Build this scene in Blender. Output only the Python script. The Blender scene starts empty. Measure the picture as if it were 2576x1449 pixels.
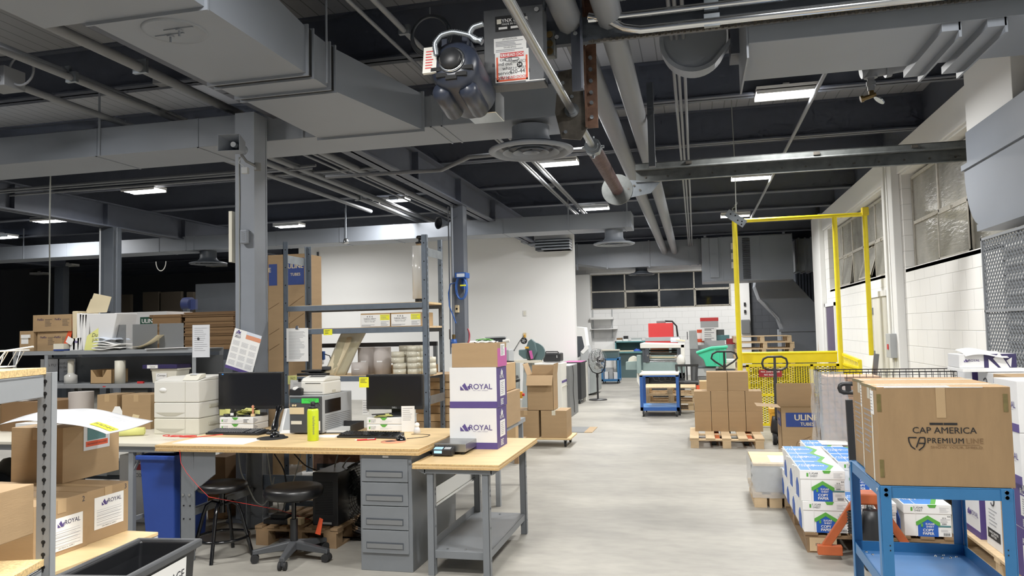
import bpy, bmesh, math, random
from mathutils import Vector, Matrix
random.seed(7)
PI = math.pi
C = bpy.context.scene.collection
# ---------------------------------------------------------------- camera (calibrated)
FOC, YAW, PIT, ROLL, EYE = 1924.8, .23395, .05611, -.0223, 1.52
def _basis():
    cy, sy, cp, sp = math.cos(YAW), math.sin(YAW), math.cos(PIT), math.sin(PIT)
    fw = Vector((-sy*cp, cy*cp, sp)); r0 = Vector((cy, sy, 0)); u0 = r0.cross(fw)
    c, s = math.cos(ROLL), math.sin(ROLL)
    return fw, r0*c+u0*s, u0*c-r0*s
FW, RT, UP = _basis()
def P(x, y, X=None, Y=None, Z=None):
    """world point seen in the photograph at (x, y) lying on the plane X=, Y= or Z="""
    d = FW + RT*((x-1288)/FOC) + UP*((724.5-y)/FOC)
    t = X/d.x if X is not None else Y/d.y if Y is not None else (Z-EYE)/d.z
    return Vector((d.x*t, d.y*t, EYE+d.z*t))
cam = bpy.data.cameras.new('camera'); co = bpy.data.objects.new('camera', cam); C.objects.link(co)
co.matrix_world = Matrix(((RT.x, UP.x, -FW.x, 0), (RT.y, UP.y, -FW.y, 0), (RT.z, UP.z, -FW.z, EYE), (0, 0, 0, 1)))
cam.sensor_width = 36; cam.lens = FOC/2576*36; cam.clip_start = .05
bpy.context.scene.camera = co
# ---------------------------------------------------------------- materials
MT = {}
def lin(c):
    if isinstance(c, str):
        c = tuple(int(c[i:i+2], 16)/255 for i in (0, 2, 4))
        c = tuple(v/12.92 if v <= .04045 else ((v+.055)/1.055)**2.4 for v in c)
    return c
def mat(name, col, rough=.6, metal=0., noise=0., nscale=8., bump=0., bscale=60., emit=0., alpha=1., trans=0., stretch=None, spec=None, coat=0.):
    if name in MT: return MT[name]
    m = bpy.data.materials.new(name); MT[name] = m; m.use_nodes = True
    nt = m.node_tree; b = nt.nodes['Principled BSDF']; col = lin(col)
    b.inputs['Base Color'].default_value = (*col, 1); b.inputs['Roughness'].default_value = rough
    b.inputs['Metallic'].default_value = metal
    if spec is not None: b.inputs['Specular IOR Level'].default_value = spec
    if coat: b.inputs['Coat Weight'].default_value = coat
    if alpha < 1: b.inputs['Alpha'].default_value = alpha
    if trans: b.inputs['Transmission Weight'].default_value = trans
    if emit:
        b.inputs['Emission Color'].default_value = (*col, 1); b.inputs['Emission Strength'].default_value = emit
    tc = None
    def coord(sc, st):
        nonlocal tc
        tc = tc or nt.nodes.new('ShaderNodeTexCoord')
        mp = nt.nodes.new('ShaderNodeMapping'); nt.links.new(tc.outputs['Object'], mp.inputs['Vector'])
        mp.inputs['Scale'].default_value = st or (1, 1, 1)
        n = nt.nodes.new('ShaderNodeTexNoise'); n.inputs['Scale'].default_value = sc; n.inputs['Detail'].default_value = 5
        nt.links.new(mp.outputs['Vector'], n.inputs['Vector']); return n
    if noise:
        n = coord(nscale, stretch); r = nt.nodes.new('ShaderNodeValToRGB')
        r.color_ramp.elements[0].position = .3; r.color_ramp.elements[1].position = .7
        r.color_ramp.elements[0].color = (*[v*(1-noise) for v in col], 1); r.color_ramp.elements[1].color = (*[min(1, v*(1+noise)) for v in col], 1)
        nt.links.new(n.outputs['Fac'], r.inputs['Fac']); nt.links.new(r.outputs['Color'], b.inputs['Base Color'])
    if bump:
        n = coord(bscale, stretch); bp = nt.nodes.new('ShaderNodeBump'); bp.inputs['Strength'].default_value = bump; bp.inputs['Distance'].default_value = .01
        nt.links.new(n.outputs['Fac'], bp.inputs['Height']); nt.links.new(bp.outputs['Normal'], b.inputs['Normal'])
    return m
def M(k): return MT[k]
mat('grey_paint', '7c828b', .55, noise=.06, nscale=3)
mat('duct_paint', '777d86', .5, noise=.05, nscale=1.5)
mat('shaded_paint', '444955', .6, noise=.05)  # ceiling paint darkened: shade on beam faces lit from behind is in the colour
mat('dark_steel', '3c4148', .5)
mat('pipe_paint', '6f7277', .55)
mat('shelf_grey', '8a8e92', .45, noise=.03)
mat('bench_grey', '6d7175', .45, noise=.03)
mat('slot_black', '0b0c0e', .8)
mat('rack_blue', '67727f', .45, metal=.25, noise=.08, nscale=20)
mat('galv', '8b9298', .38, metal=.8, noise=.12, nscale=15)
mat('galv_dark', '5d605f', .5, metal=.6, noise=.2, nscale=12)
mat('rust', '5b4133', .7, metal=.3, noise=.4, nscale=18)
mat('oil_steel', '4a4640', .5, metal=.5, noise=.35, nscale=14)
mat('chrome', 'c9ccce', .18, metal=1)
mat('steel', '9c9fa1', .3, metal=.9, noise=.08, nscale=6)
mat('white_paint', 'e8e8e6', .6)
mat('white_plastic', 'dcdad2', .45)
mat('cream_plastic', 'dcd8c8', .45)
mat('cream_shadow', 'b9b5a6', .5)
mat('paper', 'f0f0ee', .7)
mat('paper_blue', 'd3dcea', .7)
mat('film', 'd9dbe0', .3, coat=.2)
mat('ink', '3a3a40', .7); mat('ink_soft', '8f9096', .7); mat('ink_pale', 'c3c4c8', .7)
mat('black_plastic', '17181b', .45); mat('black_gloss', '0c0d10', .15); mat('black_matte', '141416', .75)
mat('screen_black', '121317', .28); mat('dark_grey_plastic', '3e4043', .5); mat('mid_grey_plastic', '6d6f70', .5)
mat('light_grey_plastic', 'a9acae', .5); mat('rubber', '1b1b1c', .8)
mat('cardboard', 'a38661', .75, noise=.05, nscale=4, bump=.05, bscale=30, stretch=(1, 1, 6))
mat('cardboard_light', 'b9986c', .75, noise=.05, nscale=4)
mat('cardboard_dark', '7a5c3c', .8, noise=.08, nscale=4)
mat('cardboard_in', '8d6d49', .8)
mat('tape_tan', 'b89a72', .3); mat('tape_clear', 'd2cdb9', .2, noise=.08, nscale=25, stretch=(1, 1, .1), coat=.4)
mat('ply', 'dcbd8a', .5, noise=.1, nscale=3, stretch=(1, 6, 1))
mat('ply_edge', 'c09c66', .7, noise=.25, nscale=90)
mat('chip', 'd6b57c', .75, noise=.35, nscale=120)
mat('pallet_wood', 'cdb18a', .8, noise=.15, nscale=6, stretch=(1, 5, 1))
mat('pallet_dark', '8a6f50', .85, noise=.2, nscale=6)
mat('laminate', 'd9d3c2', .45)
mat('purple', '4c3c7c', .6); mat('purple_dark', '2a2350', .5)
mat('royal_white', 'dedede', .65, noise=.03, nscale=3)
mat('blue_bin', '24459c', .5, noise=.06, nscale=5); mat('blue_bin_dark', '101c45', .6)
mat('cart_blue', '2a6ea6', .4, noise=.04, nscale=6); mat('cart_blue_top', '5087c4', .35, noise=.12, nscale=4)
mat('cart_navy', '1f4f96', .45)
mat('yellow_paint', 'f2dc1e', .4, noise=.04); mat('yellow_deep', 'd9bf12', .5)
mat('lime', 'c3d81c', .4); mat('lime_tab', 'f2f022', .6); mat('note_yellow', 'e5e58a', .7); mat('green_tab', '38d048', .6)
mat('orange', 'e0512a', .6); mat('jack_orange', 'b9582c', .5, noise=.12, nscale=10); mat('jack_yellow', 'e0a22a', .5)
mat('red', 'cf2f30', .5); mat('dark_red', '9c1f28', .5); mat('red_cable', 'd8322c', .5); mat('hose_red', '8c2532', .4)
mat('uline_blue', '1f3a80', .6); mat('uline_green', '1d4a3a', .6); mat('leaf_green', '55a63c', .6); mat('copy_blue', '1c56b4', .5)
mat('sky_blue', '3d86d8', .5); mat('teal', '4f8084', .5, noise=.05); mat('teal_dark', '274c50', .6); mat('mint', '37bf94', .45)
mat('machine_green', '7f9391', .5, noise=.06); mat('machine_grey', '9aa09f', .5, noise=.06); mat('machine_dark', '4f6668', .45)
mat('pink', 'c2579c', .6); mat('salmon', 'd98f6c', .6); mat('tube_card', 'b8b0ab', .7)
mat('wrap', 'e8eaeb', .12, alpha=.4, noise=0, bump=.8, bscale=12, coat=.5)
mat('wrap_dense', 'e6e4de', .2, alpha=.75, bump=.4, bscale=25, stretch=(1, 1, .05), coat=.5)
mat('poly_bag', 'b9b090', .2, alpha=.8, bump=.7, bscale=14, coat=.4)
mat('brass', '6b5836', .4, metal=.8); mat('copper_red', '5b4644', .5, metal=.4, noise=.3, nscale=30)
mat('seat_vinyl', '101012', .35); mat('cable_grey', '8d8f88', .6); mat('cable_black', '0e0e10', .6)
mat('lcd', '9fd0ea', .4, emit=.6); mat('tan_note', 'd8c49a', .7)
mat('motor_blue', '242a38', .35, noise=.1); mat('box_grey', '3b3e42', .5, noise=.08, nscale=30)
mat('lamp', 'ffffff', .5, emit=45); mat('lamp_off', 'c8c8c0', .5)
mat('door_purple', '4f4560', .55); mat('door_white', 'cfcdc4', .6)
mat('hose_blue', '1e4f9c', .4); mat('blonde', 'd8c9a6', .7)
# ---------------------------------------------------------------- mesh builder
class MB:
    def __init__(s): s.v = []; s.f = []; s.sm = []; s.mi = []; s.cur = 0
    def add(s, vs, fs, smooth=False):
        o = len(s.v); s.v += [tuple(v) for v in vs]
        for f in fs: s.f.append([o+i for i in f]); s.sm.append(smooth); s.mi.append(s.cur)
        return s
    def m(s, i): s.cur = i; return s
    def box(s, x0, x1, y0, y1, z0, z1):
        return s.hexa([(x0, y0, z0), (x1, y0, z0), (x1, y1, z0), (x0, y1, z0), (x0, y0, z1), (x1, y0, z1), (x1, y1, z1), (x0, y1, z1)])
    def hexa(s, p): return s.add(p, [(0, 3, 2, 1), (4, 5, 6, 7), (0, 1, 5, 4), (1, 2, 6, 5), (2, 3, 7, 6), (3, 0, 4, 7)])
    def ob(s, c, d, rz=0, rx=0, ry=0):
        R = Matrix.Rotation(rz, 3, 'Z') @ Matrix.Rotation(ry, 3, 'Y') @ Matrix.Rotation(rx, 3, 'X'); c = Vector(c)
        return s.hexa([c + R @ Vector((a*d[0]/2, b*d[1]/2, e*d[2]/2)) for e in (-1, 1) for a, b in ((-1, -1), (1, -1), (1, 1), (-1, 1))])
    def bar(s, a, b, w, h, up=(0, 0, 1)):
        a, b = Vector(a), Vector(b); d = (b-a).normalized(); u = Vector(up)
        if abs(d.dot(u)) > .99: u = Vector((0, 1, 0))
        r = d.cross(u).normalized(); u = r.cross(d)
        q = [(-w/2, -h/2), (w/2, -h/2), (w/2, h/2), (-w/2, h/2)]
        return s.add([a+r*x+u*z for x, z in q]+[b+r*x+u*z for x, z in q], [(3, 2, 1, 0), (4, 5, 6, 7), (0, 1, 5, 4), (1, 2, 6, 5), (2, 3, 7, 6), (3, 0, 4, 7)])
    def cyl(s, a, b, r, r2=None, n=16, cap=True):
        a, b = Vector(a), Vector(b); r2 = r if r2 is None else r2; d = (b-a).normalized()
        u = d.orthogonal().normalized(); w = d.cross(u)
        ring = [(math.cos(2*PI*i/n), math.sin(2*PI*i/n)) for i in range(n)]
        vs = [a+u*r*c+w*r*t for c, t in ring]+[b+u*r2*c+w*r2*t for c, t in ring]
        s.add(vs, [(i, (i+1) % n, n+(i+1) % n, n+i) for i in range(n)], True)
        if cap: s.add(vs, [tuple(range(n-1, -1, -1)), tuple(range(n, 2*n))])
        return s
    def tube(s, pts, r, n=8, closed=False):
        pts = [Vector(p) for p in pts]; k = len(pts); vs = []; u = None
        for i, p in enumerate(pts):
            a = pts[i-1] if (i or closed) else p; b = pts[(i+1) % k] if (i < k-1 or closed) else p
            d = (b-a).normalized()
            u = d.orthogonal().normalized() if u is None else (u-d*u.dot(d)).normalized()
            w = d.cross(u); rr = r[i] if isinstance(r, (list, tuple)) else r
            vs += [p+u*rr*math.cos(2*PI*j/n)+w*rr*math.sin(2*PI*j/n) for j in range(n)]
        fs = [(i*n+j, i*n+(j+1) % n, ((i+1) % k)*n+(j+1) % n, ((i+1) % k)*n+j) for i in range(k if closed else k-1) for j in range(n)]
        s.add(vs, fs, True)
        if not closed: s.add(vs, [tuple(range(n-1, -1, -1)), tuple(range((k-1)*n, k*n))])
        return s
    def lathe(s, prof, c=(0, 0, 0), n=32, ax='z', smooth=True):
        c = Vector(c); vs = []
        for r, h in prof:
            for j in range(n):
                a = 2*PI*j/n; x, y = r*math.cos(a), r*math.sin(a)
                vs.append(c+Vector((x, y, h) if ax == 'z' else (x, h, y) if ax == 'y' else (h, x, y)))
        return s.add(vs, [(i*n+j, i*n+(j+1) % n, (i+1)*n+(j+1) % n, (i+1)*n+j) for i in range(len(prof)-1) for j in range(n)], smooth)
    def prism(s, poly, a, b, ax='y'):
        n = len(poly)
        def w(p, t): return (p[0], t, p[1]) if ax == 'y' else (t, p[0], p[1]) if ax == 'x' else (p[0], p[1], t)
        return s.add([w(p, a) for p in poly]+[w(p, b) for p in poly], [tuple(range(n-1, -1, -1)), tuple(range(n, 2*n))]+[(i, (i+1) % n, n+(i+1) % n, n+i) for i in range(n)])
    def quad(s, *p): return s.add(p, [tuple(range(len(p)))])
    def sphere(s, c, r, n=16, sc=(1, 1, 1)):
        k = n//2
        return s.lathe_sc([(r*math.sin(PI*i/k), -r*math.cos(PI*i/k)) for i in range(k+1)], c, n, sc)
    def lathe_sc(s, prof, c, n, sc):
        c = Vector(c); vs = [c+Vector((r*math.cos(2*PI*j/n)*sc[0], r*math.sin(2*PI*j/n)*sc[1], h*sc[2])) for r, h in prof for j in range(n)]
        return s.add(vs, [(i*n+j, i*n+(j+1) % n, (i+1)*n+(j+1) % n, (i+1)*n+j) for i in range(len(prof)-1) for j in range(n)], True)
    def grid(s, fn, nu, nv, smooth=True):
        return s.add([fn(i/nu, j/nv) for i in range(nu+1) for j in range(nv+1)], [(i*(nv+1)+j, (i+1)*(nv+1)+j, (i+1)*(nv+1)+j+1, i*(nv+1)+j+1) for i in range(nu) for j in range(nv)], smooth)
    def build(s, name, mt, parent=None, bevel=0., seg=2, solid=0.):
        me = bpy.data.meshes.new(name); me.from_pydata(s.v, [], s.f)
        for q in (mt if isinstance(mt, (list, tuple)) else [mt]): me.materials.append(MT[q])
        me.polygons.foreach_set('use_smooth', s.sm); me.polygons.foreach_set('material_index', s.mi)
        bm = bmesh.new(); bm.from_mesh(me); bmesh.ops.recalc_face_normals(bm, faces=bm.faces); bm.to_mesh(me); bm.free()
        me.update(); o = bpy.data.objects.new(name, me); C.objects.link(o)
        if parent is not None: o.parent = parent
        if solid: k = o.modifiers.new('solid', 'SOLIDIFY'); k.thickness = solid; k.offset = 0
        if bevel: k = o.modifiers.new('bevel', 'BEVEL'); k.width = bevel; k.segments = seg; k.limit_method = 'ANGLE'; k.angle_limit = .6
        return o
def tag(o, label, cat, group=None, kind=None):
    o['label'] = label; o['category'] = cat
    if group: o['group'] = group
    if kind: o['kind'] = kind
    return o
def T(name, label, cat, loc=(0, 0, 0), rz=0, group=None, rx=0, ry=0):
    o = bpy.data.objects.new(name, None); o.empty_display_size = .1; C.objects.link(o); o.location = loc; o.rotation_euler = (rx, ry, rz)
    return tag(o, label, cat, group)
def place(o, loc, rz=0): o.location = loc; o.rotation_euler = (0, 0, rz); return o
def struct(o, label=None, cat='structure'):
    o['kind'] = 'structure'
    if label: o['label'] = label; o['category'] = cat
    return o
def dup(root, loc=None, rz=None, label=None, group=None):
    def cp(o, par):
        c = o.copy(); C.objects.link(c); c.parent = par
        for ch in list(o.children): cp(ch, c)
        return c
    r = cp(root, root.parent)
    if loc is not None: r.location = loc
    if rz is not None: r.rotation_euler = (0, 0, rz)
    if label: r['label'] = label
    if group: r['group'] = group
    return r
# text and flat marks laid on faces: face 'f' looks to -Y, 'r' to +X, 'l' to -X, 't' up, 'b' down
ROT = {'f': (PI/2, 0, 0), 'r': (PI/2, 0, PI/2), 'l': (PI/2, 0, -PI/2), 't': (0, 0, 0), 'k': (PI/2, 0, PI)}
def on(face, u, v, off):
    return {'f': (u, off, v), 'k': (-u, off, v), 'r': (off, u, v), 'l': (off, -u, v), 't': (u, v, off)}[face]
def text(s, size, mt, parent, face, u, v, off, bold=0., align='CENTER', name='lettering', sx=1., rot=0., shear=0., sp=1., ls=1.):
    cu = bpy.data.curves.new(name, 'FONT'); cu.body = s; cu.size = size; cu.align_x = align; cu.align_y = 'CENTER'
    cu.offset = 0; cu.shear = shear; cu.space_character = sp; cu.space_line = ls; cu.resolution_u = 3
    t = bpy.data.objects.new('tmp', cu); C.objects.link(t)
    dg = bpy.context.evaluated_depsgraph_get(); me = bpy.data.meshes.new_from_object(t.evaluated_get(dg))
    bpy.data.objects.remove(t); me.materials.clear(); me.materials.append(MT[mt])
    for v_ in me.vertices: v_.co.x *= sx
    if bold:
        e = bold*size*.6; vv = [v.co.copy() for v in me.vertices]; ff = [tuple(p.vertices) for p in me.polygons]; nv = []; nf = []
        for k, (dx, dy) in enumerate(((0, 0), (e, 0), (-e, 0), (0, e*.7))): nv += [(v.x+dx, v.y+dy, v.z+k*1e-5) for v in vv]; nf += [tuple(i+k*len(vv) for i in f) for f in ff]
        me = bpy.data.meshes.new(name); me.from_pydata(nv, [], nf); me.materials.append(MT[mt])
    o = bpy.data.objects.new(name, me); C.objects.link(o); o.parent = parent
    o.location = on(face, u, v, off); o.rotation_euler = ROT[face]
    if rot: o.rotation_euler = (Matrix.Rotation(ROT[face][2], 3, 'Z') @ Matrix.Rotation(ROT[face][0], 3, 'X') @ Matrix.Rotation(rot, 3, 'Z')).to_euler()
    return o
def card(parent, face, u0, u1, v0, v1, off, mt, name='panel', t=.0015, label=None):
    """thin slab lying on a face"""
    m = MB(); um, vm = (u0+u1)/2, (v0+v1)/2; w, h = abs(u1-u0), abs(v1-v0)
    d = {'f': (w, t, h), 'k': (w, t, h), 'r': (t, w, h), 'l': (t, w, h), 't': (w, h, t)}[face]
    m.ob((0, 0, 0), d); o = m.build(name, mt, parent); o.location = on(face, um, vm, off)
    if label: o['label'] = label
    return o
def lines(parent, face, u0, u1, v0, v1, off, mt='ink_pale', n=8, h=.003, name='print', seed=1, ragged=.4, t=.0006):
    rnd = random.Random(seed); m = MB()
    for i in range(n):
        v = v1-(i+.5)*(v1-v0)/n; w = (u1-u0)*(1-rnd.random()*ragged)
        a, b = on(face, u0, v, 0), on(face, u0+w, v, 0)
        d = {'f': (w, t, h), 'k': (w, t, h), 'r': (t, w, h), 'l': (t, w, h), 't': (w, h, t)}[face]
        m.ob([(p+q)/2 for p, q in zip(a, b)], d)
    o = m.build(name, mt, parent); o.location = {'f': (0, off, 0), 'k': (0, off, 0), 'r': (off, 0, 0), 'l': (off, 0, 0), 't': (0, 0, off)}[face]
    return o
# ================================================================ SETTING
def nodemat(name, fn):
    m = bpy.data.materials.new(name); MT[name] = m; m.use_nodes = True; nt = m.node_tree
    fn(nt, nt.nodes['Principled BSDF']); return m
def concrete(nt, b):
    tc = nt.nodes.new('ShaderNodeTexCoord'); L = nt.links.new
    mp = nt.nodes.new('ShaderNodeMapping'); L(tc.outputs['Object'], mp.inputs['Vector']); mp.inputs['Scale'].default_value = (.7, 1.5, 1)
    n1 = nt.nodes.new('ShaderNodeTexNoise'); n1.inputs['Scale'].default_value = .9; n1.inputs['Detail'].default_value = 7; n1.inputs['Roughness'].default_value = .62
    n2 = nt.nodes.new('ShaderNodeTexNoise'); n2.inputs['Scale'].default_value = 9; n2.inputs['Detail'].default_value = 6
    L(mp.outputs['Vector'], n1.inputs['Vector']); L(mp.outputs['Vector'], n2.inputs['Vector'])
    r = nt.nodes.new('ShaderNodeValToRGB'); e = r.color_ramp.elements
    e[0].position = .28; e[0].color = (*lin('807d76'), 1); e[1].position = .72; e[1].color = (*lin('a9a59b'), 1)
    mx = nt.nodes.new('ShaderNodeMix'); mx.data_type = 'RGBA'; mx.blend_type = 'MULTIPLY'; mx.inputs[0].default_value = .35
    r2 = nt.nodes.new('ShaderNodeValToRGB'); r2.color_ramp.elements[0].position = .35; r2.color_ramp.elements[0].color = (.66, .66, .66, 1); r2.color_ramp.elements[1].position = .6
    L(n1.outputs['Fac'], r.inputs['Fac']); L(n2.outputs['Fac'], r2.inputs['Fac'])
    L(r.outputs['Color'], mx.inputs[6]); L(r2.outputs['Color'], mx.inputs[7]); L(mx.outputs[2], b.inputs['Base Color'])
    rr = nt.nodes.new('ShaderNodeMapRange'); rr.inputs[3].default_value = .38; rr.inputs[4].default_value = .62
    L(n1.outputs['Fac'], rr.inputs[0]); L(rr.outputs[0], b.inputs['Roughness'])
nodemat('concrete', concrete)
def block(col, ax, dark=.8):
    def f(nt, b):
        L = nt.links.new; tc = nt.nodes.new('ShaderNodeTexCoord'); sp = nt.nodes.new('ShaderNodeSeparateXYZ'); cb = nt.nodes.new('ShaderNodeCombineXYZ')
        L(tc.outputs['Object'], sp.inputs[0]); L(sp.outputs[0 if ax == 'x' else 1], cb.inputs[0]); L(sp.outputs[2], cb.inputs[1])
        br = nt.nodes.new('ShaderNodeTexBrick'); L(cb.outputs[0], br.inputs['Vector'])
        br.inputs['Scale'].default_value = 1; br.inputs['Brick Width'].default_value = .406; br.inputs['Row Height'].default_value = .203
        br.inputs['Mortar Size'].default_value = .006; br.inputs['Mortar Smooth'].default_value = .6
        c = lin(col); br.inputs['Color1'].default_value = (*c, 1); br.inputs['Color2'].default_value = (*c, 1); br.inputs['Mortar'].default_value = (*[v*dark for v in c], 1)
        L(br.outputs['Color'], b.inputs['Base Color'])
        bp = nt.nodes.new('ShaderNodeBump'); bp.inputs['Strength'].default_value = .5; bp.inputs['Distance'].default_value = .01; bp.invert = True
        L(br.outputs['Fac'], bp.inputs['Height']); L(bp.outputs['Normal'], b.inputs['Normal']); b.inputs['Roughness'].default_value = .55
    return f
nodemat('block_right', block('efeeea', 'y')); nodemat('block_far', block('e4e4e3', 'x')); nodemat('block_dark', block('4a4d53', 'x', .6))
def deck(nt, b):
    L = nt.links.new; tc = nt.nodes.new('ShaderNodeTexCoord'); sp = nt.nodes.new('ShaderNodeSeparateXYZ'); L(tc.outputs['Object'], sp.inputs[0])
    m1 = nt.nodes.new('ShaderNodeMath'); m1.operation = 'DIVIDE'; m1.inputs[1].default_value = .145; L(sp.outputs[0], m1.inputs[0])
    m2 = nt.nodes.new('ShaderNodeMath'); m2.operation = 'FRACT'; L(m1.outputs[0], m2.inputs[0])
    r = nt.nodes.new('ShaderNodeValToRGB'); e = r.color_ramp.elements; e[0].position = .0; e[0].color = (*lin('2a2b2e'), 1); e[1].position = .09; e[1].color = (*lin('808287'), 1)
    L(m2.outputs[0], r.inputs['Fac']); L(r.outputs['Color'], b.inputs['Base Color']); b.inputs['Roughness'].default_value = .7
nodemat('deck_boards', deck)
def wired(nt, b):  # grimy patterned glass
    L = nt.links.new; tc = nt.nodes.new('ShaderNodeTexCoord'); n = nt.nodes.new('ShaderNodeTexNoise'); n.inputs['Scale'].default_value = 2.2; n.inputs['Detail'].default_value = 4
    L(tc.outputs['Object'], n.inputs['Vector']); r = nt.nodes.new('ShaderNodeValToRGB'); e = r.color_ramp.elements
    e[0].position = .3; e[0].color = (*lin('747269'), 1); e[1].position = .75; e[1].color = (*lin('a5a39a'), 1)
    L(n.outputs['Fac'], r.inputs['Fac']); L(r.outputs['Color'], b.inputs['Base Color']); b.inputs['Roughness'].default_value = .22
    n2 = nt.nodes.new('ShaderNodeTexNoise'); n2.inputs['Scale'].default_value = 12; mp = nt.nodes.new('ShaderNodeMapping'); mp.inputs['Scale'].default_value = (1, .6, 2.5)
    L(tc.outputs['Object'], mp.inputs['Vector']); L(mp.outputs['Vector'], n2.inputs['Vector'])
    bp = nt.nodes.new('ShaderNodeBump'); bp.inputs['Strength'].default_value = .25; bp.inputs['Distance'].default_value = .02; L(n2.outputs['Fac'], bp.inputs['Height']); L(bp.outputs['Normal'], b.inputs['Normal'])
nodemat('grimy_glass', wired)
mat('night_glass', '2a2d31', .08, noise=.15, nscale=2); mat('night_black', '050608', .06); mat('sash_steel', 'aca79b', .45, metal=.3, noise=.2, nscale=20)
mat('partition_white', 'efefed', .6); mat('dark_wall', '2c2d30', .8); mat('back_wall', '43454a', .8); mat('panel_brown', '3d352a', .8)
XR, YC, YF, YP = 2.66, 17.9, 25.0, 16.6
ZB, ZD = 3.82, 4.25        # beam underside, deck
WZ0, WZ1 = 2.2, 3.37
struct(MB().box(-22, 6, -4, 26, -.1, 0).build('floor', 'concrete'))
struct(MB().box(-22, 6, -4, 26, ZD, ZD+.1).build('ceiling', 'deck_boards'))
# right wall: full height piers, low wall under the windows and lintel band above them
m = MB(); m.box(XR, XR+.3, -4, YC, 0, WZ0); m.box(XR, XR+.3, -4, YC, WZ1+.06, ZB)
for a, b in ((-4, 5.2), (10.75, 11.85), (16.45, YC)): m.box(XR, XR+.3, a, b, WZ0, WZ1+.06)
struct(m.build('wall_right', 'block_right'))
m = MB(); m.box(XR-.1, XR, 10.85, 11.4, 0, ZB); m.box(XR-.1, XR, 16.9, YC, 0, ZB); m.box(XR-.03, XR, 5.2, YC, 3.46, ZB)
struct(m.build('trim_1', 'white_paint', bevel=.01))
struct(MB().box(XR+.05, XR+.3, -4, YC, ZB, ZD).build('wall_right_upper', 'shaded_paint'))
m = MB(); m.box(-3.9, 1.3, YF, YF+.3, 0, 2.15); m.box(-3.9, 1.3, YF, YF+.3, 3.32, ZD); m.box(-3.9, -3.32, YF, YF+.3, 2.15, 3.32); m.box(1.12, 1.3, YF, YF+.3, 2.15, 3.32); m.box(1.3, 1.66, YF, YF+.3, 0, ZD)
struct(m.build('wall_far', 'block_far'))
struct(MB().box(1.27, 1.66, YF-.25, YF+.3, 0, 3.4).build('column', 'white_paint', bevel=.01))
struct(MB().box(-3.9, -3.3, YF-.3, YF, 0, 3.3).build('column', 'white_paint', bevel=.01))
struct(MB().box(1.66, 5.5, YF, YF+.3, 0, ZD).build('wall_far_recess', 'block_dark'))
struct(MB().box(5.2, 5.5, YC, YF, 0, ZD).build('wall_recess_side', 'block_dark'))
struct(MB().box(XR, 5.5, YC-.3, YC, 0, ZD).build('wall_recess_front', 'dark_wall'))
m = MB(); m.box(-9.2, -2.56, YP, YP+.15, 0, 3.62); struct(m.build('wall_partition', 'partition_white'))
m = MB(); m.box(-2.56, -2.545, YP, YP+.15, 0, 3.62); struct(m.build('trim_2', 'white_paint'))
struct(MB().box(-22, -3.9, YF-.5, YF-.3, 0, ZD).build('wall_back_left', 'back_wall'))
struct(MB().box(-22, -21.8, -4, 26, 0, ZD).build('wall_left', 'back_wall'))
# blinds-like dark panels on the unlit back wall and one pale partition end
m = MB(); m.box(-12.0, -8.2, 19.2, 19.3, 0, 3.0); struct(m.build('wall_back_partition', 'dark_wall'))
p = P(492, 715, Y=18); q = P(592, 880, Y=18)
struct(MB().box(p.x, -9.0, 18, 18.1, 0, p.z).build('wall_back_pale', 'grey_paint'))
for (x0, y0, x1, y1) in ((286, 742, 330, 830), (360, 735, 400, 782), (405, 735, 457, 800), (470, 735, 488, 800)):
    a, b = P(x0, y0, Y=19.1), P(x1, y1, Y=19.1)
    o = MB().box(a.x, b.x, 19.08, 19.18, b.z, a.z).build('window_blind', 'panel_brown', bevel=.01); struct(o)
# beams across (X), girders along the column lines, columns
def ibeam_x(x0, x1, y, z0, z1, w=.16, name='beam', mt='shaded_paint'):
    m = MB(); m.box(x0, x1, y-.012, y+.012, z0, z1); m.box(x0, x1, y-w/2, y+w/2, z0, z0+.016); m.box(x0, x1, y-w/2, y+w/2, z1-.016, z1)
    return struct(m.build(name, [mt]))
for k in range(-5, 9):
    y = 7.92+1.98*k
    ibeam_x(-21.8, XR+.05 if y < YC-.2 else 5.2, y, ZB, ZD)
for x in (-3.42, -9.6, -15.8):
    m = MB(); z0, z1 = 3.42, ZB; m.box(x-.015, x+.015, -4, 16.5, z0, z1); m.box(x-.11, x+.11, -4, 16.5, z0, z0+.02); m.box(x-.11, x+.11, -4, 16.5, z1-.02, z1)
    for yy in (1, 3, 5.2, 7.2, 9.0, 10.8, 12.8): m.box(x-.1, x+.1, yy, yy+.012, z0, z1)
    struct(m.build('girder', 'shaded_paint'))
def column(x, y, w=.18, d=.2, mt='grey_paint'):
    m = MB(); m.box(x-w/2, x+w/2, y, y+.016, 0, 3.42); m.box(x-w/2, x+w/2, y+d-.016, y+d, 0, 3.42)
    m.box(x-w/2+.004, x+w/2-.004, y+.01, y+d-.01, 0, 3.42)
    m.box(x-w/2-.06, x+w/2+.06, y-.05, y+d+.05, 0, .02)
    return struct(m.build('column', mt))
CX = (P(592, 600, Y=5.70).x+P(640, 600, Y=5.70).x)/2; CW = P(640, 600, Y=5.70).x-P(592, 600, Y=5.70).x; column(CX, 5.70, CW, .2); mat('column_dark', '5a5f68', .55); column(-3.42, 10.9, mt='column_dark'); column(-9.6, 10.9, .24, .2, 'dark_steel'); column(-15.8, 16.3, .26, .2, 'dark_steel')
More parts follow.
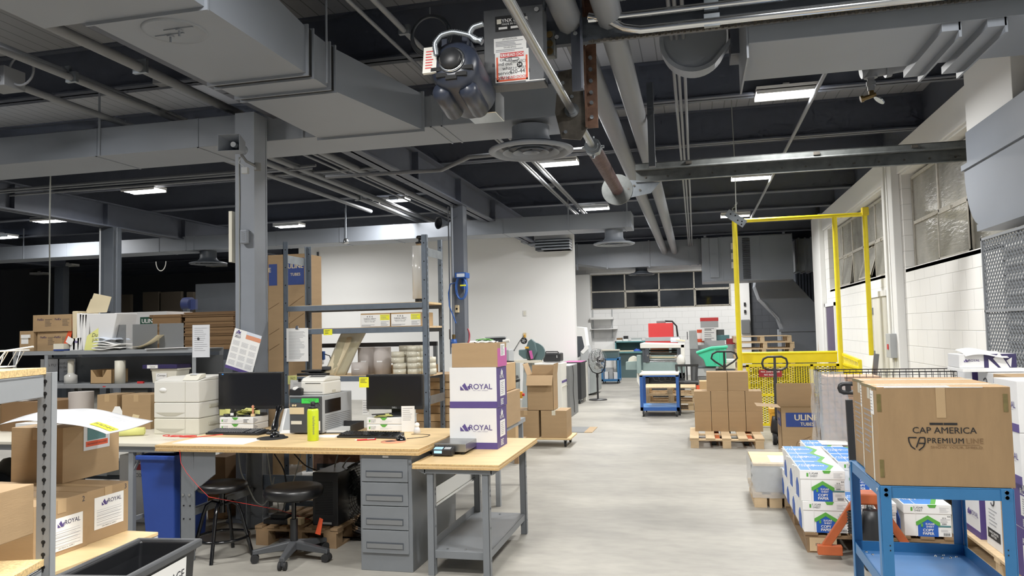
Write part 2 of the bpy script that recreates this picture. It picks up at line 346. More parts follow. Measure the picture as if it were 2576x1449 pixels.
# ---------------------------------------------------------------- windows and doors
def window_grid(name, face, a0, a1, z0, z1, n, rows, pane, setback, open_=(), label=''):
    """steel window; face 'x' lies in the right wall (plane X), 'y' in the far wall (plane Y)"""
    root = bpy.data.objects.new(name, None); C.objects.link(root); root['kind'] = 'structure'
    plane = (XR if face == 'x' else YF)+setback
    def B(m, u0, u1, v0, v1, d0=-.02, d1=.02):
        return m.box(plane+d0, plane+d1, u0, u1, v0, v1) if face == 'x' else m.box(u0, u1, plane+d0, plane+d1, v0, v1)
    f = MB(); t = .022
    for i in range(n+1):
        u = a0+(a1-a0)*i/n; B(f, u-t, u+t, z0, z1)
    for j in range(rows+1):
        v = z0+(z1-z0)*j/rows; B(f, a0, a1, v-t, v+t)
    f.build('window_frame', 'sash_steel', root, bevel=.004)
    for i in range(n):
        for j in range(rows):
            u0, u1 = a0+(a1-a0)*i/n+t, a0+(a1-a0)*(i+1)/n-t; v0, v1 = z0+(z1-z0)*j/rows+t, z0+(z1-z0)*(j+1)/rows-t
            k = [q for q in open_ if q[0] == i and q[1] == j]
            pm = pane(i, j) if callable(pane) else pane
            if k:
                s = k[0][2]; w, h = u1-u0, v1-v0
                g = MB(); g.box(-.006, .006, -w/2, w/2, -h/2, h/2) if face == 'x' else g.box(-w/2, w/2, -.006, .006, -h/2, h/2)
                o = g.build('pane', pm, root); e = MB(); b = .025
                for (p0, p1, q0, q1) in ((-w/2, w/2, -h/2, -h/2+b), (-w/2, w/2, h/2-b, h/2), (-w/2, -w/2+b, -h/2, h/2), (w/2-b, w/2, -h/2, h/2)):
                    e.box(-.015, .015, p0, p1, q0, q1) if face == 'x' else e.box(p0, p1, -.015, .015, q0, q1)
                e.box(-.03, .0, -.02, .02, h/2-.03, h/2+.01) if face == 'x' else e.box(-.02, .02, -.03, 0, h/2-.03, h/2+.01)
                r = e.build('sash', 'sash_steel', root)
                for q in (o, r):
                    q.location = (plane-.03, (u0+u1)/2, (v0+v1)/2) if face == 'x' else ((u0+u1)/2, plane-.03, (v0+v1)/2)
                    q.rotation_euler = (0, s, 0) if face == 'x' else (s, 0, 0)
            else:
                B(MB(), u0, u1, v0, v1, -.004, .004).build('pane', pm, root)
    return root
window_grid('window_1', 'x', 11.9, 16.4, WZ0, WZ1, 5, 2, 'grimy_glass', .12, open_=((0, 0, 0.), (1, 0, .3), (3, 0, .12)))
window_grid('window_2', 'x', 5.4, 10.7, WZ0, WZ1, 5, 2, 'grimy_glass', .12, open_=((3, 0, .0),))
window_grid('window_3', 'y', -3.3, 1.1, 2.17, 3.3, 4, 2, lambda i, j: 'night_black' if (i in (1, 3) and j == 0) else 'night_glass', .1, open_=((1, 0, 0.), (3, 0, 0.)))
m = MB(); m.box(XR, XR+.13, 11.85, 16.45, WZ0-.04, WZ0+.01); m.box(XR, XR+.13, 5.2, 10.75, WZ0-.04, WZ0+.01); struct(m.build('trim_3', 'white_paint'))
struct(MB().box(-3.32, 1.12, YF-.03, YF+.1, 3.3, 3.36).build('trim_4', 'white_paint', bevel=.005))
struct(MB().box(XR+.28, XR+.3, 5, 17, WZ0, WZ1+.1).build('wall_outside_night', 'night_black'))
struct(MB().box(-3.4, 1.2, YF+.28, YF+.3, 2.1, 3.4).build('wall_outside_dark', 'night_black'))
d = bpy.data.objects.new('door_1', None); C.objects.link(d); d['kind'] = 'structure'
MB().box(XR-.03, XR+.01, 15.85, 16.85, 0, 1.87).build('door_leaf', 'door_purple', d, bevel=.005)
m = MB(); m.box(XR-.05, XR, 15.78, 15.85, 0, 1.94); m.box(XR-.05, XR, 16.85, 16.92, 0, 1.94); m.box(XR-.05, XR, 15.78, 16.92, 1.87, 1.94); m.build('door_frame', 'white_paint', d)
MB().sphere((XR-.07, 15.95, .95), .03, 12).build('door_handle', 'chrome', d)
d = bpy.data.objects.new('door_2', None); C.objects.link(d); d['kind'] = 'structure'
MB().box(XR-.03, XR+.01, 11.75, 12.6, 0, 1.9).build('door_leaf', 'door_white', d, bevel=.005)
m = MB(); m.box(XR-.05, XR, 12.6, 12.68, 0, 1.98); m.box(XR-.05, XR, 11.66, 12.68, 1.9, 1.98); m.build('door_frame', 'white_paint', d)
m = MB(); [m.box(XR-.045, XR-.03, 12.56, 12.6, z, z+.1) for z in (.3, 1.0, 1.65)]; m.build('door_hinge', 'galv', d)
# ================================================================ LIGHT
W = bpy.data.worlds.new('world'); bpy.context.scene.world = W; W.use_nodes = True
W.node_tree.nodes['Background'].inputs[0].default_value = (.75, .82, 1, 1); W.node_tree.nodes['Background'].inputs[1].default_value = .22
def fixture(x, y, lit=True, label=None, group='lit ceiling light fixtures', power=150, vis=True):
    if vis:
        t = T('ceiling_light', label, 'ceiling light', (x, y, 3.78), group=group)
        m = MB(); m.box(-.29, .29, -.15, .15, .03, .07); m.box(-.29, .29, -.15, -.13, 0, .04); m.box(-.29, .29, .13, .15, 0, .04); m.box(-.03, .03, -.03, .03, .07, .12); m.build('housing', 'white_paint', t)
        for k in (-1, 1): MB().box(-.27, .27, k*.065-.045, k*.065+.045, .0, .03).build('tube', 'lamp' if lit else 'lamp_off', t, bevel=.01)
    if lit:
        L = bpy.data.lights.new('lamp', 'AREA'); L.shape = 'RECTANGLE'; L.size = .55; L.size_y = .28; L.energy = power; L.color = (1, .985, .955); L.spread = 2.9
        o = bpy.data.objects.new('lamp_or_fill_light', L); C.objects.link(o); o.location = (x, y, 3.76)  # also used without a fixture for unseen fill lamps
fixture(.95, 7.87, label='bright rectangular light between the beams left of the sprinkler')
fixture(.91, 12.22, label='bright ceiling light just under the long steel door track, right of the pipes')
fixture(.88, 16.36, label='ceiling light behind the tilted plate at the yellow frame top')
fixture(-1.77, 10.22, label='ceiling light partly hidden behind the large round diffuser')
fixture(-1.80, 14.32, label='small ceiling light above the end of the far duct', power=230)
fixture(-4.97, 12.14, label='ceiling light over the open blue-grey rack, left of the second column')
fixture(-8.12, 14.27, label='ceiling light just right of the nearest grey column')
fixture(-8.18, 10.04, label='bright double-tube ceiling light left of the horn speaker column')
fixture(-11.83, 11.96, label='leftmost lit ceiling light, crossed by a hanging cable')
for x, y in ((.95, 3.6), (-1.78, 1.9), (-4.97, 3.9), (.95, -.3), (.9, 20.5), (-1.8, 18.5), (-1.8, 22.6), (.9, 23.0), (-8.18, 5.9), (-11.8, 7.8)): fixture(x, y, vis=False)  # unseen lamps on the ceiling grid; farthest ones added to brighten the far end
fixture(-1.1, 7.4, vis=False, power=100); fixture(-1.4, 2.2, vis=False, power=110); fixture(-4.97, 7.4, vis=False, power=50); fixture(-13, 18.5, vis=False, power=28); fixture(-7, 20.5, vis=False, power=16)  # unseen lamps set for duct light; last two are fill added for dark left
for x, y, px in ((0, 0, (5, 608)),):
    p = P(*px, Z=3.7); fixture(p.x, p.y, True, 'sliver of a ceiling light at the left edge of the view', power=40)
for px, lb in (((325, 651), 'unlit ceiling light beyond the far duct, right of a dark column'), ((170, 677), 'unlit ceiling light near the back partition, right of a thin column'),
               ((98, 697), 'unlit ceiling light low over the dark back wall'), ((545, 677), 'unlit ceiling light under the dark round diffuser')):
    p = P(*px, Z=3.7); fixture(p.x, min(p.y, 23), False, lb, group='unlit ceiling lights in the dark area')
# ================================================================ CEILING SERVICES
def duct_box(name, label, x0, x1, y0, y1, z0, z1, seams=(), ax='x', mt='duct_paint', flange=.03, group=None):
    t = T(name, label, 'air duct', ((x0+x1)/2, (y0+y1)/2, z0), group=group); cx, cy = (x0+x1)/2, (y0+y1)/2
    MB().box(x0-cx, x1-cx, y0-cy, y1-cy, 0, z1-z0).build('casing', mt, t, bevel=.006)
    for s in seams:
        f = MB(); e = .006
        if ax == 'x':
            for (a, b, c, d) in ((y0-e, y1+e, z0-e, z0+.002), (y0-e, y1+e, z1-.002, z1+e), (y0-e, y0+.002, z0-e, z1+e), (y1-.002, y1+e, z0-e, z1+e)): f.box(s-cx-flange/2, s-cx+flange/2, a-cy, b-cy, c-z0, d-z0)
        else:
            for (a, b, c, d) in ((x0-e, x1+e, z0-e, z0+.002), (x0-e, x1+e, z1-.002, z1+e), (x0-e, x0+.002, z0-e, z1+e), (x1-.002, x1+e, z0-e, z1+e)): f.box(a-cx, b-cx, s-cy-flange/2, s-cy+flange/2, c-z0, d-z0)
        f.build('seam_flange', mt, t)
    return t
def strap(t, x, y, z0, z1, w=.02, mt='grey_paint'):
    c = t.location; MB().box(x-c.x-w/2, x-c.x+w/2, y-c.y-.004, y-c.y+.004, z0-c.z, z1-c.z).build('hanger', mt, t)
# lateral ducts at 5.8 m and 12.7 m
xe = P(1432, 300, Y=5.85).x
t = duct_box('air_duct', 'long pale grey rectangular duct crossing behind the horn speaker column', -9.5, xe, 5.94, 6.52, 3.225, 3.49, [P(x, 380, Y=5.94).x for x in (243, 498, 1085, 1112)], flange=.012)
for x in (250, 760): strap(t, P(x, 300, Y=5.93).x, 5.93, 3.225, ZB)
xe2 = P(1588, 560, Y=12.75).x
t = duct_box('air_duct', 'far grey rectangular duct crossing in front of the white partition', -17, xe2, 12.75, 13.3, 3.2, 3.47, [P(x, 600, Y=12.75).x for x in (168, 400, 467, 487, 695, 855, 990, 1265, 1430, 1570)], flange=.012)
for x in (60, 300, 869, 1430, 1578): strap(t, P(x, 560, Y=12.74).x, 12.74, 3.2, ZB)
# big duct running along the hall, tapering into the first one
t = T('air_duct', 'large pale duct running overhead from top left with black gasket bands', 'air duct', (-2.7, 4, 3.2))
def sect(y): return (-3.07, -2.37 if y < 4.75 else -2.37+(y-4.75)*.2)
def seg(y0, y1, nm='casing', mt='duct_paint', e=0., zt=3.5):
    a0, b0 = sect(y0); a1, b1 = sect(y1); o = (-2.7, 4, 3.2)
    p = [(a0-e, y0, 3.2-e), (b0+e, y0, 3.2-e), (b1+e, y1, 3.2-e), (a1-e, y1, 3.2-e), (a0-e, y0, zt+e), (b0+e, y0, zt+e), (b1+e, y1, zt+e), (a1-e, y1, zt+e)]
    return MB().hexa([tuple(u-v for u, v in zip(q, o)) for q in p]).build(nm, mt, t)
seg(4.46, 4.70); seg(4.76, 5.93)
o = (-2.7, 4, 3.2); m = MB(); p = [(-3.07, 3.38, 3.2), (-2.37, 3.38, 3.2), (-2.37, 4.4, 3.2), (-3.07, 4.4, 3.2), (-3.07, 3.38, 3.62), (-2.37, 3.38, 3.62), (-2.37, 4.4, 3.5), (-3.07, 4.4, 3.5)]
m.hexa([tuple(u-v for u, v in zip(q, o)) for q in p]).build('casing', 'duct_paint', t)
MB().box(-3.35+2.7, -2.37+2.7, .5-4, 3.34-4, .0, .44).build('casing', 'duct_paint', t)
for y in (4.40, 4.70): seg(y, y+.06, 'gasket_band', 'slot_black', .004)
for y in (3.34, 4.38, 4.455, 4.69, 4.76, 5.90): seg(y, y+.012, 'seam_flange', 'duct_paint', .018)
m = MB(); m.lathe([(0, -.006), (.15, -.006), (.165, -.012), (.17, 0)], (0, 0, 0), 32); ap = m.build('access_plate', 'duct_paint', t); p = P(440, 77, Z=3.2); ap.location = (p.x+2.7, p.y-4, 0)
for dx in (-.05, .05):
    m = MB(); m.cyl((0, 0, -.008), (0, 0, -.05), .006); m.cyl((0, 0, -.012), (0, 0, -.018), .02, n=4); m.box(-.09, .09, -.012, -.004, -.012, -.006); b = m.build('stud', 'duct_paint', t); b.location = (p.x+2.7+dx, p.y-4-dx*.6, 0)
q = P(822, 200, Y=4.6); m = MB(); m.cyl((q.x+2.7, .6, 0), (q.x+2.7, .6, .62), .008); m.build('hanger', 'grey_paint', t)
# round diffusers
def diffuser(px, py, D, label, mt='duct_paint', ztop=3.2, r=.35, group='round ceiling diffusers'):
    p = P(px, py, Y=D); t = T('ceiling_diffuser', label, 'air diffuser', (p.x, D, p.z), group=group)
    m = MB(); h = ztop-p.z; m.lathe([(.155, h), (.155, .13), (.165, .1), (.19, .075), (.25, .05), (.32, .034), (r, .025), (r, .012), (.33, 0), (.30, .0), (.28, .05)], n=48); m.build('cone', mt, t)
    m = MB(); m.lathe([(.29, .05), (.23, .05), (.0, .05)], n=40); m.build('throat', 'shaded_paint', t)
    for a, b in ((.235, .185), (.15, .11), (.07, .0)):
        m = MB(); m.lathe([(a, .0), (b, .03), (b, .034), (a, .005), (a, 0)], n=40); m.build('vane_ring', mt, t)
    return t
diffuser(1336, 385, 6.12, 'large round cone diffuser hanging near the middle of the ceiling')
diffuser(1545, 616, 13.0, 'round cone diffuser under the end of the far duct')
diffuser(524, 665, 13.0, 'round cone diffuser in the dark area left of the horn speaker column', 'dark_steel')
# pipes and conduits
def run(name, label, pts, r, mt='pipe_paint', group=None, n=10, cat='pipe', clamps=()):
    t = T(name, label, cat, pts[0], group=group); o = Vector(pts[0])
    MB().tube([Vector(p)-o for p in pts], r, n).build('pipe' if r > .02 else 'conduit', mt, t)
    for c in clamps: c = Vector(c)-o; MB().box(c.x-.02-r, c.x+.02+r, c.y-.015, c.y+.015, c.z-r-.006, c.z+r+.02).build('clamp', 'galv', t)
    return t
def pY(px, py, Z, y0, y1, r, label, **k):
    p = P(px, py, Z=Z); cl = [(p.x, y, Z) for y in (y0+1.2, y0+4) if y < y1 and r < .05]; return run(k.pop('name', 'ceiling_pipe'), label, [(p.x, y0, Z), (p.x, y1, Z)], r, clamps=cl if r > .015 else (), **k)
def pX(px, py, Z, x0, x1, r, label, **k):
    p = P(px, py, Z=Z); return run(k.pop('name', 'ceiling_pipe'), label, [(x0, p.y, Z), (x1, p.y, Z)], r, **k)
pY(1575, 400, 3.5, 1.5, 20.5, .085, 'thick grey pipe running overhead down the middle of the hall')
pY(1632, 400, 3.5, 1.5, 20.5, .085, 'second thick grey pipe beside the first, right of it')
for i, x in enumerate((1714, 1722, 1732)): pY(x, 400, 3.62, 2, 21, .014, ['thin grey conduit nearest the thick pipes', 'thin grey conduit, middle of three', 'thin grey conduit, outermost of three'][i], name='conduit', cat='conduit')
pY(300, 145, 3.62, 1, 16, .04, 'round grey pipe crossing the plank ceiling at top left')
pY(215, 210, 3.6, 1, 16, .028, 'grey pipe below the thicker one on the far left ceiling')
pY(205, 195, 3.66, 1, 16, .018, 'thin conduit hugging the far left ceiling pipe', name='conduit', cat='conduit')
pY(140, 250, 3.6, 1, 12, .03, 'dark grey pipe at the far left under the ceiling boards')
pY(960, 80, 3.66, 1, 16, .014, 'thin conduit going back above the motor', name='conduit', cat='conduit')
pY(1010, 70, 3.66, 1, 16, .02, 'conduit running back beside the motor', name='conduit', cat='conduit')
pY(1500, 175, 3.66, 1, 16.4, .016, 'thin conduit passing beneath the beams left of the thick pipes', name='conduit', cat='conduit')
pY(720, 430, 3.55, 6.5, 16, .03, 'pipe running back from the first duct to the partition')
for i, x in enumerate((760, 782, 880, 905)): pY(x, 440, 3.62, 6.5, 16, .014, ['thin conduit under the far beams, first from the column', 'thin conduit under the far beams, second from the column', 'thin conduit under the far beams, third from the column', 'thin conduit under the far beams, fourth from the column'][i], name='conduit', cat='conduit')
pX(900, 425, 3.62, -9.5, -3.6, .016, 'thin conduit crossing left to right behind the first duct', name='conduit', cat='conduit')
pX(300, 455, 3.62, -14, -4.5, .018, 'conduit crossing behind the twin-tube ceiling light', name='conduit', cat='conduit')
pX(300, 462, 3.56, -14, -4.5, .012, 'second conduit crossing behind the twin-tube ceiling light', name='conduit', cat='conduit')
a = P(1045, 432, Y=8.0); b = P(1110, 428, Y=8.0); c_ = P(1180, 395, Y=7.4); d_ = P(1235, 390, Y=7.4); e_ = P(1480, 375, Y=7.4)
run('conduit', 'bent grey conduit passing behind the large round diffuser', [P(820, 445, Y=8.0), a, b, c_, d_, e_], .022, cat='conduit')
p = P(2080, 175, Z=3.75); run('conduit', 'grey strut conduit slanting back beside the right ceiling lights', [(p.x, 5, 3.75), (p.x, 17, 3.75)], .02, cat='conduit')
for (px, y) in ((1340, 8.6), (1372, 8.6)): pY(px, 430, 3.6, 6.6, 16, .014, 'thin conduit beyond the large diffuser, %s' % ('left of the pair' if px == 1340 else 'right of the pair'), name='conduit', cat='conduit')
# hanging cable / drop wire on the left, loop cable, rods
def hang(name, label, px, py0, py1, Y, r=.006, mt='cable_grey', cat='cable'):
    a, b = P(px, py0, Y=Y), P(px, py1, Y=Y); o = (a.x, Y, b.z); h = ZB-b.z if py0 < 0 else a.z-b.z
    t = T(name, label, cat, o); MB().tube([(0, 0, 0), (.006, 0, h*.3), (-.004, 0, h*.6), (0, 0, h)], r, 6).build('cable', mt, t); return t
hang('hanging_cable', 'thin cable dropping from the ceiling in front of the leftmost light', 127, 440, 800, 7.6, .008)
p = P(1829, 200, Y=8.5); hang('hanging_cable', 'thin wire hanging down to the tilted plate by the yellow frame', 1836, 130, 535, 9.5, .005)
p0 = P(405, 655, Y=12.7); t = T('cable_loop', 'small white cable loop hanging under the far duct', 'cable', (p0.x, 12.7, p0.z-.2))
MB().tube([(.11*math.cos(a), 0, .2+.14*math.sin(a)*1.3-.02) for a in [PI+PI*i/12 for i in range(13)]], .008, 6).build('cable', 'white_plastic', t)
p = P(871, 607, Y=12.4); t = T('pull_pendant', 'small chrome bell-shaped sensor hanging on a rod before the far duct', 'sensor', (p.x, 12.4, p.z))
m = MB(); m.lathe([(0, -.05), (.045, -.04), (.05, -.02), (.05, .03), (.03, .05), (0, .055)], n=20); m.build('bell', 'chrome', t)
MB().cyl((0, 0, .05), (0, 0, ZB-p.z), .008).build('rod', 'galv', t)
# ---------------------------------------------------------------- door operator gear
ZS = 3.0
A0, A1, A2, A3, A4 = [P(x, y, Z=ZS) for x, y in ((1270, 0), (1440, 280), (1487, 375), (1540, 478), (1545, 490))]
XS = A1.x; print('shaft', A0, A1, A2, A3)
YS3 = A3.y
t = T('door_shaft', 'long bare steel overhead door shaft slanting back with a copper-red spring', 'door shaft', (XS, A1.y, ZS))
MB().cyl((0, 1.0-A1.y, 0), (0, YS3-A1.y+.05, 0), .026, n=20).build('shaft', 'steel', t)
m = MB(); y0, y1 = A2.y-A1.y, YS3-A1.y
m.cyl((0, y0, 0), (0, y1, 0), .055, n=24); m.build('spring', 'copper_red', t)
m = MB()
for i in range(int((y1-y0)/.03)): m.cyl((0, y0+i*.03, 0), (0, y0+i*.03+.018, 0), .062, n=24)
m.build('spring_coil', 'copper_red', t)
m = MB(); m.cyl((0, y0-.1, 0), (0, y0, 0), .07, n=8); m.cyl((0, y0-.14, 0), (0, y0-.1, 0), .05, n=12)
for a in range(4): m.cyl((.05*math.cos(a*PI/2), y0-.05, .05*math.sin(a*PI/2)), (.09*math.cos(a*PI/2), y0-.05, .09*math.sin(a*PI/2)), .012, n=8)
m.build('winding_cone', 'galv', t)
m = MB(); m.cyl((0, y1+.02, 0), (0, y1+.1, 0), .15, n=32); m.cyl((0, y1-.01, 0), (0, y1+.02, 0), .165, n=32); m.build('cable_drum', 'galv_dark', t)
# bearing bracket with perforated angle
t = T('bearing_bracket', 'rusty steel bearing plate with perforated angle holding the door shaft', 'bracket', (XS, A1.y, ZS))
m = MB(); m.prism([(-.09, .28), (.06, .3), (.1, -.12), (.05, -.2), (-.08, -.18), (-.12, 0)], .0, .012, 'y'); m.build('bearing_plate', 'oil_steel', t)
m = MB(); m.cyl((0, -.03, 0), (0, .0, 0), .05, n=24); m.cyl((0, -.035, 0), (0, -.03, 0), .035, n=24); m.build('bearing', 'chrome', t)
m = MB(); m.box(.09, .10, -.03, .03, -.12, .82); m.box(.10, .17, .02, .03, -.12, .82); m.build('angle_iron', 'rust', t)
m = MB()
for z in (-.05, .05, .12, .2, .28, .36): m.cyl((.13, .0, z), (.13, .021, z), .013, n=10)
for x, z in ((-.05, -.14), (.0, .1), (-.06, .2)): m.cyl((x, -.012, z), (x, .0, z), .013, n=6)
m.build('bolt', 'galv', t)
# control box
D = 4.35
a, b = P(1218, 30, Y=D), P(1368, 203, Y=D); cx, cz = (a.x+b.x)/2, (a.z+b.z)/2; w, h = b.x-a.x, a.z-b.z; print('ctrl', cx, cz, w, h)
t = T('control_box', 'dark grey door control box with a red and orange service sticker', 'control box', (cx, D, cz))
MB().box(-w/2, w/2, 0, .14, -h/2, h/2).build('enclosure', 'box_grey', t, bevel=.004)
MB().box(-w/2-.004, w/2+.004, -.006, .004, -h/2-.004, h/2+.004).build('cover', 'box_grey', t, bevel=.003)
for x, z in ((-w/2+.03, -h/2+.05), (w/2-.03, h/2-.03)):
    m = MB(); m.cyl((x, -.02, z), (x, -.006, z), .015, n=6); m.build('screw', 'chrome', t)
s = h/173   # metres per photo pixel on this face
def fx(px): return (px-1295)*s
def fz(py): return (116.5-py)*s
card(t, 'f', fx(1254), fx(1325), fz(81), fz(46), -.008, 'black_matte', 'name_plate'); card(t, 'f', fx(1258), fx(1268), fz(64), fz(53), -.0095, 'cream_plastic', 'emblem')
text('LYNX DOOR', .03, 'paper', t, 'f', fx(1297), fz(58), -.0102, .02); text('MADE IN CANADA', .017, 'paper', t, 'f', fx(1297), fz(66), -.0102)
card(t, 'f', fx(1262), fx(1282), fz(77), fz(72), -.0098, 'paper', 'blank'); card(t, 'f', fx(1290), fx(1320), fz(77), fz(72), -.0098, 'paper', 'blank')
card(t, 'f', fx(1250), fx(1325), fz(131), fz(97), -.008, 'paper', 'warning_sticker'); text('ATTENTION', .016, 'ink', t, 'f', fx(1287), fz(101), -.0095); lines(t, 'f', fx(1254), fx(1321), fz(117), fz(104), -.0095, n=4, h=.004, mt='ink_soft'); text('WARNING', .016, 'ink', t, 'f', fx(1287), fz(120), -.0095); lines(t, 'f', fx(1254), fx(1321), fz(130), fz(123), -.0095, n=2, h=.004, mt='ink_soft')
card(t, 'f', fx(1252), fx(1330), fz(199), fz(126), -.009, 'paper', 'service_sticker')
bm_ = MB()
for (p0, p1, q0, q1) in ((1255, 1327, 197, 193), (1255, 1259, 197, 141), (1323, 1327, 197, 141)): bm_.box(fx(p0), fx(p1), -.0115, -.0105, fz(q0), fz(q1))
bm_.build('sticker_border', 'orange', t); card(t, 'f', fx(1264), fx(1319), fz(143), fz(132), -.011, 'red', 'ribbon')
text('OVERHEAD DOOR', .024, 'paper', t, 'f', fx(1291), fz(138), -.0125, .03); text('call us\n& find out\nwhat\nservice\nreally is...', .031, 'ink', t, 'f', fx(1292), fz(168), -.0105, .01, 'RIGHT', ls=.9)
text('SERVICE', .025, 'ink', t, 'f', fx(1309), fz(154), -.0105); text('HOURS', .025, 'ink', t, 'f', fx(1309), fz(169), -.0105); text('420-4411', .034, 'ink', t, 'f', fx(1309), fz(177), -.0105, .02)
m = MB(); m.cyl((fx(1309), -.012, fz(162)), (fx(1309), -.010, fz(162)), .017, n=20); m.build('badge', 'black_matte', t); text('24', .022, 'paper', t, 'f', fx(1309), fz(162), -.0128, .03); text('OVERHEAD DOOR', .022, 'red', t, 'f', fx(1291), fz(189), -.0105, .03)
m = MB(); m.tube([(fx(1291)+fx(1315)*0+.045*math.cos(a), -.0108, fz(148)+.011*math.sin(a)) for a in [2*PI*i/20 for i in range(20)]], .0018, 4, True); m.build('oval', 'ink', t)
card(t, 'f', fx(1322), fx(1366), fz(201.5), fz(199.5), -.009, 'paper', 'small_label')
# motor
a = P(1163, 198, Y=4.2); t = T('door_motor', 'dark blue electric door motor with two capacitor humps', 'motor', (a.x, 4.2, a.z), rz=.0, rx=-.2, ry=0)
m = MB(); m.lathe([(0, -.2), (.08, -.2), (.13, -.18), (.145, -.14), (.145, .22), (.12, .26), (0, .26)], ax='y', n=36); m.build('motor_body', 'motor_blue', t)
m = MB(); m.lathe([(0, -.245), (.055, -.245), (.062, -.23), (.062, -.2), (0, -.2)], ax='y', n=28); m.build('end_cap', 'black_plastic', t)
m = MB(); m.lathe([(.065, -.215), (.075, -.215), (.078, -.2), (.065, -.2)], ax='y', n=28); m.build('trim_ring', 'chrome', t)
m = MB(); [m.box(-.012+.1*math.cos(a)-.02, .012+.1*math.cos(a)+.02, -.2, -.16, .1*math.sin(a)-.012, .1*math.sin(a)+.012) for a in (3.6, 4.1, 4.7, 5.3, 5.8)]; m.build('vent_slot', 'slot_black', t)
for dx, r in ((-.085, -.25), (.07, .15)):
    m = MB(); m.lathe([(0, -.13), (.042, -.125), (.056, -.1), (.056, .14), (0, .15)], ax='y', n=24); c = m.build('capacitor_cover', 'motor_blue', t); c.location = (dx, .0, -.13)
m = MB(); m.box(-.1, .08, -.1, .12, .12, .17); m.box(-.08, -.05, -.16, -.1, .05, .17); m.box(.04, .07, -.16, -.1, .05, .17); m.build('mounting_foot', 'motor_blue', t)
card(t, 'f', -.17, -.09, -.06, .1, -.19, 'white_plastic', 'warning_label', t=.02); lines(t, 'f', -.155, -.105, -.04, .08, -.202, 'red', 7, .006)
a = P(1208, 262, Y=4.5); t2 = T('motor_plate', 'bright steel mounting plate beneath the door motor', 'plate', (a.x, 4.5, a.z))
w = (1250-1163)*4.4/1924
MB().box(-w/2, w/2, 0, .22, -.06, .1).build('plate', 'chrome', t2, bevel=.004); m = MB(); [m.cyl((x, -.012, .03), (x, 0, .03), .012, n=6) for x in (-w/2+.02, w/2-.03)]; m.build('bolt', 'galv', t2)
# armoured cables from motor to box
for lb, pts in (('ribbed metal conduit arching from the motor to the control box', ((1098, 140), (1093, 110), (1110, 88), (1140, 80), (1180, 88), (1216, 108))), ('shorter ribbed metal conduit looping into the control box side', ((1216, 60), (1190, 68), (1180, 85), (1195, 102), (1216, 100)))):
    pp = [P(x, y, Y=3.98) for x, y in pts]; o = pp[0]; t = T('armoured_cable', lb, 'cable', o); q = []
    for i in range(len(pp)-1):
        for j in range(14): q.append(pp[i].lerp(pp[i+1], j/14)-o)
    # smooth
    for _ in range(10): q = [q[0]]+[(q[i-1]+q[i]*2+q[i+1])/4 for i in range(1, len(q)-1)]+[q[-1]]
    MB().tube(q, [.017 if i % 2 else .013 for i in range(len(q))], 10).build('cable', 'galv', t)
# ---------------------------------------------------------------- rails across the top right
def railX(label, pts, Y, prof, mt='galv_dark', name='door_track'):
    """prof: list of (dy,dz,w,h) bars"""
    a, b = P(*pts[0], Y=Y), P(*pts[1], Y=Y); z = a.z; t = T(name, label, 'door track', (a.x, Y, z)); L = b.x-a.x
    for nm, dy, dz, w, h, mm in prof: MB().box(0, L, dy-w/2, dy+w/2, dz-h/2, dz+h/2).build(nm, mm or mt, t, bevel=.002)
    return t
Yt = YS3+.02
a = P(1600, 448, Y=Yt); zt = a.z; x2 = XR-.02; print('track z', zt, Yt)
t = T('door_track', 'double galvanised door track running right to the wall from the shaft end', 'door track', (a.x, Yt, zt)); L = x2-a.x
m = MB(); m.box(0, L, -.003, .003, -.05, .07); m.box(0, L, -.04, 0, -.054, -.048); m.box(0, L, -.04, 0, .066, .072); m.build('lower_channel', 'galv_dark', t)
m = MB(); m.box(0, L, -.06, -.054, .07, .14); m.tube([(0, -.06, .075), (L, -.06, .075)], .012, 8); m.box(0, L, -.06, .0, .135, .142); m.build('upper_channel', 'galv_dark', t)
m = MB(); [m.cyl((x*L/14+.1, -.012, .0), (x*L/14+.1, -.003, .0), .01, n=8) for x in range(14)]; m.build('bolt', 'oil_steel', t)
m = MB(); [m.box(x-.03, x+.03, -.075, -.06, .1, .13) for x in (.55, 1.8, 2.7)]; m.build('clip', 'oil_steel', t)
t2 = T('track_end_plate', 'galvanised end plate with handwriting joining door track to shaft', 'bracket', (XS, YS3, ZS))
m = MB(); m.prism([(-.1, -.1), (.0, -.16), (.1, -.1), (a.x-XS+.15, -.06), (a.x-XS+.25, .05), (a.x-XS-.1, .1), (0, .14), (-.1, .1)], -.004, .004, 'y'); m.build('plate', 'galv', t2); m = MB(); [m.cyl((x, -.012, z), (x, -.004, z), .012, n=6) for x, z in ((.12, 0), (.18, .03), (.24, -.02))]; m.build('bolt', 'oil_steel', t2)
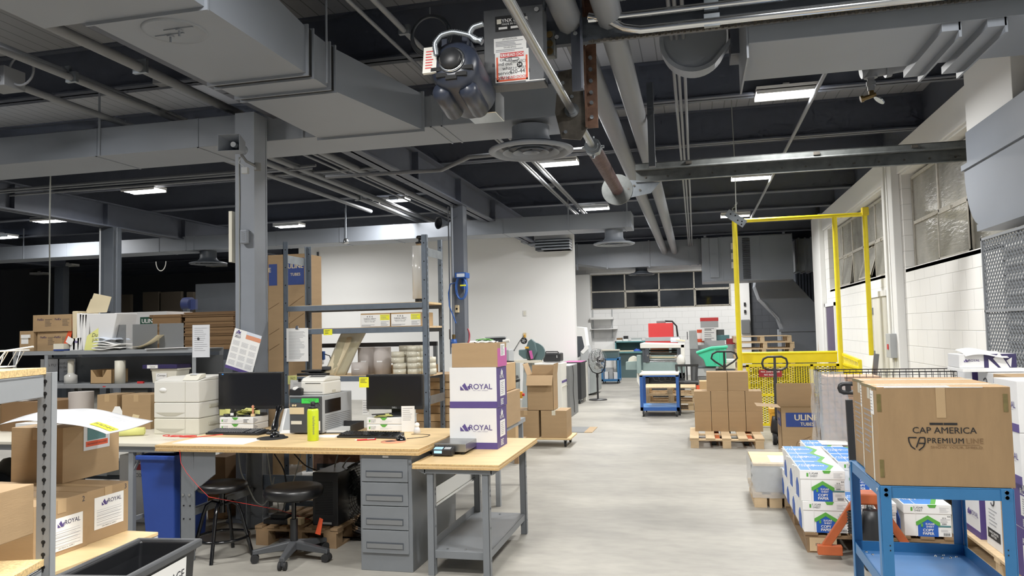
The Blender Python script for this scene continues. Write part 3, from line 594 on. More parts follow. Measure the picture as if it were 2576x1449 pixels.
# upper hoist rail, tubes and chain crossing top right (about 4.4 m away)
Yu = A1.y-.25
def seg_rail(name, label, x0y0, x1, dz=0, **k):
    a = P(*x0y0, Y=Yu); return a
a = P(1375, 85, Y=Yu); b = P(1500, 60, Y=Yu)
t = T('opener_rail', 'dark steel door opener rail crossing the top right of the hall', 'opener rail', (a.x, Yu, a.z)); L = XR-a.x
m = MB(); m.box(-.02, L, -.03, .03, -.09, -.03); m.box(-.02, L, -.05, -.045, -.1, .06); m.build('rail', 'dark_steel', t)
m = MB(); m.box(.17, .24, -.07, -.062, -.42, .3); m.box(.235, .245, -.12, -.062, -.42, .3); m.build('upright', 'shaded_paint', t)
m = MB(); [m.cyl((x, -.08, z), (x, -.06, z), .015, n=6) for x, z in ((.2, -.05), (.2, .1), (.08, -.06))]; m.build('bolt', 'chrome', t)
for lb, (px, py), r, mt_, bend in (('upper shiny metal tube crossing the top right', (1480, 50), .022, 'chrome', .0), ('lower shiny metal tube bending along the opener rail', (1480, 42), .026, 'chrome', -.12)):
    p = P(px, py, Y=Yu-.12); pts = [(p.x, Yu-.12, p.z)]
    pts += [(p.x+.12, Yu-.12, p.z+bend*.3), (p.x+.22, Yu-.12, p.z+bend*.8), (p.x+.32, Yu-.12, p.z+bend), (XR-.05, Yu-.12, p.z+bend)]
    run('metal_tube', lb, pts, r, mt_, cat='tube', clamps=[(p.x+.75, Yu-.12, p.z+bend)])
p = P(1490, 15, Y=Yu-.1); q = [Vector((x*.012, 0, .03*math.sin(x*.05)))for x in range(300)]
t = T('armoured_cable', 'long ribbed flexible conduit crossing the top right above the tubes', 'cable', p); MB().tube(q, [.013 if i % 2 else .010 for i in range(300)], 8).build('cable', 'galv', t)
p = P(1480, 105, Y=Yu-.06); t = T('roller_chain', 'brown roller chain stretched across the top right', 'chain', p); m = MB(); L = XR-p.x
n = int(L/.019)
for i in range(n): m.ob((i*.019+.01, 0, 0), (.017, .014, .020 if i % 2 else .012))
m.build('chain_links', 'oil_steel', t)
p = P(1388, 120, Y=Yu); t = T('switch_box', 'small metal two-gang electrical box hanging by the control box', 'switch box', (p.x, Yu-.04, p.z)); m = MB(); m.box(-.035, .035, -.03, .04, -.08, .09); m.build('box_body', 'galv_dark', t, bevel=.008); m = MB(); [m.cyl((0, -.036, z), (0, -.03, z), .022, n=16) for z in (.06, 0, -.05)]; m.build('knockout', 'brass', t)
pp = [P(x, y, Y=Yu-.06) for x, y in ((1372, 0), (1366, 40), (1372, 90), (1376, 120))]; o = pp[0]; q = [pp[i].lerp(pp[i+1], j/16)-o for i in range(3) for j in range(16)]
t = T('armoured_cable', 'ribbed conduit dropping into the small electrical box', 'cable', o); MB().tube(q, [.014 if i % 2 else .011 for i in range(len(q))], 8).build('cable', 'galv', t)
# big belt housing and soffit plenum at the top right
a = P(1745, 100, Y=5.6); t = T('belt_housing', 'round grey belt guard housing hanging beside the big soffit', 'fan housing', (a.x, 5.6, a.z)); s = 5.6/1924*1.02
m = MB(); m.cyl((0, 0, .02), (0, .22, .02), 78*s, n=40); m.build('drum', 'duct_paint', t)
prof = [(82*s*math.cos(a), 82*s*math.sin(a)) for a in [PI*.95+i*PI*.75/24 for i in range(25)]]+[(120*s, 20*s), (120*s, 32*s)]+[(72*s*math.cos(a), 72*s*math.sin(a)) for a in [PI*1.7-i*PI*.75/24 for i in range(25)]]
m = MB(); n = len(prof); m.add([(x, -.03, z) for x, z in prof]+[(x, .06, z) for x, z in prof], [(i, (i+1) % n, n+(i+1) % n, n+i) for i in range(n)]+[tuple(range(n)), tuple(range(2*n-1, n-1, -1))]); m.build('guard_band', 'duct_paint', t)
m = MB(); m.box(85*s, 125*s, -.05, .2, -50*s, 75*s); m.box(105*s, 130*s, -.06, .1, -10*s, 75*s); m.build('bracket', 'shaded_paint', t)
ya, yb = P(1865, 205, Z=3.28), P(2400, 120, Z=3.28); print('soffit', ya, yb)
t = T('plenum_box', 'broad pale grey plenum soffit across the top right of the ceiling', 'air duct', (1.0, 4.6, 3.28))
x0 = ya.x; m = MB(); yn_ = max(P(1880, 88, Z=3.28).y, Yu+.08); print('plen near', yn_); m.box(x0-1, XR-.01-1, yn_-4.6, ya.y-4.6, 0, .5); m.build('casing', 'duct_paint', t, bevel=.004)
m = MB(); m.box(x0-1-.012, x0-1, yn_-4.6, ya.y-4.6+.01, -.09, .5); m.build('edge_flange', 'duct_paint', t)
for px in (2370, 2470):
    q = P(px, 100, Z=3.24); m = MB(); m.box(q.x-1-.05, q.x-1+.05, yn_-4.6, ya.y-4.6+.1, -.05, 0); m.box(q.x-1+.04, q.x-1+.055, yn_-4.6, ya.y-4.6+.1, -.09, 0); m.build('stiffener', 'duct_paint', t)
# sprinkler drop with pipe elbows
p = P(2190, 190, Y=6.3); t = T('sprinkler_pipe', 'grey pipe elbow with a brass sprinkler head hanging near the right wall', 'sprinkler', (p.x, 6.3, p.z))
k = 6.2/1924
m = MB(); m.tube([(0, 0, -.02), (0, 0, .02), (.05, 0, .05), (.3, 0, .07), (.42, 0, .1), (.5, -.1, .16), (.6, -.3, .3)], [.05, .055, .062, .055, .06, .06, .05], 16); m.cyl((.1, 0, .053), (.14, 0, .058), .08, n=20); m.cyl((.28, 0, .065), (.31, 0, .068), .075, n=20); m.cyl((-.07, 0, .03), (-.02, 0, .04), .05, n=16); m.build('pipe_elbow', 'pipe_paint', t)
m = MB(); m.cyl((0, 0, -.02), (0, 0, -.12), .026); m.cyl((0, 0, -.05), (0, 0, -.08), .034); m.build('nipple', 'pipe_paint', t)
m = MB(); m.cyl((0, 0, -.12), (0, 0, -.16), .02, n=8); m.cyl((-.07, 0, -.18), (.03, 0, -.15), .018, n=8); m.cyl((-.08, 0, -.18), (-.06, 0, -.175), .026, n=8); m.build('sprinkler_head', 'brass', t)
m = MB(); m.cyl((.05, 0, -.2), (.056, 0, -.193), .045, n=16); m.build('deflector', 'chrome', t)
# right edge: white board, curved duct and mesh guard
a, b = P(2424, 200, X=2.5), P(2540, 350, X=2.5); print('board', a, b)
MB().box(2.50, XR, b.y-.1, a.y, 2.9, ZB).build('trim_5', 'white_paint', bevel=.005)['kind'] = 'structure'
ylo = P(2555, 500, X=2.5).y
t = T('elbow_duct', 'big curved grey duct elbow at the right edge above the mesh guard', 'air duct', (2.45, 7.1, 2.36))
y0 = P(2426, 440, X=2.45).y-7.1; zt_ = P(2426, 430, X=2.45).z-2.36; yb0 = P(2468, 590, X=2.45).y-7.1
prof = [(y0, zt_)]+[(y0+(yb0-y0)*(1-math.cos(a*PI/2)), zt_*(1-math.sin(a*PI/2))) for a in [i/8 for i in range(1, 9)]]+[(-1.6, 0), (-1.6, zt_)]
m = MB(); m.prism(prof, .0, .2, 'x'); m.build('elbow', 'duct_paint', t)
MB().box(-.02, .2, -1.6, y0+.02, zt_, zt_+.05).build('flange', 'duct_paint', t); MB().box(-.02, .2, -1.6, yb0+.03, -.06, .0).build('flange', 'duct_paint', t)
m = MB(); m.box(.02, .2, -1.6, y0-.02, zt_+.05, zt_+.35); m.build('riser', 'duct_paint', t)
# expanded metal guard panel in front of heater
yg0, yg1 = P(2470, 600, X=2.3).y, 5.2; zg0, zg1 = 1.0, P(2470, 600, X=2.3).z; print('guard', yg0, zg1)
t = T('mesh_guard', 'tall pale expanded-metal guard cage at the right edge', 'mesh guard', (2.3, yg0, zg0))
m = MB(); H_ = zg1-zg0; Wd = yg0-yg1; st = .055; nn = int((H_+Wd)/st)+1
for i in range(nn):
    for sgn in (1, -1):
        c = i*st
        if sgn == 1: p0 = (min(c, Wd), max(0, c-Wd)); p1 = (max(0, c-H_), min(c, H_))
        else: p0 = (max(0, Wd-c), max(0, c-Wd)); p1 = (min(Wd, Wd-(c-H_)) if c > H_ else Wd, min(c, H_))
        if abs(p0[0]-p1[0]) > .01: m.bar((0, -p0[0], p0[1]), (0, -p1[0], p1[1]), .004, .009, (1, 0, 0))
m.build('mesh', 'shelf_grey', t)
m = MB(); m.box(-.012, .012, -.02, 0, 0, H_); m.box(-.012, .012, -Wd, 0, H_-.02, H_); m.box(-.012, .012, -Wd, 0, 0, .02); m.box(-.012, .012, -Wd, 0, H_*.5-.01, H_*.5+.01); m.build('guard_frame', 'shelf_grey', t)
t2 = T('heater_unit', 'white louvred heater grille seen through the mesh guard', 'heater', (2.42, yg0-.1, 1.0))
MB().box(0, .2, -1.5, -.02, 0, H_-.05).build('heater_body', 'mid_grey_plastic', t2)
m = MB(); [m.box(-.02, .0, -1.5, -.02, z*H_/10, z*H_/10+.045) for z in range(10)]; [m.box(-.02, 0, -y-.04, -y, 0, H_-.05) for y in (.02, .45, .9)]; m.build('louver', 'white_paint', t2)
m = MB(); m.box(-.1, .22, -2, .02, -.08, -.01); o = m.build('base_ledge', 'shaded_paint', t2); 
# ================================================================ BOXES
def carton(label, x0, x1, y0, y1, z0, z1, mt='cardboard', name='cardboard_box', group=None, tape='y', rz=0, cat='box', tape_mt='tape_tan', seam=True, bev=.004):
    w, d, h = x1-x0, y1-y0, z1-z0
    m = MB(); m.box(-w/2, w/2, -d/2, d/2, 0, h-.002)
    if seam:
        g = .0015
        if tape == 'y': m.box(-w/2, -g, -d/2, d/2, h-.004, h); m.box(g, w/2, -d/2, d/2, h-.004, h)
        else: m.box(-w/2, w/2, -d/2, -g, h-.004, h); m.box(-w/2, w/2, g, d/2, h-.004, h)
    o = m.build(name, mt, bevel=bev); place(o, ((x0+x1)/2, (y0+y1)/2, z0), rz); tag(o, label, cat, group)
    o['w'] = w; o['d'] = d; o['h'] = h
    if tape and tape_mt:
        m = MB(); tw = .024
        if tape == 'y': m.box(-tw, tw, -d/2-.001, d/2+.001, h, h+.001); m.box(-tw, tw, -d/2-.0015, -d/2-.0005, h-.06, h); m.box(-tw, tw, d/2+.0005, d/2+.0015, h-.06, h)
        else: m.box(-w/2-.001, w/2+.001, -tw, tw, h, h+.001); m.box(w/2+.0005, w/2+.0015, -tw, tw, h-.06, h); m.box(-w/2-.0015, -w/2-.0005, -tw, tw, h-.06, h)
        m.build('tape', tape_mt, o)
    return o
def crown(parent, face, u, v, s, off, mt='purple'):
    """the angular three-blade crown mark"""
    m = MB(); t = .0008
    polys = [[(-.5, .10), (-.5, -.34), (-.08, -.34)], [(-.02, .40), (.40, -.34), (.04, -.34), (-.30, .12)], [(.5, .17), (.44, -.30), (.26, .02)]]
    for p in polys:
        q = [(x*s, y*s) for x, y in p]
        if face in 'fk': m.prism(q, -t, t, 'y')
        elif face in 'rl': m.prism(q, -t, t, 'x')
        else: m.prism(q, -t, t, 'z')
    o = m.build('crown_logo', mt, parent); o.location = on(face, u, v, off); return o
def royal_box(label, x0, x1, y0, y1, z0, z1, group='white and purple printed boxes', rz=0, k=1., seal=True, sd='r'):
    o = carton(label, x0, x1, y0, y1, z0, z1, 'royal_white', 'printed_box', group, 'x', rz, tape_mt='tape_clear'); w, d, h = x1-x0, y1-y0, z1-z0
    card(o, 'f', -w/2, w/2, .0, .16*h, -d/2-.001, 'purple', 'purple_band', t=.002)
    g = 1 if sd == 'r' else -1
    card(o, sd, -d/2, d/2, .0, h-.003, g*(w/2+.001), 'purple', 'purple_side', t=.002)
    crown(o, 'f', -.17*w, .52*h, .2*w, -d/2-.002); text('ROYAL', .155*w, 'purple', o, 'f', .16*w, .52*h, -d/2-.0025, .015)
    text('PRINT  |  LABELS  |  PACKAGING', .022*w, 'purple', o, 'f', .16*w, .43*h, -d/2-.0025)
    crown(o, sd, .0, .86*h, .2*d, g*(w/2+.003), 'paper'); text('ROYAL', .13*d, 'paper', o, sd, 0, .74*h, g*(w/2+.003), .02)
    card(o, sd, -.2*d, .3*d, .26*h, .66*h, g*(w/2+.003), 'paper', 'shipping_label'); lines(o, sd, -.12*d, .22*d, .3*h, .62*h, g*(w/2+.0042), 'ink_soft', 7, .004)
    lines(o, sd, -.15*d, .15*d, .04*h, .2*h, g*(w/2+.0025), 'ink_pale', 4, .008, ragged=.2)
    return o
def label_form(o, face, u0, u1, v0, v1, off, title=True, s=1):
    card(o, face, u0, u1, v0, v1, off, 'paper', 'shipping_label'); e = .0012*(1 if off > 0 else -1); w, h = u1-u0, v1-v0
    crown(o, face, u0+.34*w, v1-.2*h, .2*w, off+e); text('ROYAL', .15*w, 'purple_dark', o, face, u0+.68*w, v1-.19*h, off+e*1.2, .015)
    lines(o, face, u0+.08*w, u1-.08*w, v0+.12*h, v0+.62*h, off+e, 'ink_pale', 8, .0015, ragged=.2)
    g = MB()
    for i in range(5):
        v = v0+.12*h+i*.1*h
        a = on(face, u0+.08*w, v, off+e); b = on(face, u1-.08*w, v, off+e); g.bar(a, b, .0012, .0008)
    g.build('form_rule', 'ink_soft', o)
    text('USA MEDICAL SUPPLY', .05*w, 'ink', o, face, (u0+u1)/2, v0+.06*h, off+e*1.2)
# ================================================================ WORKSTATION BENCH
DZ = .785; X0, X1, Y0, Y1 = -3.68, -1.74, 4.64, 5.66
t = T('workbench', 'wide wood-topped workbench with grey bent-steel leg and two computers on it', 'workbench', (X0, Y0, 0))
m = MB(); m.box(0, X1-X0, 0, Y1-Y0, DZ-.045, DZ); o = m.build('worktop', 'ply', t, bevel=.004)
m = MB(); m.box(-.001, X1-X0+.001, -.0015, Y1-Y0+.001, DZ-.043, DZ-.028); m.box(-.001, X1-X0+.001, -.0015, Y1-Y0+.001, DZ-.018, DZ-.003); m.build('edge_ply', 'ply_edge', t)
lx = P(458, 1250, Y=Y0+.05).x-X0; m = MB(); m.box(lx, lx+.11, .03, .045, 0, DZ-.045); m.box(lx, lx+.01, .03, .11, 0, DZ-.045); m.prism([(lx+.10, DZ-.045), (lx+.27, DZ-.045), (lx+.27, DZ-.2), (lx+.11, DZ-.32)], .03, .042, 'y'); m.build('leg', 'bench_grey', t, bevel=.003)
m = MB(); m.box(lx, lx+.11, .88, .895, 0, DZ-.045); m.box(lx, lx+.01, .82, .895, 0, DZ-.045); m.build('leg', 'bench_grey', t, bevel=.003)
MB().box(lx, lx+.05, .1, .85, .28, .33).build('stretcher', 'bench_grey', t, bevel=.003)
m = MB(); [m.cyl((lx+x, .018, z), (lx+x, .03, z), .009, n=8) for x, z in ((.03, DZ-.34), (.08, DZ-.34))]; m.build('bolt', 'chrome', t)
m = MB(); [m.cyl((lx+x, .024, z), (lx+x, .031, z), .005, n=8) for x, z in ((.03, .37), (.08, .37), (.03, .28), (.08, .28))]; m.build('hole', 'slot_black', t)
MB().box(.1, X1-X0-.1, .9, .915, .30, .42).build('back_stringer', 'rack_blue', t, bevel=.003)
# pedestal
t = T('drawer_cabinet', 'grey steel four-drawer pedestal under the right end of the workbench', 'drawer cabinet', (-2.155, 4.655, 0)); w, d, h = .355, .92, DZ-.046
MB().box(0, w, .012, d, 0, h).build('cabinet_body', 'bench_grey', t, bevel=.003)
for i in range(4):
    z0 = .115+i*.151; m = MB(); m.box(.014, w-.022, -.002, .014, z0, z0+.146); dr = m.build('drawer', 'bench_grey', t, bevel=.003)
    m = MB(); m.box(.045, w-.055, -.006, -.001, z0+.03, z0+.072); m.build('handle', 'dark_steel', dr, bevel=.002)
    m = MB(); m.box(.05, w-.06, -.0075, -.0055, z0+.033, z0+.062); m.build('handle_recess', 'mid_grey_plastic', dr)
card(t, 'f', w/2-.02, w/2+.02, h-.018, h-.006, .0105, 'paper', 'maker_label'); m = MB(); m.cyl((w-.01, .004, h-.05), (w-.01, .012, h-.05), .006, n=12); m.build('lock', 'chrome', t)
# scale table
TZ = .70; t = T('packing_table', 'small wood-topped grey steel table holding the parcel scale and printed boxes', 'table', (-1.77, 4.6, 0)); w, d = .565, 1.17
MB().box(0, w, 0, d, TZ-.036, TZ).build('tabletop', 'ply', t, bevel=.003)
m = MB(); m.box(-.001, w+.001, -.001, d+.001, TZ-.034, TZ-.022); m.box(-.001, w+.001, -.001, d+.001, TZ-.014, TZ-.003); m.build('edge_ply', 'ply_edge', t)
m = MB(); m.prism([(.01, TZ-.037), (w-.005, TZ-.037), (w-.04, TZ-.065), (.06, TZ-.065)], .02, .04, 'y'); m.box(.07, .08, .02, d-.03, TZ-.07, TZ-.037); m.box(w-.06, w-.05, .02, d-.03, TZ-.07, TZ-.037); m.build('apron', 'bench_grey', t, bevel=.002)
for x, y in ((.085, .03), (w-.12, .03), (.085, d-.1), (w-.12, d-.1)):
    m = MB(); m.box(x, x+.045, y, y+.006, 0, TZ-.06); m.box(x+.039, x+.045, y, y+.05, 0, TZ-.06); m.build('leg', 'bench_grey', t, bevel=.002)
    m = MB(); [m.cyl((x+.0455, y+.03, z), (x+.0462, y+.03, z), .008, n=12) for z in (.5, .53, .42, .3, .1)]; m.build('leg_holes', 'dark_steel', t)
m = MB(); m.box(.09, w-.085, .05, d-.08, .148, .152); m.box(.09, w-.085, .045, .05, .105, .152); m.box(.085, .09, .05, d-.08, .12, .2); m.box(w-.09, w-.085, .05, d-.08, .105, .152); m.build('lower_shelf', 'bench_grey', t, bevel=.002)
m = MB(); [m.cyl((x, y, .152), (x, y, .158), .008, n=8) for x, y in ((.2, .08), (.32, .08), (.3, d-.15))]; m.build('bolt', 'chrome', t)
m = MB(); m.box(.085, .095, .08, d-.1, .40, .52); m.box(.08, .1, .08, d-.1, .40, .415); m.build('stringer', 'chrome', t)
# parcel scale
t = T('parcel_scale', 'stainless steel parcel scale with black display on the small table', 'scale', (-1.66, 5.12, TZ), rz=.0)
MB().box(-.14, .14, -.18, .18, .02, .075).build('platter', 'steel', t, bevel=.003); MB().box(-.12, .12, -.16, .16, .012, .022).build('scale_base', 'black_plastic', t)
for x in (-.11, .11):
    for y in (-.15, .15): MB().cyl((x, y, 0), (x, y, .014), .012, n=10).build('foot', 'rubber', t)
text('METTLER TOLEDO', .022, 'ink', t, 'f', -.06, .055, -.182, .015)
m = MB(); m.prism([(-.26, .008), (-.2, .008), (-.2, .06), (-.26, .045)], -.07, .07, 'x'); dsp = m.build('display_unit', 'black_plastic', t, bevel=.003)
m = MB(); m.add([(-.055, -.2615, .022), (.0, -.2615, .022), (.0, -.261, .04), (-.055, -.261, .04)], [(0, 1, 2, 3)]); m.add([(-.06, -.255, .0475), (.0, -.255, .0475), (.0, -.215, .0575), (-.06, -.215, .0575)], [(0, 1, 2, 3)]); m.build('lcd', 'lcd', dsp)
m = MB(); m.add([(.01, -.25, .0485), (.055, -.25, .0485), (.055, -.215, .0575), (.01, -.215, .0575)], [(0, 1, 2, 3)]); m.build('keypad', 'light_grey_plastic', dsp); text('0.0k', .02, 'uline_blue', dsp, 't', -.03, -.237, .0535)
# printed boxes on the small table
b1 = royal_box('white and purple printed box, lower of two on the small wood table', -1.715, -1.37, 5.20, 5.48, TZ, TZ+.285)
b2 = royal_box('white and purple printed box stacked above another on the small wood table', -1.71, -1.365, 5.20, 5.48, TZ+.286, TZ+.57)
b = carton('brown carton with pink end, top of the stack on the small wood table', -1.69, -1.355, 5.20, 5.46, TZ+.571, TZ+.74, 'cardboard', tape=None, cat='box')
w, d = .335, .26; card(b, 'r', -d/2, d/2, .0, .13, w/2+.001, 'pink', 'pink_panel'); card(b, 'r', -.05, .07, .075, .16, w/2+.0025, 'paper', 'shipping_label'); lines(b, 'r', -.04, .05, .08, .15, w/2+.004, 'ink_soft', 7, .004)
t = T('bag_pack', 'small green and white plastic pack lying on the top carton', 'packet', (-1.45, 5.30, TZ+.741)); m = MB(); rnd = random.Random(3)
hts = {}
m.grid(lambda u, v: (-.1+.16*u, -.06+.13*v, .004+.014*math.sin(PI*u)*math.sin(PI*v)+.004*math.sin(u*17+v*9)), 10, 8); m.build('packet_film', 'paper', t, solid=.003)
m = MB(); m.grid(lambda u, v: (-.08+.12*u, -.045+.05*v, .012+.014*math.sin(PI*(u*.7+.15))+.004*math.sin(u*17+v*9)), 10, 4); m.build('green_print', 'leaf_green', t, solid=.002)
# ---------------------------------------------------------------- things on the bench
def monitor(label, x0, x1, z0, z1, y, name_logo=None, rz=0, stand_z=DZ, lean=.02):
    w, h = x1-x0, z1-z0; cx = (x0+x1)/2; t = T('computer_monitor', label, 'monitor', (cx, y, stand_z), rz=rz); b = z0-stand_z
    MB().box(-w/2, w/2, 0, .035, b, b+h).build('bezel', 'black_plastic', t, bevel=.005)
    MB().box(-w/2+.014, w/2-.014, -.0015, .001, b+.028, b+h-.016).build('screen', 'screen_black', t)
    MB().box(-.04, .04, .035, .06, .0, b+.15).build('stand_neck', 'black_plastic', t, bevel=.004)
    m = MB(); m.lathe([(0, 0), (.12, 0), (.12, .008), (.05, .014), (0, .014)], (0, .03, 0), 28); m.build('stand_base', 'black_plastic', t)
    if name_logo: text(name_logo, .018, 'light_grey_plastic', t, 'f', 0, b+.014, -.0018, .02)
    return t
RZ = DZ+.105
t = monitor('black computer monitor at left with yellow notes under its bottom edge', -3.80, -3.22, .94, 1.235, 5.54, stand_z=RZ)
card(t, 'f', -.255, -.24, 1.215-RZ, 1.225-RZ, -.0022, 'sky_blue', 'sticker')
for i, (x, dz) in enumerate(((-.275, 0), (-.225, .004), (-.175, -.012), (-.01, 0), (.045, -.004))): card(t, 'f', x, x+.048, .94-RZ-.052+dz, .94-RZ-.004+dz, -.003-.001*i, 'note_yellow', 'sticky_note', t=.0008)
t = monitor('black computer monitor at right with a yellow note on its corner', -2.52, -2.05, .935, 1.205, 5.58, 'DELL', stand_z=RZ)
card(t, 'f', -.29, -.21, .215, .295, -.004, 'lime_tab', 'sticky_note', t=.001); lines(t, 'f', -.28, -.22, .25, .287, -.006, 'ink', 4, .003)
card(t, 'f', -.28, -.225, .0, .13, .03, 'paper', 'paper_slip', t=.001); lines(t, 'f', -.275, -.23, .01, .12, .028, 'ink_soft', 6, .003)
def ream(label, x, y, z, rz=0, group='paper reams under the monitors'):
    w, d, h = .30, .22, .05
    t = T('paper_ream', label, 'paper ream', (x, y, z), rz=rz, group=group); MB().box(-w/2, w/2, -d/2, d/2, 0, h).build('wrapper', 'paper', t, bevel=.006)
    m = MB(); m.prism([(-.04, h), (.02, h), (.0, h-.02), (-.02, h-.02)], -d/2-.0015, -d/2, 'y'); m.build('green_mark', 'leaf_green', t)
    m = MB(); m.box(-.13, -.12, -d/2-.001, -d/2, .015, .033); m.build('green_logo', 'leaf_green', t); text('SUGAR\nSHEET', .014, 'ink_soft', t, 'f', -.095, .024, -d/2-.0015, .01)
    lines(t, 'f', -.04, .06, .012, .026, -d/2-.0005, 'ink_pale', 2, .002)
    m = MB(); m.add([(w/2+.001, -d/2, 0), (w/2+.001, -d/2+.07, h/2), (w/2+.001, -d/2, h)], [(0, 1, 2)]); m.build('fold', 'ink_pale', t); return t
a = ream('paper ream under the left monitor, lower of the pair', -3.55, 5.52, DZ); b = dup(a, (-3.55, 5.52, DZ+.052), 0, 'paper ream under the left monitor, upper of the pair')
c = dup(a, (-2.31, 5.56, DZ), 0, 'paper ream under the right monitor, lower of the pair'); d = dup(a, (-2.31, 5.56, DZ+.052), 0, 'paper ream under the right monitor, upper of the pair')
card(b, 'f', .06, .12, .008, .04, -.1125, 'paper', 'paper_note'); lines(b, 'f', .065, .115, .01, .038, -.114, 'ink', 3, .004)
def keyboard(label, x, y, rz, z=DZ, big=False):
    t = T('computer_keyboard', label, 'keyboard', (x, y, z), rz=rz); w, d = .46, .15
    m = MB(); m.prism([(-d/2, 0), (d/2, 0), (d/2, .028), (-d/2, .014)], -w/2, w/2, 'x'); m.build('keyboard_case', 'black_plastic', t, bevel=.004)
    m = MB()
    for r in range(6):
        for k in range(21):
            if k in (15, 19) and r != 5 or (k > 15 and k < 19 and r == 4 and False): continue
            u = -w/2+.018+k*.0205; v = -d/2+.022+r*.0205; zz = .014+(v+d/2)/d*.014
            if r == 0 and 3 <= k <= 8:
                if k == 3: m.ob((u+.05, v, zz+.004), (.118, .016, .008), rx=.09)
                continue
            m.ob((u, v, zz+.004), (.0165, .0165, .009), rx=.09)
    m.build('keys', 'dark_grey_plastic' if not big else 'black_gloss', t, bevel=.002, seg=1); return t
keyboard('slim black keyboard in front of the left monitor', -3.42, 5.23, -.03); keyboard('chunky black keyboard in front of the right monitor', -2.29, 5.14, -.04, big=True)
def mouse(label, x, y, z, rz=0):
    t = T('computer_mouse', label, 'mouse', (x, y, z), rz=rz); m = MB(); m.grid(lambda u, v: (.032*math.cos(PI*v)*math.sqrt(max(0, 1-(2*u-1)**4)), -.055+.11*u, .001+.036*math.sin(PI*v)*math.sqrt(max(0, 1-(2*u-1)**2))*(1.1-.3*u)), 14, 12); m.build('mouse_shell', 'black_gloss', t)
    MB().cyl((-.004, -.03, .031), (.004, -.03, .031), .008, n=12).build('scroll_wheel', 'mid_grey_plastic', t)
    return t
t = T('mouse_pad', 'orange round mouse pad with a dark picture, right end of the bench', 'mouse pad', (-2.03, 4.93, DZ)); m = MB(); m.lathe([(0, .003), (.085, .003), (.085, 0), (0, 0)], n=40); m.build('pad', 'salmon', t); m = MB(); m.prism([(-.06, -.01), (-.03, .03), (.0, .02), (.02, .0), (-.01, -.025), (-.04, -.03)], .003, .0036, 'z'); m.build('print', 'black_matte', t)
mouse('glossy black mouse on the orange round pad', -2.0, 4.99, DZ+.0035, .5)
t = T('mouse_cable', 'thin black mouse cable curling to the right monitor', 'cable', (-1.95, 5.05, DZ+.004)); MB().tube([(-.03, 0, .0), (.03, .05, 0), (.08, .12, 0), (.07, .2, 0), (.0, .23, 0), (-.08, .22, 0)], .0022, 6).build('cable', 'cable_black', t)
t = T('mouse_pad', 'black round gel mouse pad between the keyboards', 'mouse pad', (-3.0, 5.02, DZ)); m = MB(); m.lathe([(0, .004), (.11, .004), (.11, 0), (0, 0)], n=40); m.build('pad', 'black_matte', t); m = MB(); m.lathe_sc([(0, .02), (.05, .017), (.07, 0)], (0, .07, .0), 24, (1, .5, 1)); m.build('wrist_rest', 'black_matte', t)
mouse('glossy black mouse on the black pad beside the phone', -3.01, 5.07, DZ+.005, .3)
# pen
t = T('ballpoint_pen', 'red and white pen lying in front of the right keyboard', 'pen', (-2.24, 4.97, DZ+.006), rz=.42); MB().cyl((-.07, 0, 0), (.06, 0, 0), .0055, n=10).build('barrel', 'red', t); MB().cyl((-.085, 0, 0), (-.07, 0, 0), .002, .0055, n=10).build('tip', 'paper', t); MB().box(.0, .05, -.006, -.004, .003, .007).build('clip', 'paper', t)
# flat papers
t = T('desk_mat', 'large sheet of white paper lying at the left front of the bench', 'paper sheet', (-3.30, 4.86, DZ), rz=0); MB().box(-.30, .26, -.15, .15, 0, .002).build('sheet', 'paper', t); lines(t, 't', -.28, .2, -.12, .1, .0022, 'ink_pale', 5, .002)
t = T('note_pad', 'small white note pad on the bench by the right keyboard', 'note pad', (-2.62, 5.13, DZ), rz=.1); MB().box(-.075, .075, -.055, .055, 0, .006).build('pad_sheets', 'paper', t)
# lime bottle
t = T('water_bottle', 'lime green water bottle with black cap standing on the bench', 'bottle', (-2.63, 4.93, DZ)); m = MB(); m.lathe([(0, 0), (.036, 0), (.039, .004), (.039, .205), (.036, .218), (.028, .226), (0, .226)], n=40); m.build('bottle_body', 'lime', t)
m = MB(); m.lathe([(.03, .222), (.032, .224), (.032, .238), (.024, .244), (0, .244)], n=32); m.lathe([(.014, .24), (.016, .246), (.016, .268), (.012, .272), (0, .272)], n=24); m.tube([(0, 0, .256), (.04, -.0, .262), (.055, 0, .25), (.06, 0, .24)], .004, 8); m.build('cap', 'black_plastic', t)
text('lululemon', .028, 'mid_grey_plastic', t, 'f', .024, .11, -.036, .01, rot=-PI/2, sp=1.15)
# label printers
t = T('label_printer', 'large grey industrial label printer with green note on its front', 'printer', (-2.85, 5.24, DZ)); w, d, h = .265, .5, .285
MB().box(-w/2, w/2, .0, d, .008, h).build('housing', 'light_grey_plastic', t, bevel=.005); MB().box(-w/2+.002, w/2-.002, -.012, .004, .01, h-.004).build('front_panel', 'dark_grey_plastic', t, bevel=.004)
MB().box(-w/2+.01, -.02, -.014, -.01, h-.05, h-.02).build('display', 'teal_dark', t); card(t, 'f', -.03, .11, h-.055, h-.018, -.0145, 'green_tab', 'green_note'); text('turn printer back\nON', .014, 'ink', t, 'f', .04, h-.036, -.0158)
card(t, 'f', -w/2+.004, -.01, .15, .20, -.0145, 'tan_note', 'tan_note'); card(t, 'f', -w/2+.015, -.03, .075, .1, -.0145, 'cream_plastic', 'printer_label')
MB().box(.04, .1, -.0135, -.0115, .09, .18).build('peel_slot', 'slot_black', t); MB().box(.1, .12, -.014, -.0115, .03, .1).build('tear_bar', 'cream_plastic', t); MB().box(w/2-.001, w/2+.002, .04, .3, .15, .25).build('side_window', 'black_gloss', t)
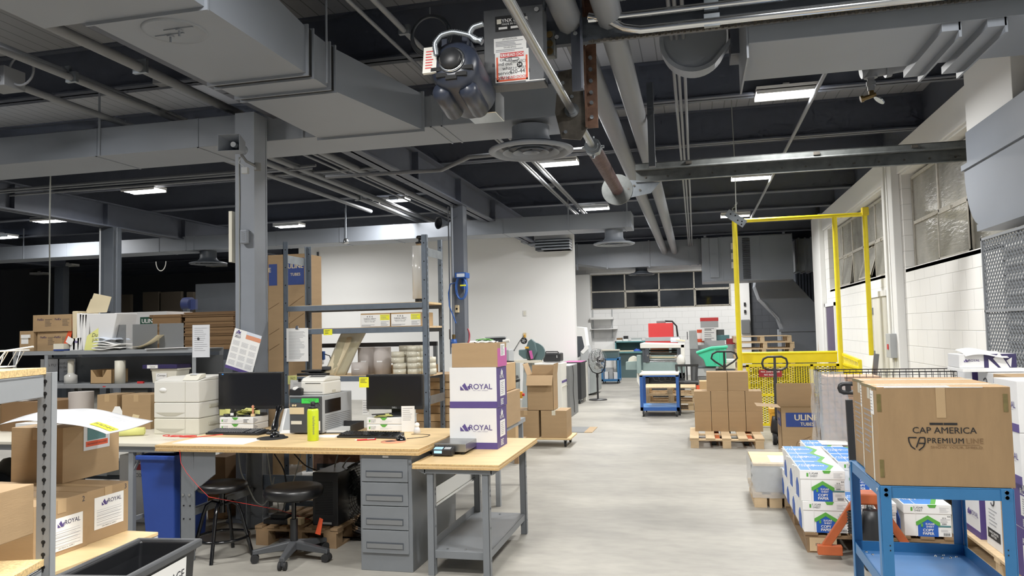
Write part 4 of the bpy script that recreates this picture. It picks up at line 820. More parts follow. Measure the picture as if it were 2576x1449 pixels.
m = MB(); [m.box(w/2, w/2+.0015, .04, d-.04, .03+i*.014, .034+i*.014) for i in range(8)]; m.build('vent', 'mid_grey_plastic', t)
m = MB(); [m.cyl((x, -.018, .215), (x, -.012, .215), .008, n=10) for x in (-.1, -.08)]; m.build('button', 'tan_note', t)
h0 = DZ+.286
t = T('label_printer', 'small white desktop label printer sitting on the grey printer', 'printer', (-2.83, 5.32, h0), rz=-.05); MB().box(-.10, .10, -.02, .24, 0, .10).build('housing', 'white_plastic', t, bevel=.012)
m = MB(); m.prism([(-.02, .098), (.24, .098), (.24, .125), (.08, .14), (.0, .125)], -.098, .098, 'x'); m.build('lid', 'white_plastic', t, bevel=.01); m = MB(); m.prism([(.03, .1335), (.1, .142), (.19, .1335), (.19, .130)], -.06, .07, 'x'); m.build('lid_window', 'dark_grey_plastic', t)
m = MB(); m.box(-.06, .07, -.022, -.018, .085, .09); m.box(-.085, .085, -.0215, -.019, .02, .023); m.build('label_slot', 'slot_black', t); card(t, 'r', .1, .15, .01, .03, .1015, 'cream_shadow', 'rating_label')
t = T('tape_dispenser', 'small black tape dispenser on the grey label printer', 'tape dispenser', (-2.95, 5.27, h0)); m = MB(); m.prism([(-.05, 0), (.05, 0), (.055, .05), (.03, .06), (.0, .04), (-.02, .045), (-.045, .05)], -.02, .02, 'y'); m.build('dispenser_body', 'black_plastic', t, bevel=.004); m = MB(); m.cyl((.0, -.012, .045), (.0, .012, .045), .022, n=20); m.build('tape_roll', 'paper', t)
# phone with handset
t = T('desk_phone', 'black desk phone handset on its grey keypad base beside the printer', 'telephone', (-3.10, 5.36, DZ), rz=.25); m = MB(); m.prism([(-.1, 0), (.08, 0), (.1, .17), (.06, .17)], -.02, .12, 'x'); m.build('phone_base', 'paper', t, bevel=.004)
m = MB(); m.prism([(-.075, .022), (.045, .165), (.04, .17), (-.08, .027)], .01, .10, 'x'); m.build('keypad', 'light_grey_plastic', t)
m = MB(); m.tube([(-.05, -.1, .02), (-.05, -.08, .05), (-.05, -.04, .10), (-.05, .0, .145), (-.05, .04, .175), (-.05, .07, .18)], [.022, .028, .018, .018, .028, .022], 14); m.build('handset', 'black_gloss', t)
m = MB(); m.lathe([(0, 0), (.05, 0), (.05, .012), (.02, .025), (0, .025)], (-.06, -.1, 0), 24); m.build('handset_rest', 'black_plastic', t)
m = MB(); m.tube([(-.05+.012*math.cos(i*.9)-.0*i, -.12-.0015*i, .03+.012*math.sin(i*.9)*.6) for i in range(50)], .0025, 5); m.build('coil_cord', 'cable_black', t)
# stationery on the left reams
t = T('rubber_stamp', 'small black self-inking stamp on the left paper reams', 'stamp', (-3.60, 5.44, RZ)); MB().box(-.02, .02, -.012, .02, 0, .045).build('stamp_body', 'black_plastic', t, bevel=.004); MB().box(-.014, .014, -.0135, -.011, .01, .03).build('stamp_label', 'paper', t); MB().cyl((0, 0, .045), (0, 0, .06), .012).build('handle', 'black_plastic', t)
t = T('tape_roll', 'small roll of black tape lying on the left paper reams', 'tape roll', (-3.66, 5.46, RZ)); m = MB(); m.lathe([(.012, 0), (.032, 0), (.032, .018), (.012, .018), (.012, 0)], n=24); m.build('roll', 'black_plastic', t)
t = T('wooden_stamp', 'wooden handled stamp standing on the left paper reams', 'stamp', (-3.44, 5.47, RZ)); MB().box(-.014, .014, -.01, .01, 0, .02).build('stamp_base', 'ply', t); m = MB(); m.lathe([(.006, .02), (.009, .04), (.007, .06), (.012, .08), (0, .09)], n=16); m.build('handle', 'salmon', t)
t = T('loose_notes', 'messy heap of yellow notes on the left paper reams', 'notes', (-3.52, 5.48, RZ)); rnd = random.Random(5); t['kind'] = 'stuff'
for i in range(9): m = MB(); m.ob((rnd.uniform(-.04, .05), rnd.uniform(-.02, .03), .004+i*.006), (.075, .075, .001), rnd.random()*3, rnd.uniform(-.2, .2), rnd.uniform(-.2, .2)); m.build('note', rnd.choice(['note_yellow', 'note_yellow', 'dark_grey_plastic']), t)
t = T('loose_notes', 'pile of pale green notes on the right paper reams', 'notes', (-2.36, 5.50, RZ)); t['kind'] = 'stuff'
for i in range(6): m = MB(); m.ob((rnd.uniform(-.03, .05), rnd.uniform(-.02, .02), .002+i*.003), (.1, .09, .0012), rnd.random()*.6); m.build('note', rnd.choice(['note_yellow', 'black_plastic', 'note_yellow']), t)
t = T('printed_note', 'white handwritten note leaning against the right paper reams', 'note', (-2.12, 5.44, DZ), rz=.15); card(t, 'f', -.05, .05, 0, .19, 0, 'paper', 'note_sheet'); lines(t, 'f', -.04, .04, .08, .18, -.0015, 'ink_soft', 7, .003)
t = T('ghost_figurine', 'tiny white plastic figurine on the right side of the bench', 'figurine', (-2.02, 5.36, DZ)); m = MB(); m.lathe([(0, 0), (.026, 0), (.022, .03), (.014, .045), (0, .05)], n=20); m.build('figurine_base', 'film', t); MB().sphere((0, 0, .06), .019, 16).build('figurine_head', 'paper', t)
t = T('letter_tray', 'black letter tray with papers between the printer and right monitor', 'letter tray', (-2.66, 5.46, DZ), rz=.1); m = MB(); m.box(-.12, .12, -.16, .14, 0, .005); m.box(-.12, -.115, -.16, .14, 0, .06); m.box(.115, .12, -.16, .14, 0, .06); m.box(-.12, .12, .135, .14, 0, .06); m.build('tray', 'black_plastic', t); MB().box(-.1, .1, -.15, .12, .006, .02).build('papers', 'paper', t)
m = MB(); m.tube([(-.14, -.14, .0), (-.13, -.1, .05), (-.11, -.06, .06)], .004, 6); m.build('tray_clip', 'black_plastic', t)
t = T('red_cable', 'tangled red cord lying at the left end of the workbench', 'cord', (-3.88, 5.05, .765)); m = MB(); pts = [(.1*math.cos(i*.55)*(.4+.02*i)-.05+.008*i, .05*math.sin(i*.55)*(.5+.02*i), .024+.003*math.sin(i*.4)) for i in range(34)]+[(.36, .1, .024), (.5, .16, .024)]; m.tube(pts, .003, 6); m.build('cord', 'red_cable', t)
p = P(470, 1140, Y=4.63); t = T('red_cable', 'thin red cord hanging down the bench leg', 'cord', (p.x, 4.63, 0)); q = [P(x, y, Y=4.62)-Vector((p.x, 4.63, 0)) for x, y in ((452, 1132), (455, 1165), (470, 1190), (500, 1225), (525, 1250))]+[Vector((.4, .5, .25)), Vector((.6, .7, .12))]; MB().tube(q, .0018, 6).build('cord', 'red_cable', t)
# ---------------------------------------------------------------- HP style printer on the laminate table
t = T('office_printer', 'tall beige office laser printer with two paper trays on the laminate table', 'printer', (-4.24, 5.33, .76)); w, d = .41, .52
for i, (z0, z1, mt_, nm) in enumerate(((0, .125, 'cream_plastic', 'paper_tray'), (.128, .25, 'white_plastic', 'paper_tray'), (.253, .42, 'white_plastic', 'printer_body'))):
    o = MB().box(0, w, 0, d, z0, z1).build(nm, mt_, t, bevel=.008)
    if i < 2:
        m = MB(); m.prism([(.02, z0+.045), (.28, z0+.045), (.2, z0+.018), (.1, z0+.018)], -.003, .002, 'y'); m.build('grip_recess', 'cream_shadow', o)
    MB().box(.285, .288, -.0015, .0, z0+.004, z1-.004).build('seam', 'cream_shadow', t)
m = MB(); m.prism([(0, .42), (d, .42), (d, .445), (.2, .45), (.08, .435)], 0, w, 'x'); m.build('top_cover', 'white_plastic', t, bevel=.008)
m = MB(); m.prism([(.01, .425), (.12, .445), (.12, .475), (.06, .468)], .25, w-.02, 'x'); m.build('control_panel', 'cream_plastic', t, bevel=.004); m = MB(); m.prism([(.05, .466), (.1, .4745), (.1, .4755), (.05, .467)], .29, w-.06, 'x'); m.build('lcd_panel', 'light_grey_plastic', t)
m = MB(); m.lathe([(0, 0), (.028, 0), (.028, .001), (0, .001)], (0, 0, 0), 24, 'y'); o = m.build('sticker', 'paper', t); o.location = (.085, -.003, .35); o.scale = (1.2, 1, .7)
m = MB(); [m.box(w, w+.002, .3, .42, z, z+.03) for z in (.36, .20)]; m.build('vent', 'cream_shadow', t)
m = MB(); [m.box(w, w+.012, .12+i*.01, .5, z, z+.03) for i, z in enumerate((.06, .2))]; m.build('side_grip', 'cream_shadow', t, bevel=.008)
# laminate table left of the bench
t = T('folding_table', 'long cream laminate-topped table with grey angled legs behind the stacked cartons', 'table', (-7.5, 4.86, 0)); w = -3.70+7.5
MB().box(0, w, 0, 1.0, .735, .76).build('tabletop', 'laminate', t, bevel=.004); MB().box(.02, w-.02, .03, .06, .69, .735).build('apron', 'shelf_grey', t)
lx = P(328, 1200, Y=4.9).x+7.5
for xx in (lx, lx-2.6):
    m = MB(); m.box(xx-.02, xx+.02, .04, .08, 0, .735); m.build('leg', 'shelf_grey', t, bevel=.003); MB().bar((xx+.02, .06, .56), (xx+.11, .06, .72), .025, .008).build('brace', 'shelf_grey', t)
    m = MB(); m.box(xx-.02, xx+.02, .88, .92, 0, .735); m.build('leg', 'shelf_grey', t, bevel=.003); MB().box(xx-.01, xx+.01, .08, .9, .18, .21).build('stretcher', 'shelf_grey', t)
# yellow rolled sheet
t = T('paper_roll', 'rolled yellow sheet lying on the laminate table left of the printer', 'paper roll', (-4.36, 5.22, .76), rz=.45); m = MB(); n = 40
sp = [((.012+.022*i/n)*math.cos(i*.42), (.012+.022*i/n)*math.sin(i*.42)+.035) for i in range(n+1)]
m.add([(-.10, a, b) for a, b in sp]+[(.10, a, b) for a, b in sp], [(i, i+1, n+2+i, n+1+i) for i in range(n)], True); m.build('rolled_sheet', 'note_yellow', t, solid=.002)
# ================================================================ NEAR LEFT RACK
RR = .32
t = T('boltless_rack', 'grey keyhole-slotted steel rack with chipboard shelves at the near left edge', 'rack', (-2.12, 2.165, 0), rz=RR)
def post(t, x, y, h, sx=-1, sy=-1, mt='shelf_grey', slots=True, w=.042, face='r', step=.0385, z0=0, hole='slot_black', nm='post'):
    m = MB(); a, b = sorted((x, x+sx*w)); c, d = sorted((y, y+sy*w)); e = .003
    m.box(a, b, y-e if sy > 0 else y, y if sy > 0 else y+e, z0, h) if False else m.box(a, b, min(y, y+sy*e), max(y, y+sy*e), z0, h)
    m.box(min(x, x+sx*e), max(x, x+sx*e), c, d, z0, h); o = m.build(nm, mt, t)
    if slots:
        g = MB(); n = int((h-z0-.03)/step)
        for i in range(n):
            z = h-.03-i*step
            xx = x+(.0006 if sx < 0 else -.0006)
            g.cyl((xx, (c+d)/2, z), (xx+.0006*(1 if sx < 0 else -1), (c+d)/2, z), .0065, n=10); g.cyl((xx, (c+d)/2+.002, z-.012), (xx+.0006*(1 if sx < 0 else -1), (c+d)/2+.002, z-.012), .004, n=8)
        g.build('slot_row', hole, o)
    return o
def near_post(x, y):
    m = MB(); m.box(x-.045, x, y-.004, y, 0, 1.415); m.box(x-.003, x, y-.004, y+.035, 0, 1.415); o = m.build('post', 'shelf_grey', t, bevel=.001)
    g = MB()
    for i in range(34): z = 1.385-i*.041; g.cyl((x-.021, y-.0045, z), (x-.021, y-.0039, z), .007, n=12); g.cyl((x-.021+.001, y-.0045, z-.013), (x-.021, y-.0039, z-.013), .0038, n=10); g.box(x-.024, x-.018, y-.0045, y-.0039, z-.013, z)
    g.build('slot_row', 'slot_black', o)
near_post(0, 0); near_post(-.56, 0); near_post(0, -1.25); near_post(-.56, -1.25)
for z in (1.41, .775):
    MB().box(-.57, -.018, -1.24, -.004, z, z+.022).build('chipboard_shelf', 'chip', t)
    m = MB(); m.box(-.016, -.006, -1.21, -.042, z-.075, z-.002); m.box(-.03, -.006, -1.21, -.042, z-.012, z-.002); m.box(-.588, -.58, -1.21, -.042, z-.075, z-.002); m.box(-.56, -.04, -.015, -.006, z-.075, z-.002); m.box(-.56, -.04, -1.24, -1.23, z-.075, z-.002); m.build('shelf_beam', 'shelf_grey', t, bevel=.002)
# wire basket on the near rack
B0 = Vector((-2.33, 2.22, 1.435)); t = T('wire_basket', 'white wire basket tray lying on the near rack top', 'wire basket', B0, rz=RR)
m = MB(); w, d, h = .42, .30, .055
for z, e in ((0, 0), (h, .03)): m.tube([(-w-e, -d-e, z), (e, -d-e, z), (e, e, z), (-w-e, e, z)], .0022, 6, True)
for i in range(9): x = -w*i/8; m.tube([(x, .03, h), (x, 0, 0), (x, -d, 0), (x, -d-.03, h)], .0014, 5)
for i in range(7): y = -d*i/6; m.tube([(.03, y, h), (0, y, 0), (-w, y, 0), (-w-.03, y, h)], .0014, 5)
m.build('basket_wires', 'white_plastic', t)
m = MB(); m.tube([(.06, .0, h+.012), (-.02, -.02, h-.0), (-.05, -.03, .01), (-.12, -.04, .004), (-.17, -.05, .01), (-.18, -.06, h-.015), (-.26, -.08, h-.012)], .0035, 8); m.build('handle', 'white_plastic', t)
for i, (dz, mt_) in enumerate(((.003, 'ink_pale'), (.007, 'paper'), (.011, 'cream_plastic'))):
    t2 = T('paper_sheet', ['grey paper sheet at the bottom of the wire basket', 'white paper sheet in the wire basket', 'cream paper sheet topmost in the wire basket'][i], 'paper sheet', B0+Vector((-.17+.02*i, -.2-.02*i, dz)), rz=RR+.1*i, group='papers in the wire basket'); MB().box(-.14, .14, -.1, .1, 0, .001).build('sheet', mt_, t2)
# boxes on the chip shelf, plywood trolley and the cartons on it
d1 = carton('plain brown carton on the lower chipboard shelf at the bottom left corner', -2.98, -2.52, 1.98, 2.50, .80, .985, tape='x'); d1.rotation_euler.z = 0; d1.location = (-2.63, 2.02, .80)
place(d1, (-2.65, 2.14, .799), .12)
t = T('gift_box', 'small purple box on the carton at the left edge', 'box', (-2.66, 2.12, .986), rz=.2); MB().box(-.07, .09, -.05, .05, 0, .07).build('box_body', 'purple', t); card(t, 'r', -.03, .03, .02, .06, .0915, 'paper', 'print')
zt = .565
t = T('plywood_trolley', 'low plywood-topped pallet trolley carrying the stacked brown cartons', 'trolley', (-2.62, 2.9, 0)); c1 = P(400, 1338, Z=zt); c2 = P(150, 1432, Z=zt); print('ply', c1, c2)
xr = (c1.x+c2.x)/2+2.62; MB().box(-1.3, xr, c2.y-2.9-.25, c1.y-2.9+.0, zt-.018, zt).build('deck_board', 'ply', t, bevel=.003)
MB().box(-1.3, xr, c2.y-2.9-.25, c1.y-2.9, zt-.17, zt-.02).build('side_panel', 'light_grey_plastic', t, bevel=.004)
for x, y in ((-1.2, -.4), (-1.2, .2), (xr-.08, -.4), (xr-.08, .2)): MB().box(x, x+.06, y, y+.06, 0, zt-.17).build('leg', 'light_grey_plastic', t)
m = MB(); m.prism([(.1, -.1), (xr, -.1), (xr, .1)], zt+.0002, zt+.001, 'z'); 
x3 = P(215, 1372, Z=zt).x; ya, yb, yc = P(146, 1430, Z=zt).y, P(213, 1372, Z=zt).y, P(310, 1333, Z=zt).y
h3 = .235
def rl(o, u0, u1, v0, v1): label_form(o, 'r', u0, u1, v0, v1, o['w']/2+.0015)
b3 = carton('brown carton numbered 3 with a white form label, beside the garbage bin', x3-.40, x3, yb+.006, yc, zt, zt+.245, tape='x'); rl(b3, -.09, .10, .055, .205); text('3', .035, 'ink', b3, 'r', .115, .222, b3['w']/2+.001, .01)
b2 = carton('brown carton numbered 2 with a white form label, half behind the rack post', x3-.40, x3+.01, yb-.30, yb, zt, zt+.245, tape='x'); rl(b2, -.07, .12, .02, .165); text('2', .035, 'ink', b2, 'r', .125, .22, b2['w']/2+.001, .01)
b0 = carton('large plain brown carton at the far left of the plywood trolley', x3-1.0, x3-.42, yb-.30, yb+.15, zt, zt+.25, tape='x')
z1 = zt+.246; q0, q1, q2 = P(50, 1210, Z=z1), P(157, 1217, Z=z1), P(264, 1181, Z=z1); print('box1', q0, q1, q2)
b1 = carton('brown carton with a packing slip pouch, topmost on the trolley stack', q0.x-.02, q1.x, q1.y, q2.y, z1, z1+.275, tape='y', tape_mt='tape_tan'); w = b1['w']; d = b1['d']
b1.name = 'cardboard_box'
card(b1, 'r', -.06, .12, .14, .27, w/2+.0015, 'film', 'slip_pouch'); card(b1, 'r', -.035, .09, .19, .265, w/2+.003, 'teal', 'blue_slip'); card(b1, 'r', -.045, .105, .158, .185, w/2+.003, 'orange', 'red_strip'); text('PACKING LIST ENCLOSED', .0115, 'ink', b1, 'r', .03, .171, w/2+.0045, .01)
# big white film sheet draped over that box
zf = z1+.29
t = T('plastic_sheet', 'large curled white plastic sheet with a yellow label lying on the top carton', 'plastic sheet', (0, 0, 0))
A = P(0, 1052, Z=zf); B_ = P(380, 1060, Z=zf-.02); Cc = P(268, 1091, Z=zf-.05); Dd = P(150, 1030, Z=zf+.02)
A = P(-60, 1075, Y=2.55); E_ = P(130, 1060, Y=2.6)
L0, L1, R1, R0 = P(0, 1068, Y=2.75), P(268, 1093, Y=2.85), P(385, 1060, Y=3.45), P(130, 1028, Y=3.5)
def sheet(u, v):
    a = L0.lerp(L1, u); b = R0.lerp(R1, u); p = a.lerp(b, v); k = math.sin(PI*u)
    return (p.x, p.y, p.z+.035*k*(1-.4*v)+.01*math.sin(u*9+v*4)*.5)
MB().grid(sheet, 24, 14).build('sheet', 'film', t, solid=.003)
def onsheet(u0, u1, v0, v1, nm, mt_, off=.004):
    m = MB(); m.grid(lambda u, v: tuple(Vector(sheet(u0+(u1-u0)*u, v0+(v1-v0)*v))+Vector((0, 0, off))), 8, 3); return m.build(nm, mt_, t)
onsheet(.78, .98, .10, .28, 'yellow_label', 'lime_tab')
for i in range(6): onsheet(.52, .80+.02*i, .36+.08*i, .366+.08*i, 'print_line', 'ink_pale', .003)
for i in range(9): onsheet(.80+.02*i, .808+.02*i, .15+.008*(i % 3), .23-.02*(i % 2), 'handwriting', 'ink', .006)
# garbage bin
rz_ = .12; t = T('garbage_bin', 'open black slim garbage bin with a white sign, bottom foreground', 'garbage bin', (-2.24, 2.70, 0), rz=rz_)
def binshape(t, w, d, h, mt, rim, inner, taper=.78, lip=.02):
    def ring(f, z, e=0): return [(sx*(w/2*f+e), sy*(d/2*f+e), z) for sx, sy in ((-1, -1), (1, -1), (1, 1), (-1, 1))]
    m = MB(); r = [ring(taper, 0), ring(.97, h-.03), ring(1, h), ring(1, h, -lip), ring(.95, h-.06, -.01), ring(taper, .01, -.01)]
    vs = sum(r, []); fs = [(0, 1, 2, 3)]+[(i*4+j, i*4+(j+1) % 4, (i+1)*4+(j+1) % 4, (i+1)*4+j) for i in range(5) for j in range(4)]+[(20, 21, 22, 23)]
    m.add(vs, fs); m.build('bin_body', mt, t, bevel=.018, seg=3)
    m = MB(); a, b = w/2, d/2; e = .016; m.box(-a-e, a+e, -b-e, -b+.01, h-.03, h+.004); m.box(-a-e, a+e, b-.01, b+e, h-.03, h+.004); m.box(-a-e, -a+.01, -b, b, h-.03, h+.004); m.box(a-.01, a+e, -b, b, h-.03, h+.004); m.build('rim', rim, t, bevel=.008, seg=2)
binshape(t, .27, .50, .645, 'black_gloss' if False else 'black_plastic', 'dark_grey_plastic', 'black_plastic')
m = MB(); W_, D_ = .127, .2
o = card(t, 'r', -.10, .16, .42, .60, .131, 'paper', 'garbage_sign'); o.rotation_euler = (0, .045, 0); o2 = text('GARBAGE', .052, 'ink', t, 'r', .03, .535, .1345, .03); text('LANDFILL', .022, 'ink', t, 'r', .03, .475, .132, .0)
# blue recycling bin
t = T('recycling_bin', 'tall slim royal blue recycling bin under the left bench end', 'bin', (-3.87, 5.12, 0)); binshape(t, .30, .46, .665, 'blue_bin', 'blue_bin', 'blue_bin_dark', .8)
# stools
t = T('round_stool', 'black round stool with tubular legs and foot ring', 'stool', (-3.26, 4.80, 0))
m = MB(); m.lathe([(0, .455), (.15, .455), (.165, .462), (.17, .48), (.165, .498), (.15, .507), (0, .51)], n=40); m.build('seat', 'seat_vinyl', t); MB().cyl((0, 0, .30), (0, 0, .455), .02, n=14).build('post', 'black_gloss', t)
for k in range(4):
    a = .25+k*PI/2; ca, sa = math.cos(a), math.sin(a); MB().tube([(.02*ca, .02*sa, .36), (.07*ca, .07*sa, .375), (.11*ca, .11*sa, .35), (.135*ca, .135*sa, .28), (.21*ca, .21*sa, .0)], .013, 10).build('leg', 'black_gloss', t)
m = MB(); m.tube([(.178*math.cos(2*PI*i/32), .178*math.sin(2*PI*i/32), .135) for i in range(32)], .010, 8, True); m.build('foot_ring', 'black_gloss', t)
cc = P(765, 1385, Z=.03); t = T('swivel_stool', 'black padded swivel stool on a five-star castor base', 'stool', (-2.72, 4.82, 0))
m = MB(); m.lathe([(0, .415), (.17, .415), (.19, .425), (.2, .45), (.198, .475), (.185, .49), (.12, .497), (0, .494)], n=44); m.build('seat', 'seat_vinyl', t)
MB().cyl((0, 0, .1), (0, 0, .27), .026, n=18).build('gas_lift', 'black_plastic', t); MB().cyl((0, 0, .27), (0, 0, .42), .016, n=14).build('piston', 'black_gloss', t); MB().box(-.1, .1, -.1, .1, .40, .416).build('seat_plate', 'black_plastic', t)
for k in range(5):
    a = -1.35+k*2*PI/5; ca, sa = math.cos(a), math.sin(a); n = Vector((-sa, ca, 0)); r0, r1 = .02, .27
    m = MB(); p0 = [(Vector((ca*r0, sa*r0, 0))+n*x)+Vector((0, 0, z)) for x, z in ((-.03, .07), (.03, .07), (.026, .125), (-.026, .125))]; p1 = [(Vector((ca*r1, sa*r1, 0))+n*x)+Vector((0, 0, z)) for x, z in ((-.02, .055), (.02, .055), (.016, .085), (-.016, .085))]
    m.add(p0+p1, [(0, 1, 2, 3), (7, 6, 5, 4), (0, 4, 5, 1), (1, 5, 6, 2), (2, 6, 7, 3), (3, 7, 4, 0)]); leg = m.build('base_leg', 'dark_grey_plastic', t, bevel=.006)
    c = Vector((ca*.255, sa*.255, 0)); m = MB()
    for s in (-1, 1): m.cyl(c+n*s*.008+Vector((0, 0, .028)), c+n*s*.026+Vector((0, 0, .028)), .028, n=18)
    m.build('caster', 'rubber', leg); m = MB(); m.box(c.x-.012, c.x+.012, c.y-.012, c.y+.012, .03, .06); m.build('caster_fork', 'dark_grey_plastic', leg)
# ================================================================ pallets
def pallet(label, x, y, w, d, h=.12, rz=0, mt='pallet_wood', group=None, nb=7, blocks=True, name='wooden_pallet', z=0):
    """boards run along x, blocks and stringers along y"""
    t = T(name, label, 'pallet', (x, y, z), rz=rz, group=group); bw = w*.62/nb
    m = MB()
    for i in range(nb):
        u = -w/2+bw/2+(w-bw)*i/(nb-1); m.box(u-bw/2, u+bw/2, -d/2, d/2, h-.018, h)
    m.build('deck_boards', mt, t, bevel=.002)
    [MB().box(-w/2, w/2, v-.045, v+.045, h-.036, h-.018).build('stringer_board', mt, t) for v in (-d/2+.05, 0, d/2-.05)]
    [MB().box(u-.05, u+.05, v-.05, v+.05, .016, h-.036).build('block', mt, t) for u in (-w/2+.06, 0, w/2-.06) for v in (-d/2+.05, 0, d/2-.05)]
    m = MB(); [m.box(u-.05, u+.05, -d/2, d/2, 0, .016) for u in (-w/2+.06, 0, w/2-.06)]; m.build('bottom_boards', mt, t); return t
pallet('worn wooden pallet under the workbench holding a computer tower', -2.86, 5.40, .66, .62, .14, mt='pallet_dark')
t = T('computer_tower', 'black computer tower on the pallet under the workbench', 'computer', (-2.66, 5.38, .141)); MB().box(-.1, .1, -.22, .22, 0, .38).build('case', 'black_plastic', t, bevel=.004); m = MB(); [m.box(-.08, .06, -.2215, -.22, .08+i*.012, .085+i*.012) for i in range(20)]; m.build('front_vents', 'slot_black', t); card(t, 'f', -.02, .05, .01, .025, -.2215, 'light_grey_plastic', 'badge')
t = T('network_box', 'small black network box on the under-bench pallet', 'network box', (-3.05, 5.22, .141)); MB().box(-.1, .1, -.08, .08, 0, .03).build('case', 'black_plastic', t, bevel=.003); m = MB(); m.box(-.06, .06, -.05, .05, .03, .06); m.build('upper_case', 'black_plastic', t, bevel=.003)
t = T('power_strip', 'beige power adapter block on the under-bench pallet', 'power adapter', (-2.90, 5.17, .141)); MB().box(-.055, .055, -.03, .03, 0, .045).build('case', 'tan_note', t, bevel=.004); MB().box(-.03, -.01, -.032, -.03, .02, .04).build('switch', 'red', t)
t = T('orange_tag', 'bright orange tape flag hanging by the black floor fan', 'tape flag', (-2.60, 4.95, .14)); m = MB(); m.prism([(-.03, 0), (.01, -.01), (.03, .1), (.005, .11)], -.002, .002, 'y'); m.build('tape', 'orange', t)
def floor_fan(t, R, cz, tilt=0):
    pass
t = T('drum_fan', 'large black floor fan standing under the workbench by the drawers', 'fan', (-2.42, 5.42, 0)); cz = .30; R = .27
m = MB(); [m.tube([(R*k*math.cos(a), -.06-.03*(1-k), cz+R*k*math.sin(a)) for a in [2*PI*i/40 for i in range(40)]], .0022, 5, True) for k in [.3+.1*j*.7 for j in range(11)]]
for i in range(24): a = 2*PI*i/24; m.tube([(.06*math.cos(a), -.09, cz+.06*math.sin(a)), (R*.7*math.cos(a+.3), -.08, cz+R*.7*math.sin(a+.3)), (R*math.cos(a+.4), -.06, cz+R*math.sin(a+.4))], .0018, 5)
m.build('front_grille', 'black_gloss', t); m = MB(); m.lathe([(R, -.06), (R+.01, -.05), (R+.01, .1), (R, .11)], (0, 0, cz), 40, 'y'); m.build('drum', 'black_plastic', t)
m = MB(); m.lathe([(0, -.1), (.07, -.095), (.075, -.08), (0, -.06)], (0, 0, cz), 28, 'y'); m.build('hub_badge', 'black_matte', t)
for k in range(3):
    m = MB(); a0 = k*2*PI/3; m.grid(lambda u, v: ((.05+.19*u)*math.cos(a0+v*1.1), -.03+.05*v, cz+(.05+.19*u)*math.sin(a0+v*1.1)), 6, 6); m.build('blade', 'dark_grey_plastic', t, solid=.003)
MB().tube([(-.3, -.1, .012), (.3, -.1, .012), (.3, .15, .012), (-.3, .15, .012)], .012, 8, True).build('floor_stand', 'black_gloss', t)
# loose cables under the bench
for i, (lb, mt_, pts) in enumerate((('grey power cable drooping behind the round stool', 'cable_grey', ((600, 1140), (605, 1190), (625, 1225), (640, 1260), (660, 1275), (680, 1250), (690, 1200))),
        ('black cable looping under the workbench centre', 'cable_black', ((740, 1142), (770, 1175), (830, 1193), (870, 1185), (905, 1160))), ('grey cable hanging beside the column under the bench', 'cable_grey', ((672, 1140), (678, 1180), (682, 1215), (700, 1260), (700, 1300))),
        ('white thin cable under the workbench behind the swivel stool', 'cable_grey', ((756, 1142), (750, 1170), (742, 1200), (720, 1260), (705, 1300))), ('grey cable arching over the floor fan', 'cable_grey', ((850, 1142), (840, 1180), (842, 1210), (870, 1160), (880, 1150))),
        ('black cable bundle dropping to the network box', 'cable_black', ((690, 1142), (715, 1180), (722, 1230), (712, 1290), (700, 1310))))):
    pp = [P(x, y, Y=5.28+.03*i) for x, y in pts]; o = pp[0]; q = []
    for a, b in zip(pp, pp[1:]): q += [a.lerp(b, j/8)-o for j in range(8)]
    q.append(pp[-1]-o)
    for _ in range(8): q = [q[0]]+[(q[k-1]+q[k]*2+q[k+1])/4 for k in range(1, len(q)-1)]+[q[-1]]
    t = T('power_cable', lb, 'cable', o); MB().tube(q, .005, 6).build('cable', mt_, t)
# ================================================================ TALL OPEN RACK BEHIND THE BENCH
RX0, RX1, RY0, RY1 = -3.475, -2.155, 6.0, 6.42
t = T('open_rack', 'tall blue-grey slotted steel rack with plywood shelves behind the workbench', 'rack', (RX0, RY0, 0)); w, d = RX1-RX0, RY1-RY0; H_ = 2.34
for x, sx in ((0, 1), (w, -1)):
    for y, sy in ((0, 1), (d, -1)):
        m = MB(); a = min(x, x+sx*.045); m.box(a, a+.045, min(y, y+sy*.003), max(y, y+sy*.003), 0, H_); b = x; m.box(min(x, x+sx*.003), max(x, x+sx*.003), min(y, y+sy*.04), max(y, y+sy*.04), 0, H_); o = m.build('post', 'rack_blue', t)
        g = MB(); [g.cyl((a+.022, y-.0008 if sy > 0 else y-.0038, z), (a+.022, y, z), .006, n=8) for z in [.1+.155*i for i in range(15)]]
        if sy < 0 or True: [g.box(x+(-.0008 if sx > 0 else .0), x+(.0 if sx > 0 else .0008), min(y, y+sy*.04)+.017, min(y, y+sy*.04)+.023, z, z+.03) for z in [.05+.05*i for i in range(45)]]
        g.build('slot_row', 'slot_black', o)
for z in (1.775, 1.575, 1.17, .66, .12):
    m = MB(); m.box(.04, w-.04, -.012, .0, z-.045, z); m.box(.04, w-.04, d, d+.012, z-.045, z); m.build('shelf_beam', 'rack_blue', t, bevel=.002)
    MB().box(.005, w-.005, .004, d-.004, z-.012, z+.004).build('plywood_shelf', 'pallet_wood' if z < 1.7 else 'ply', t)
for z in (2.16, .93):
    MB().box(-.004, .0, .03, d-.03, z, z+.07).build('side_brace', 'galv', t); MB().box(w, w+.004, .03, d-.03, z, z+.07).build('side_brace', 'galv', t)
ZT = 1.581
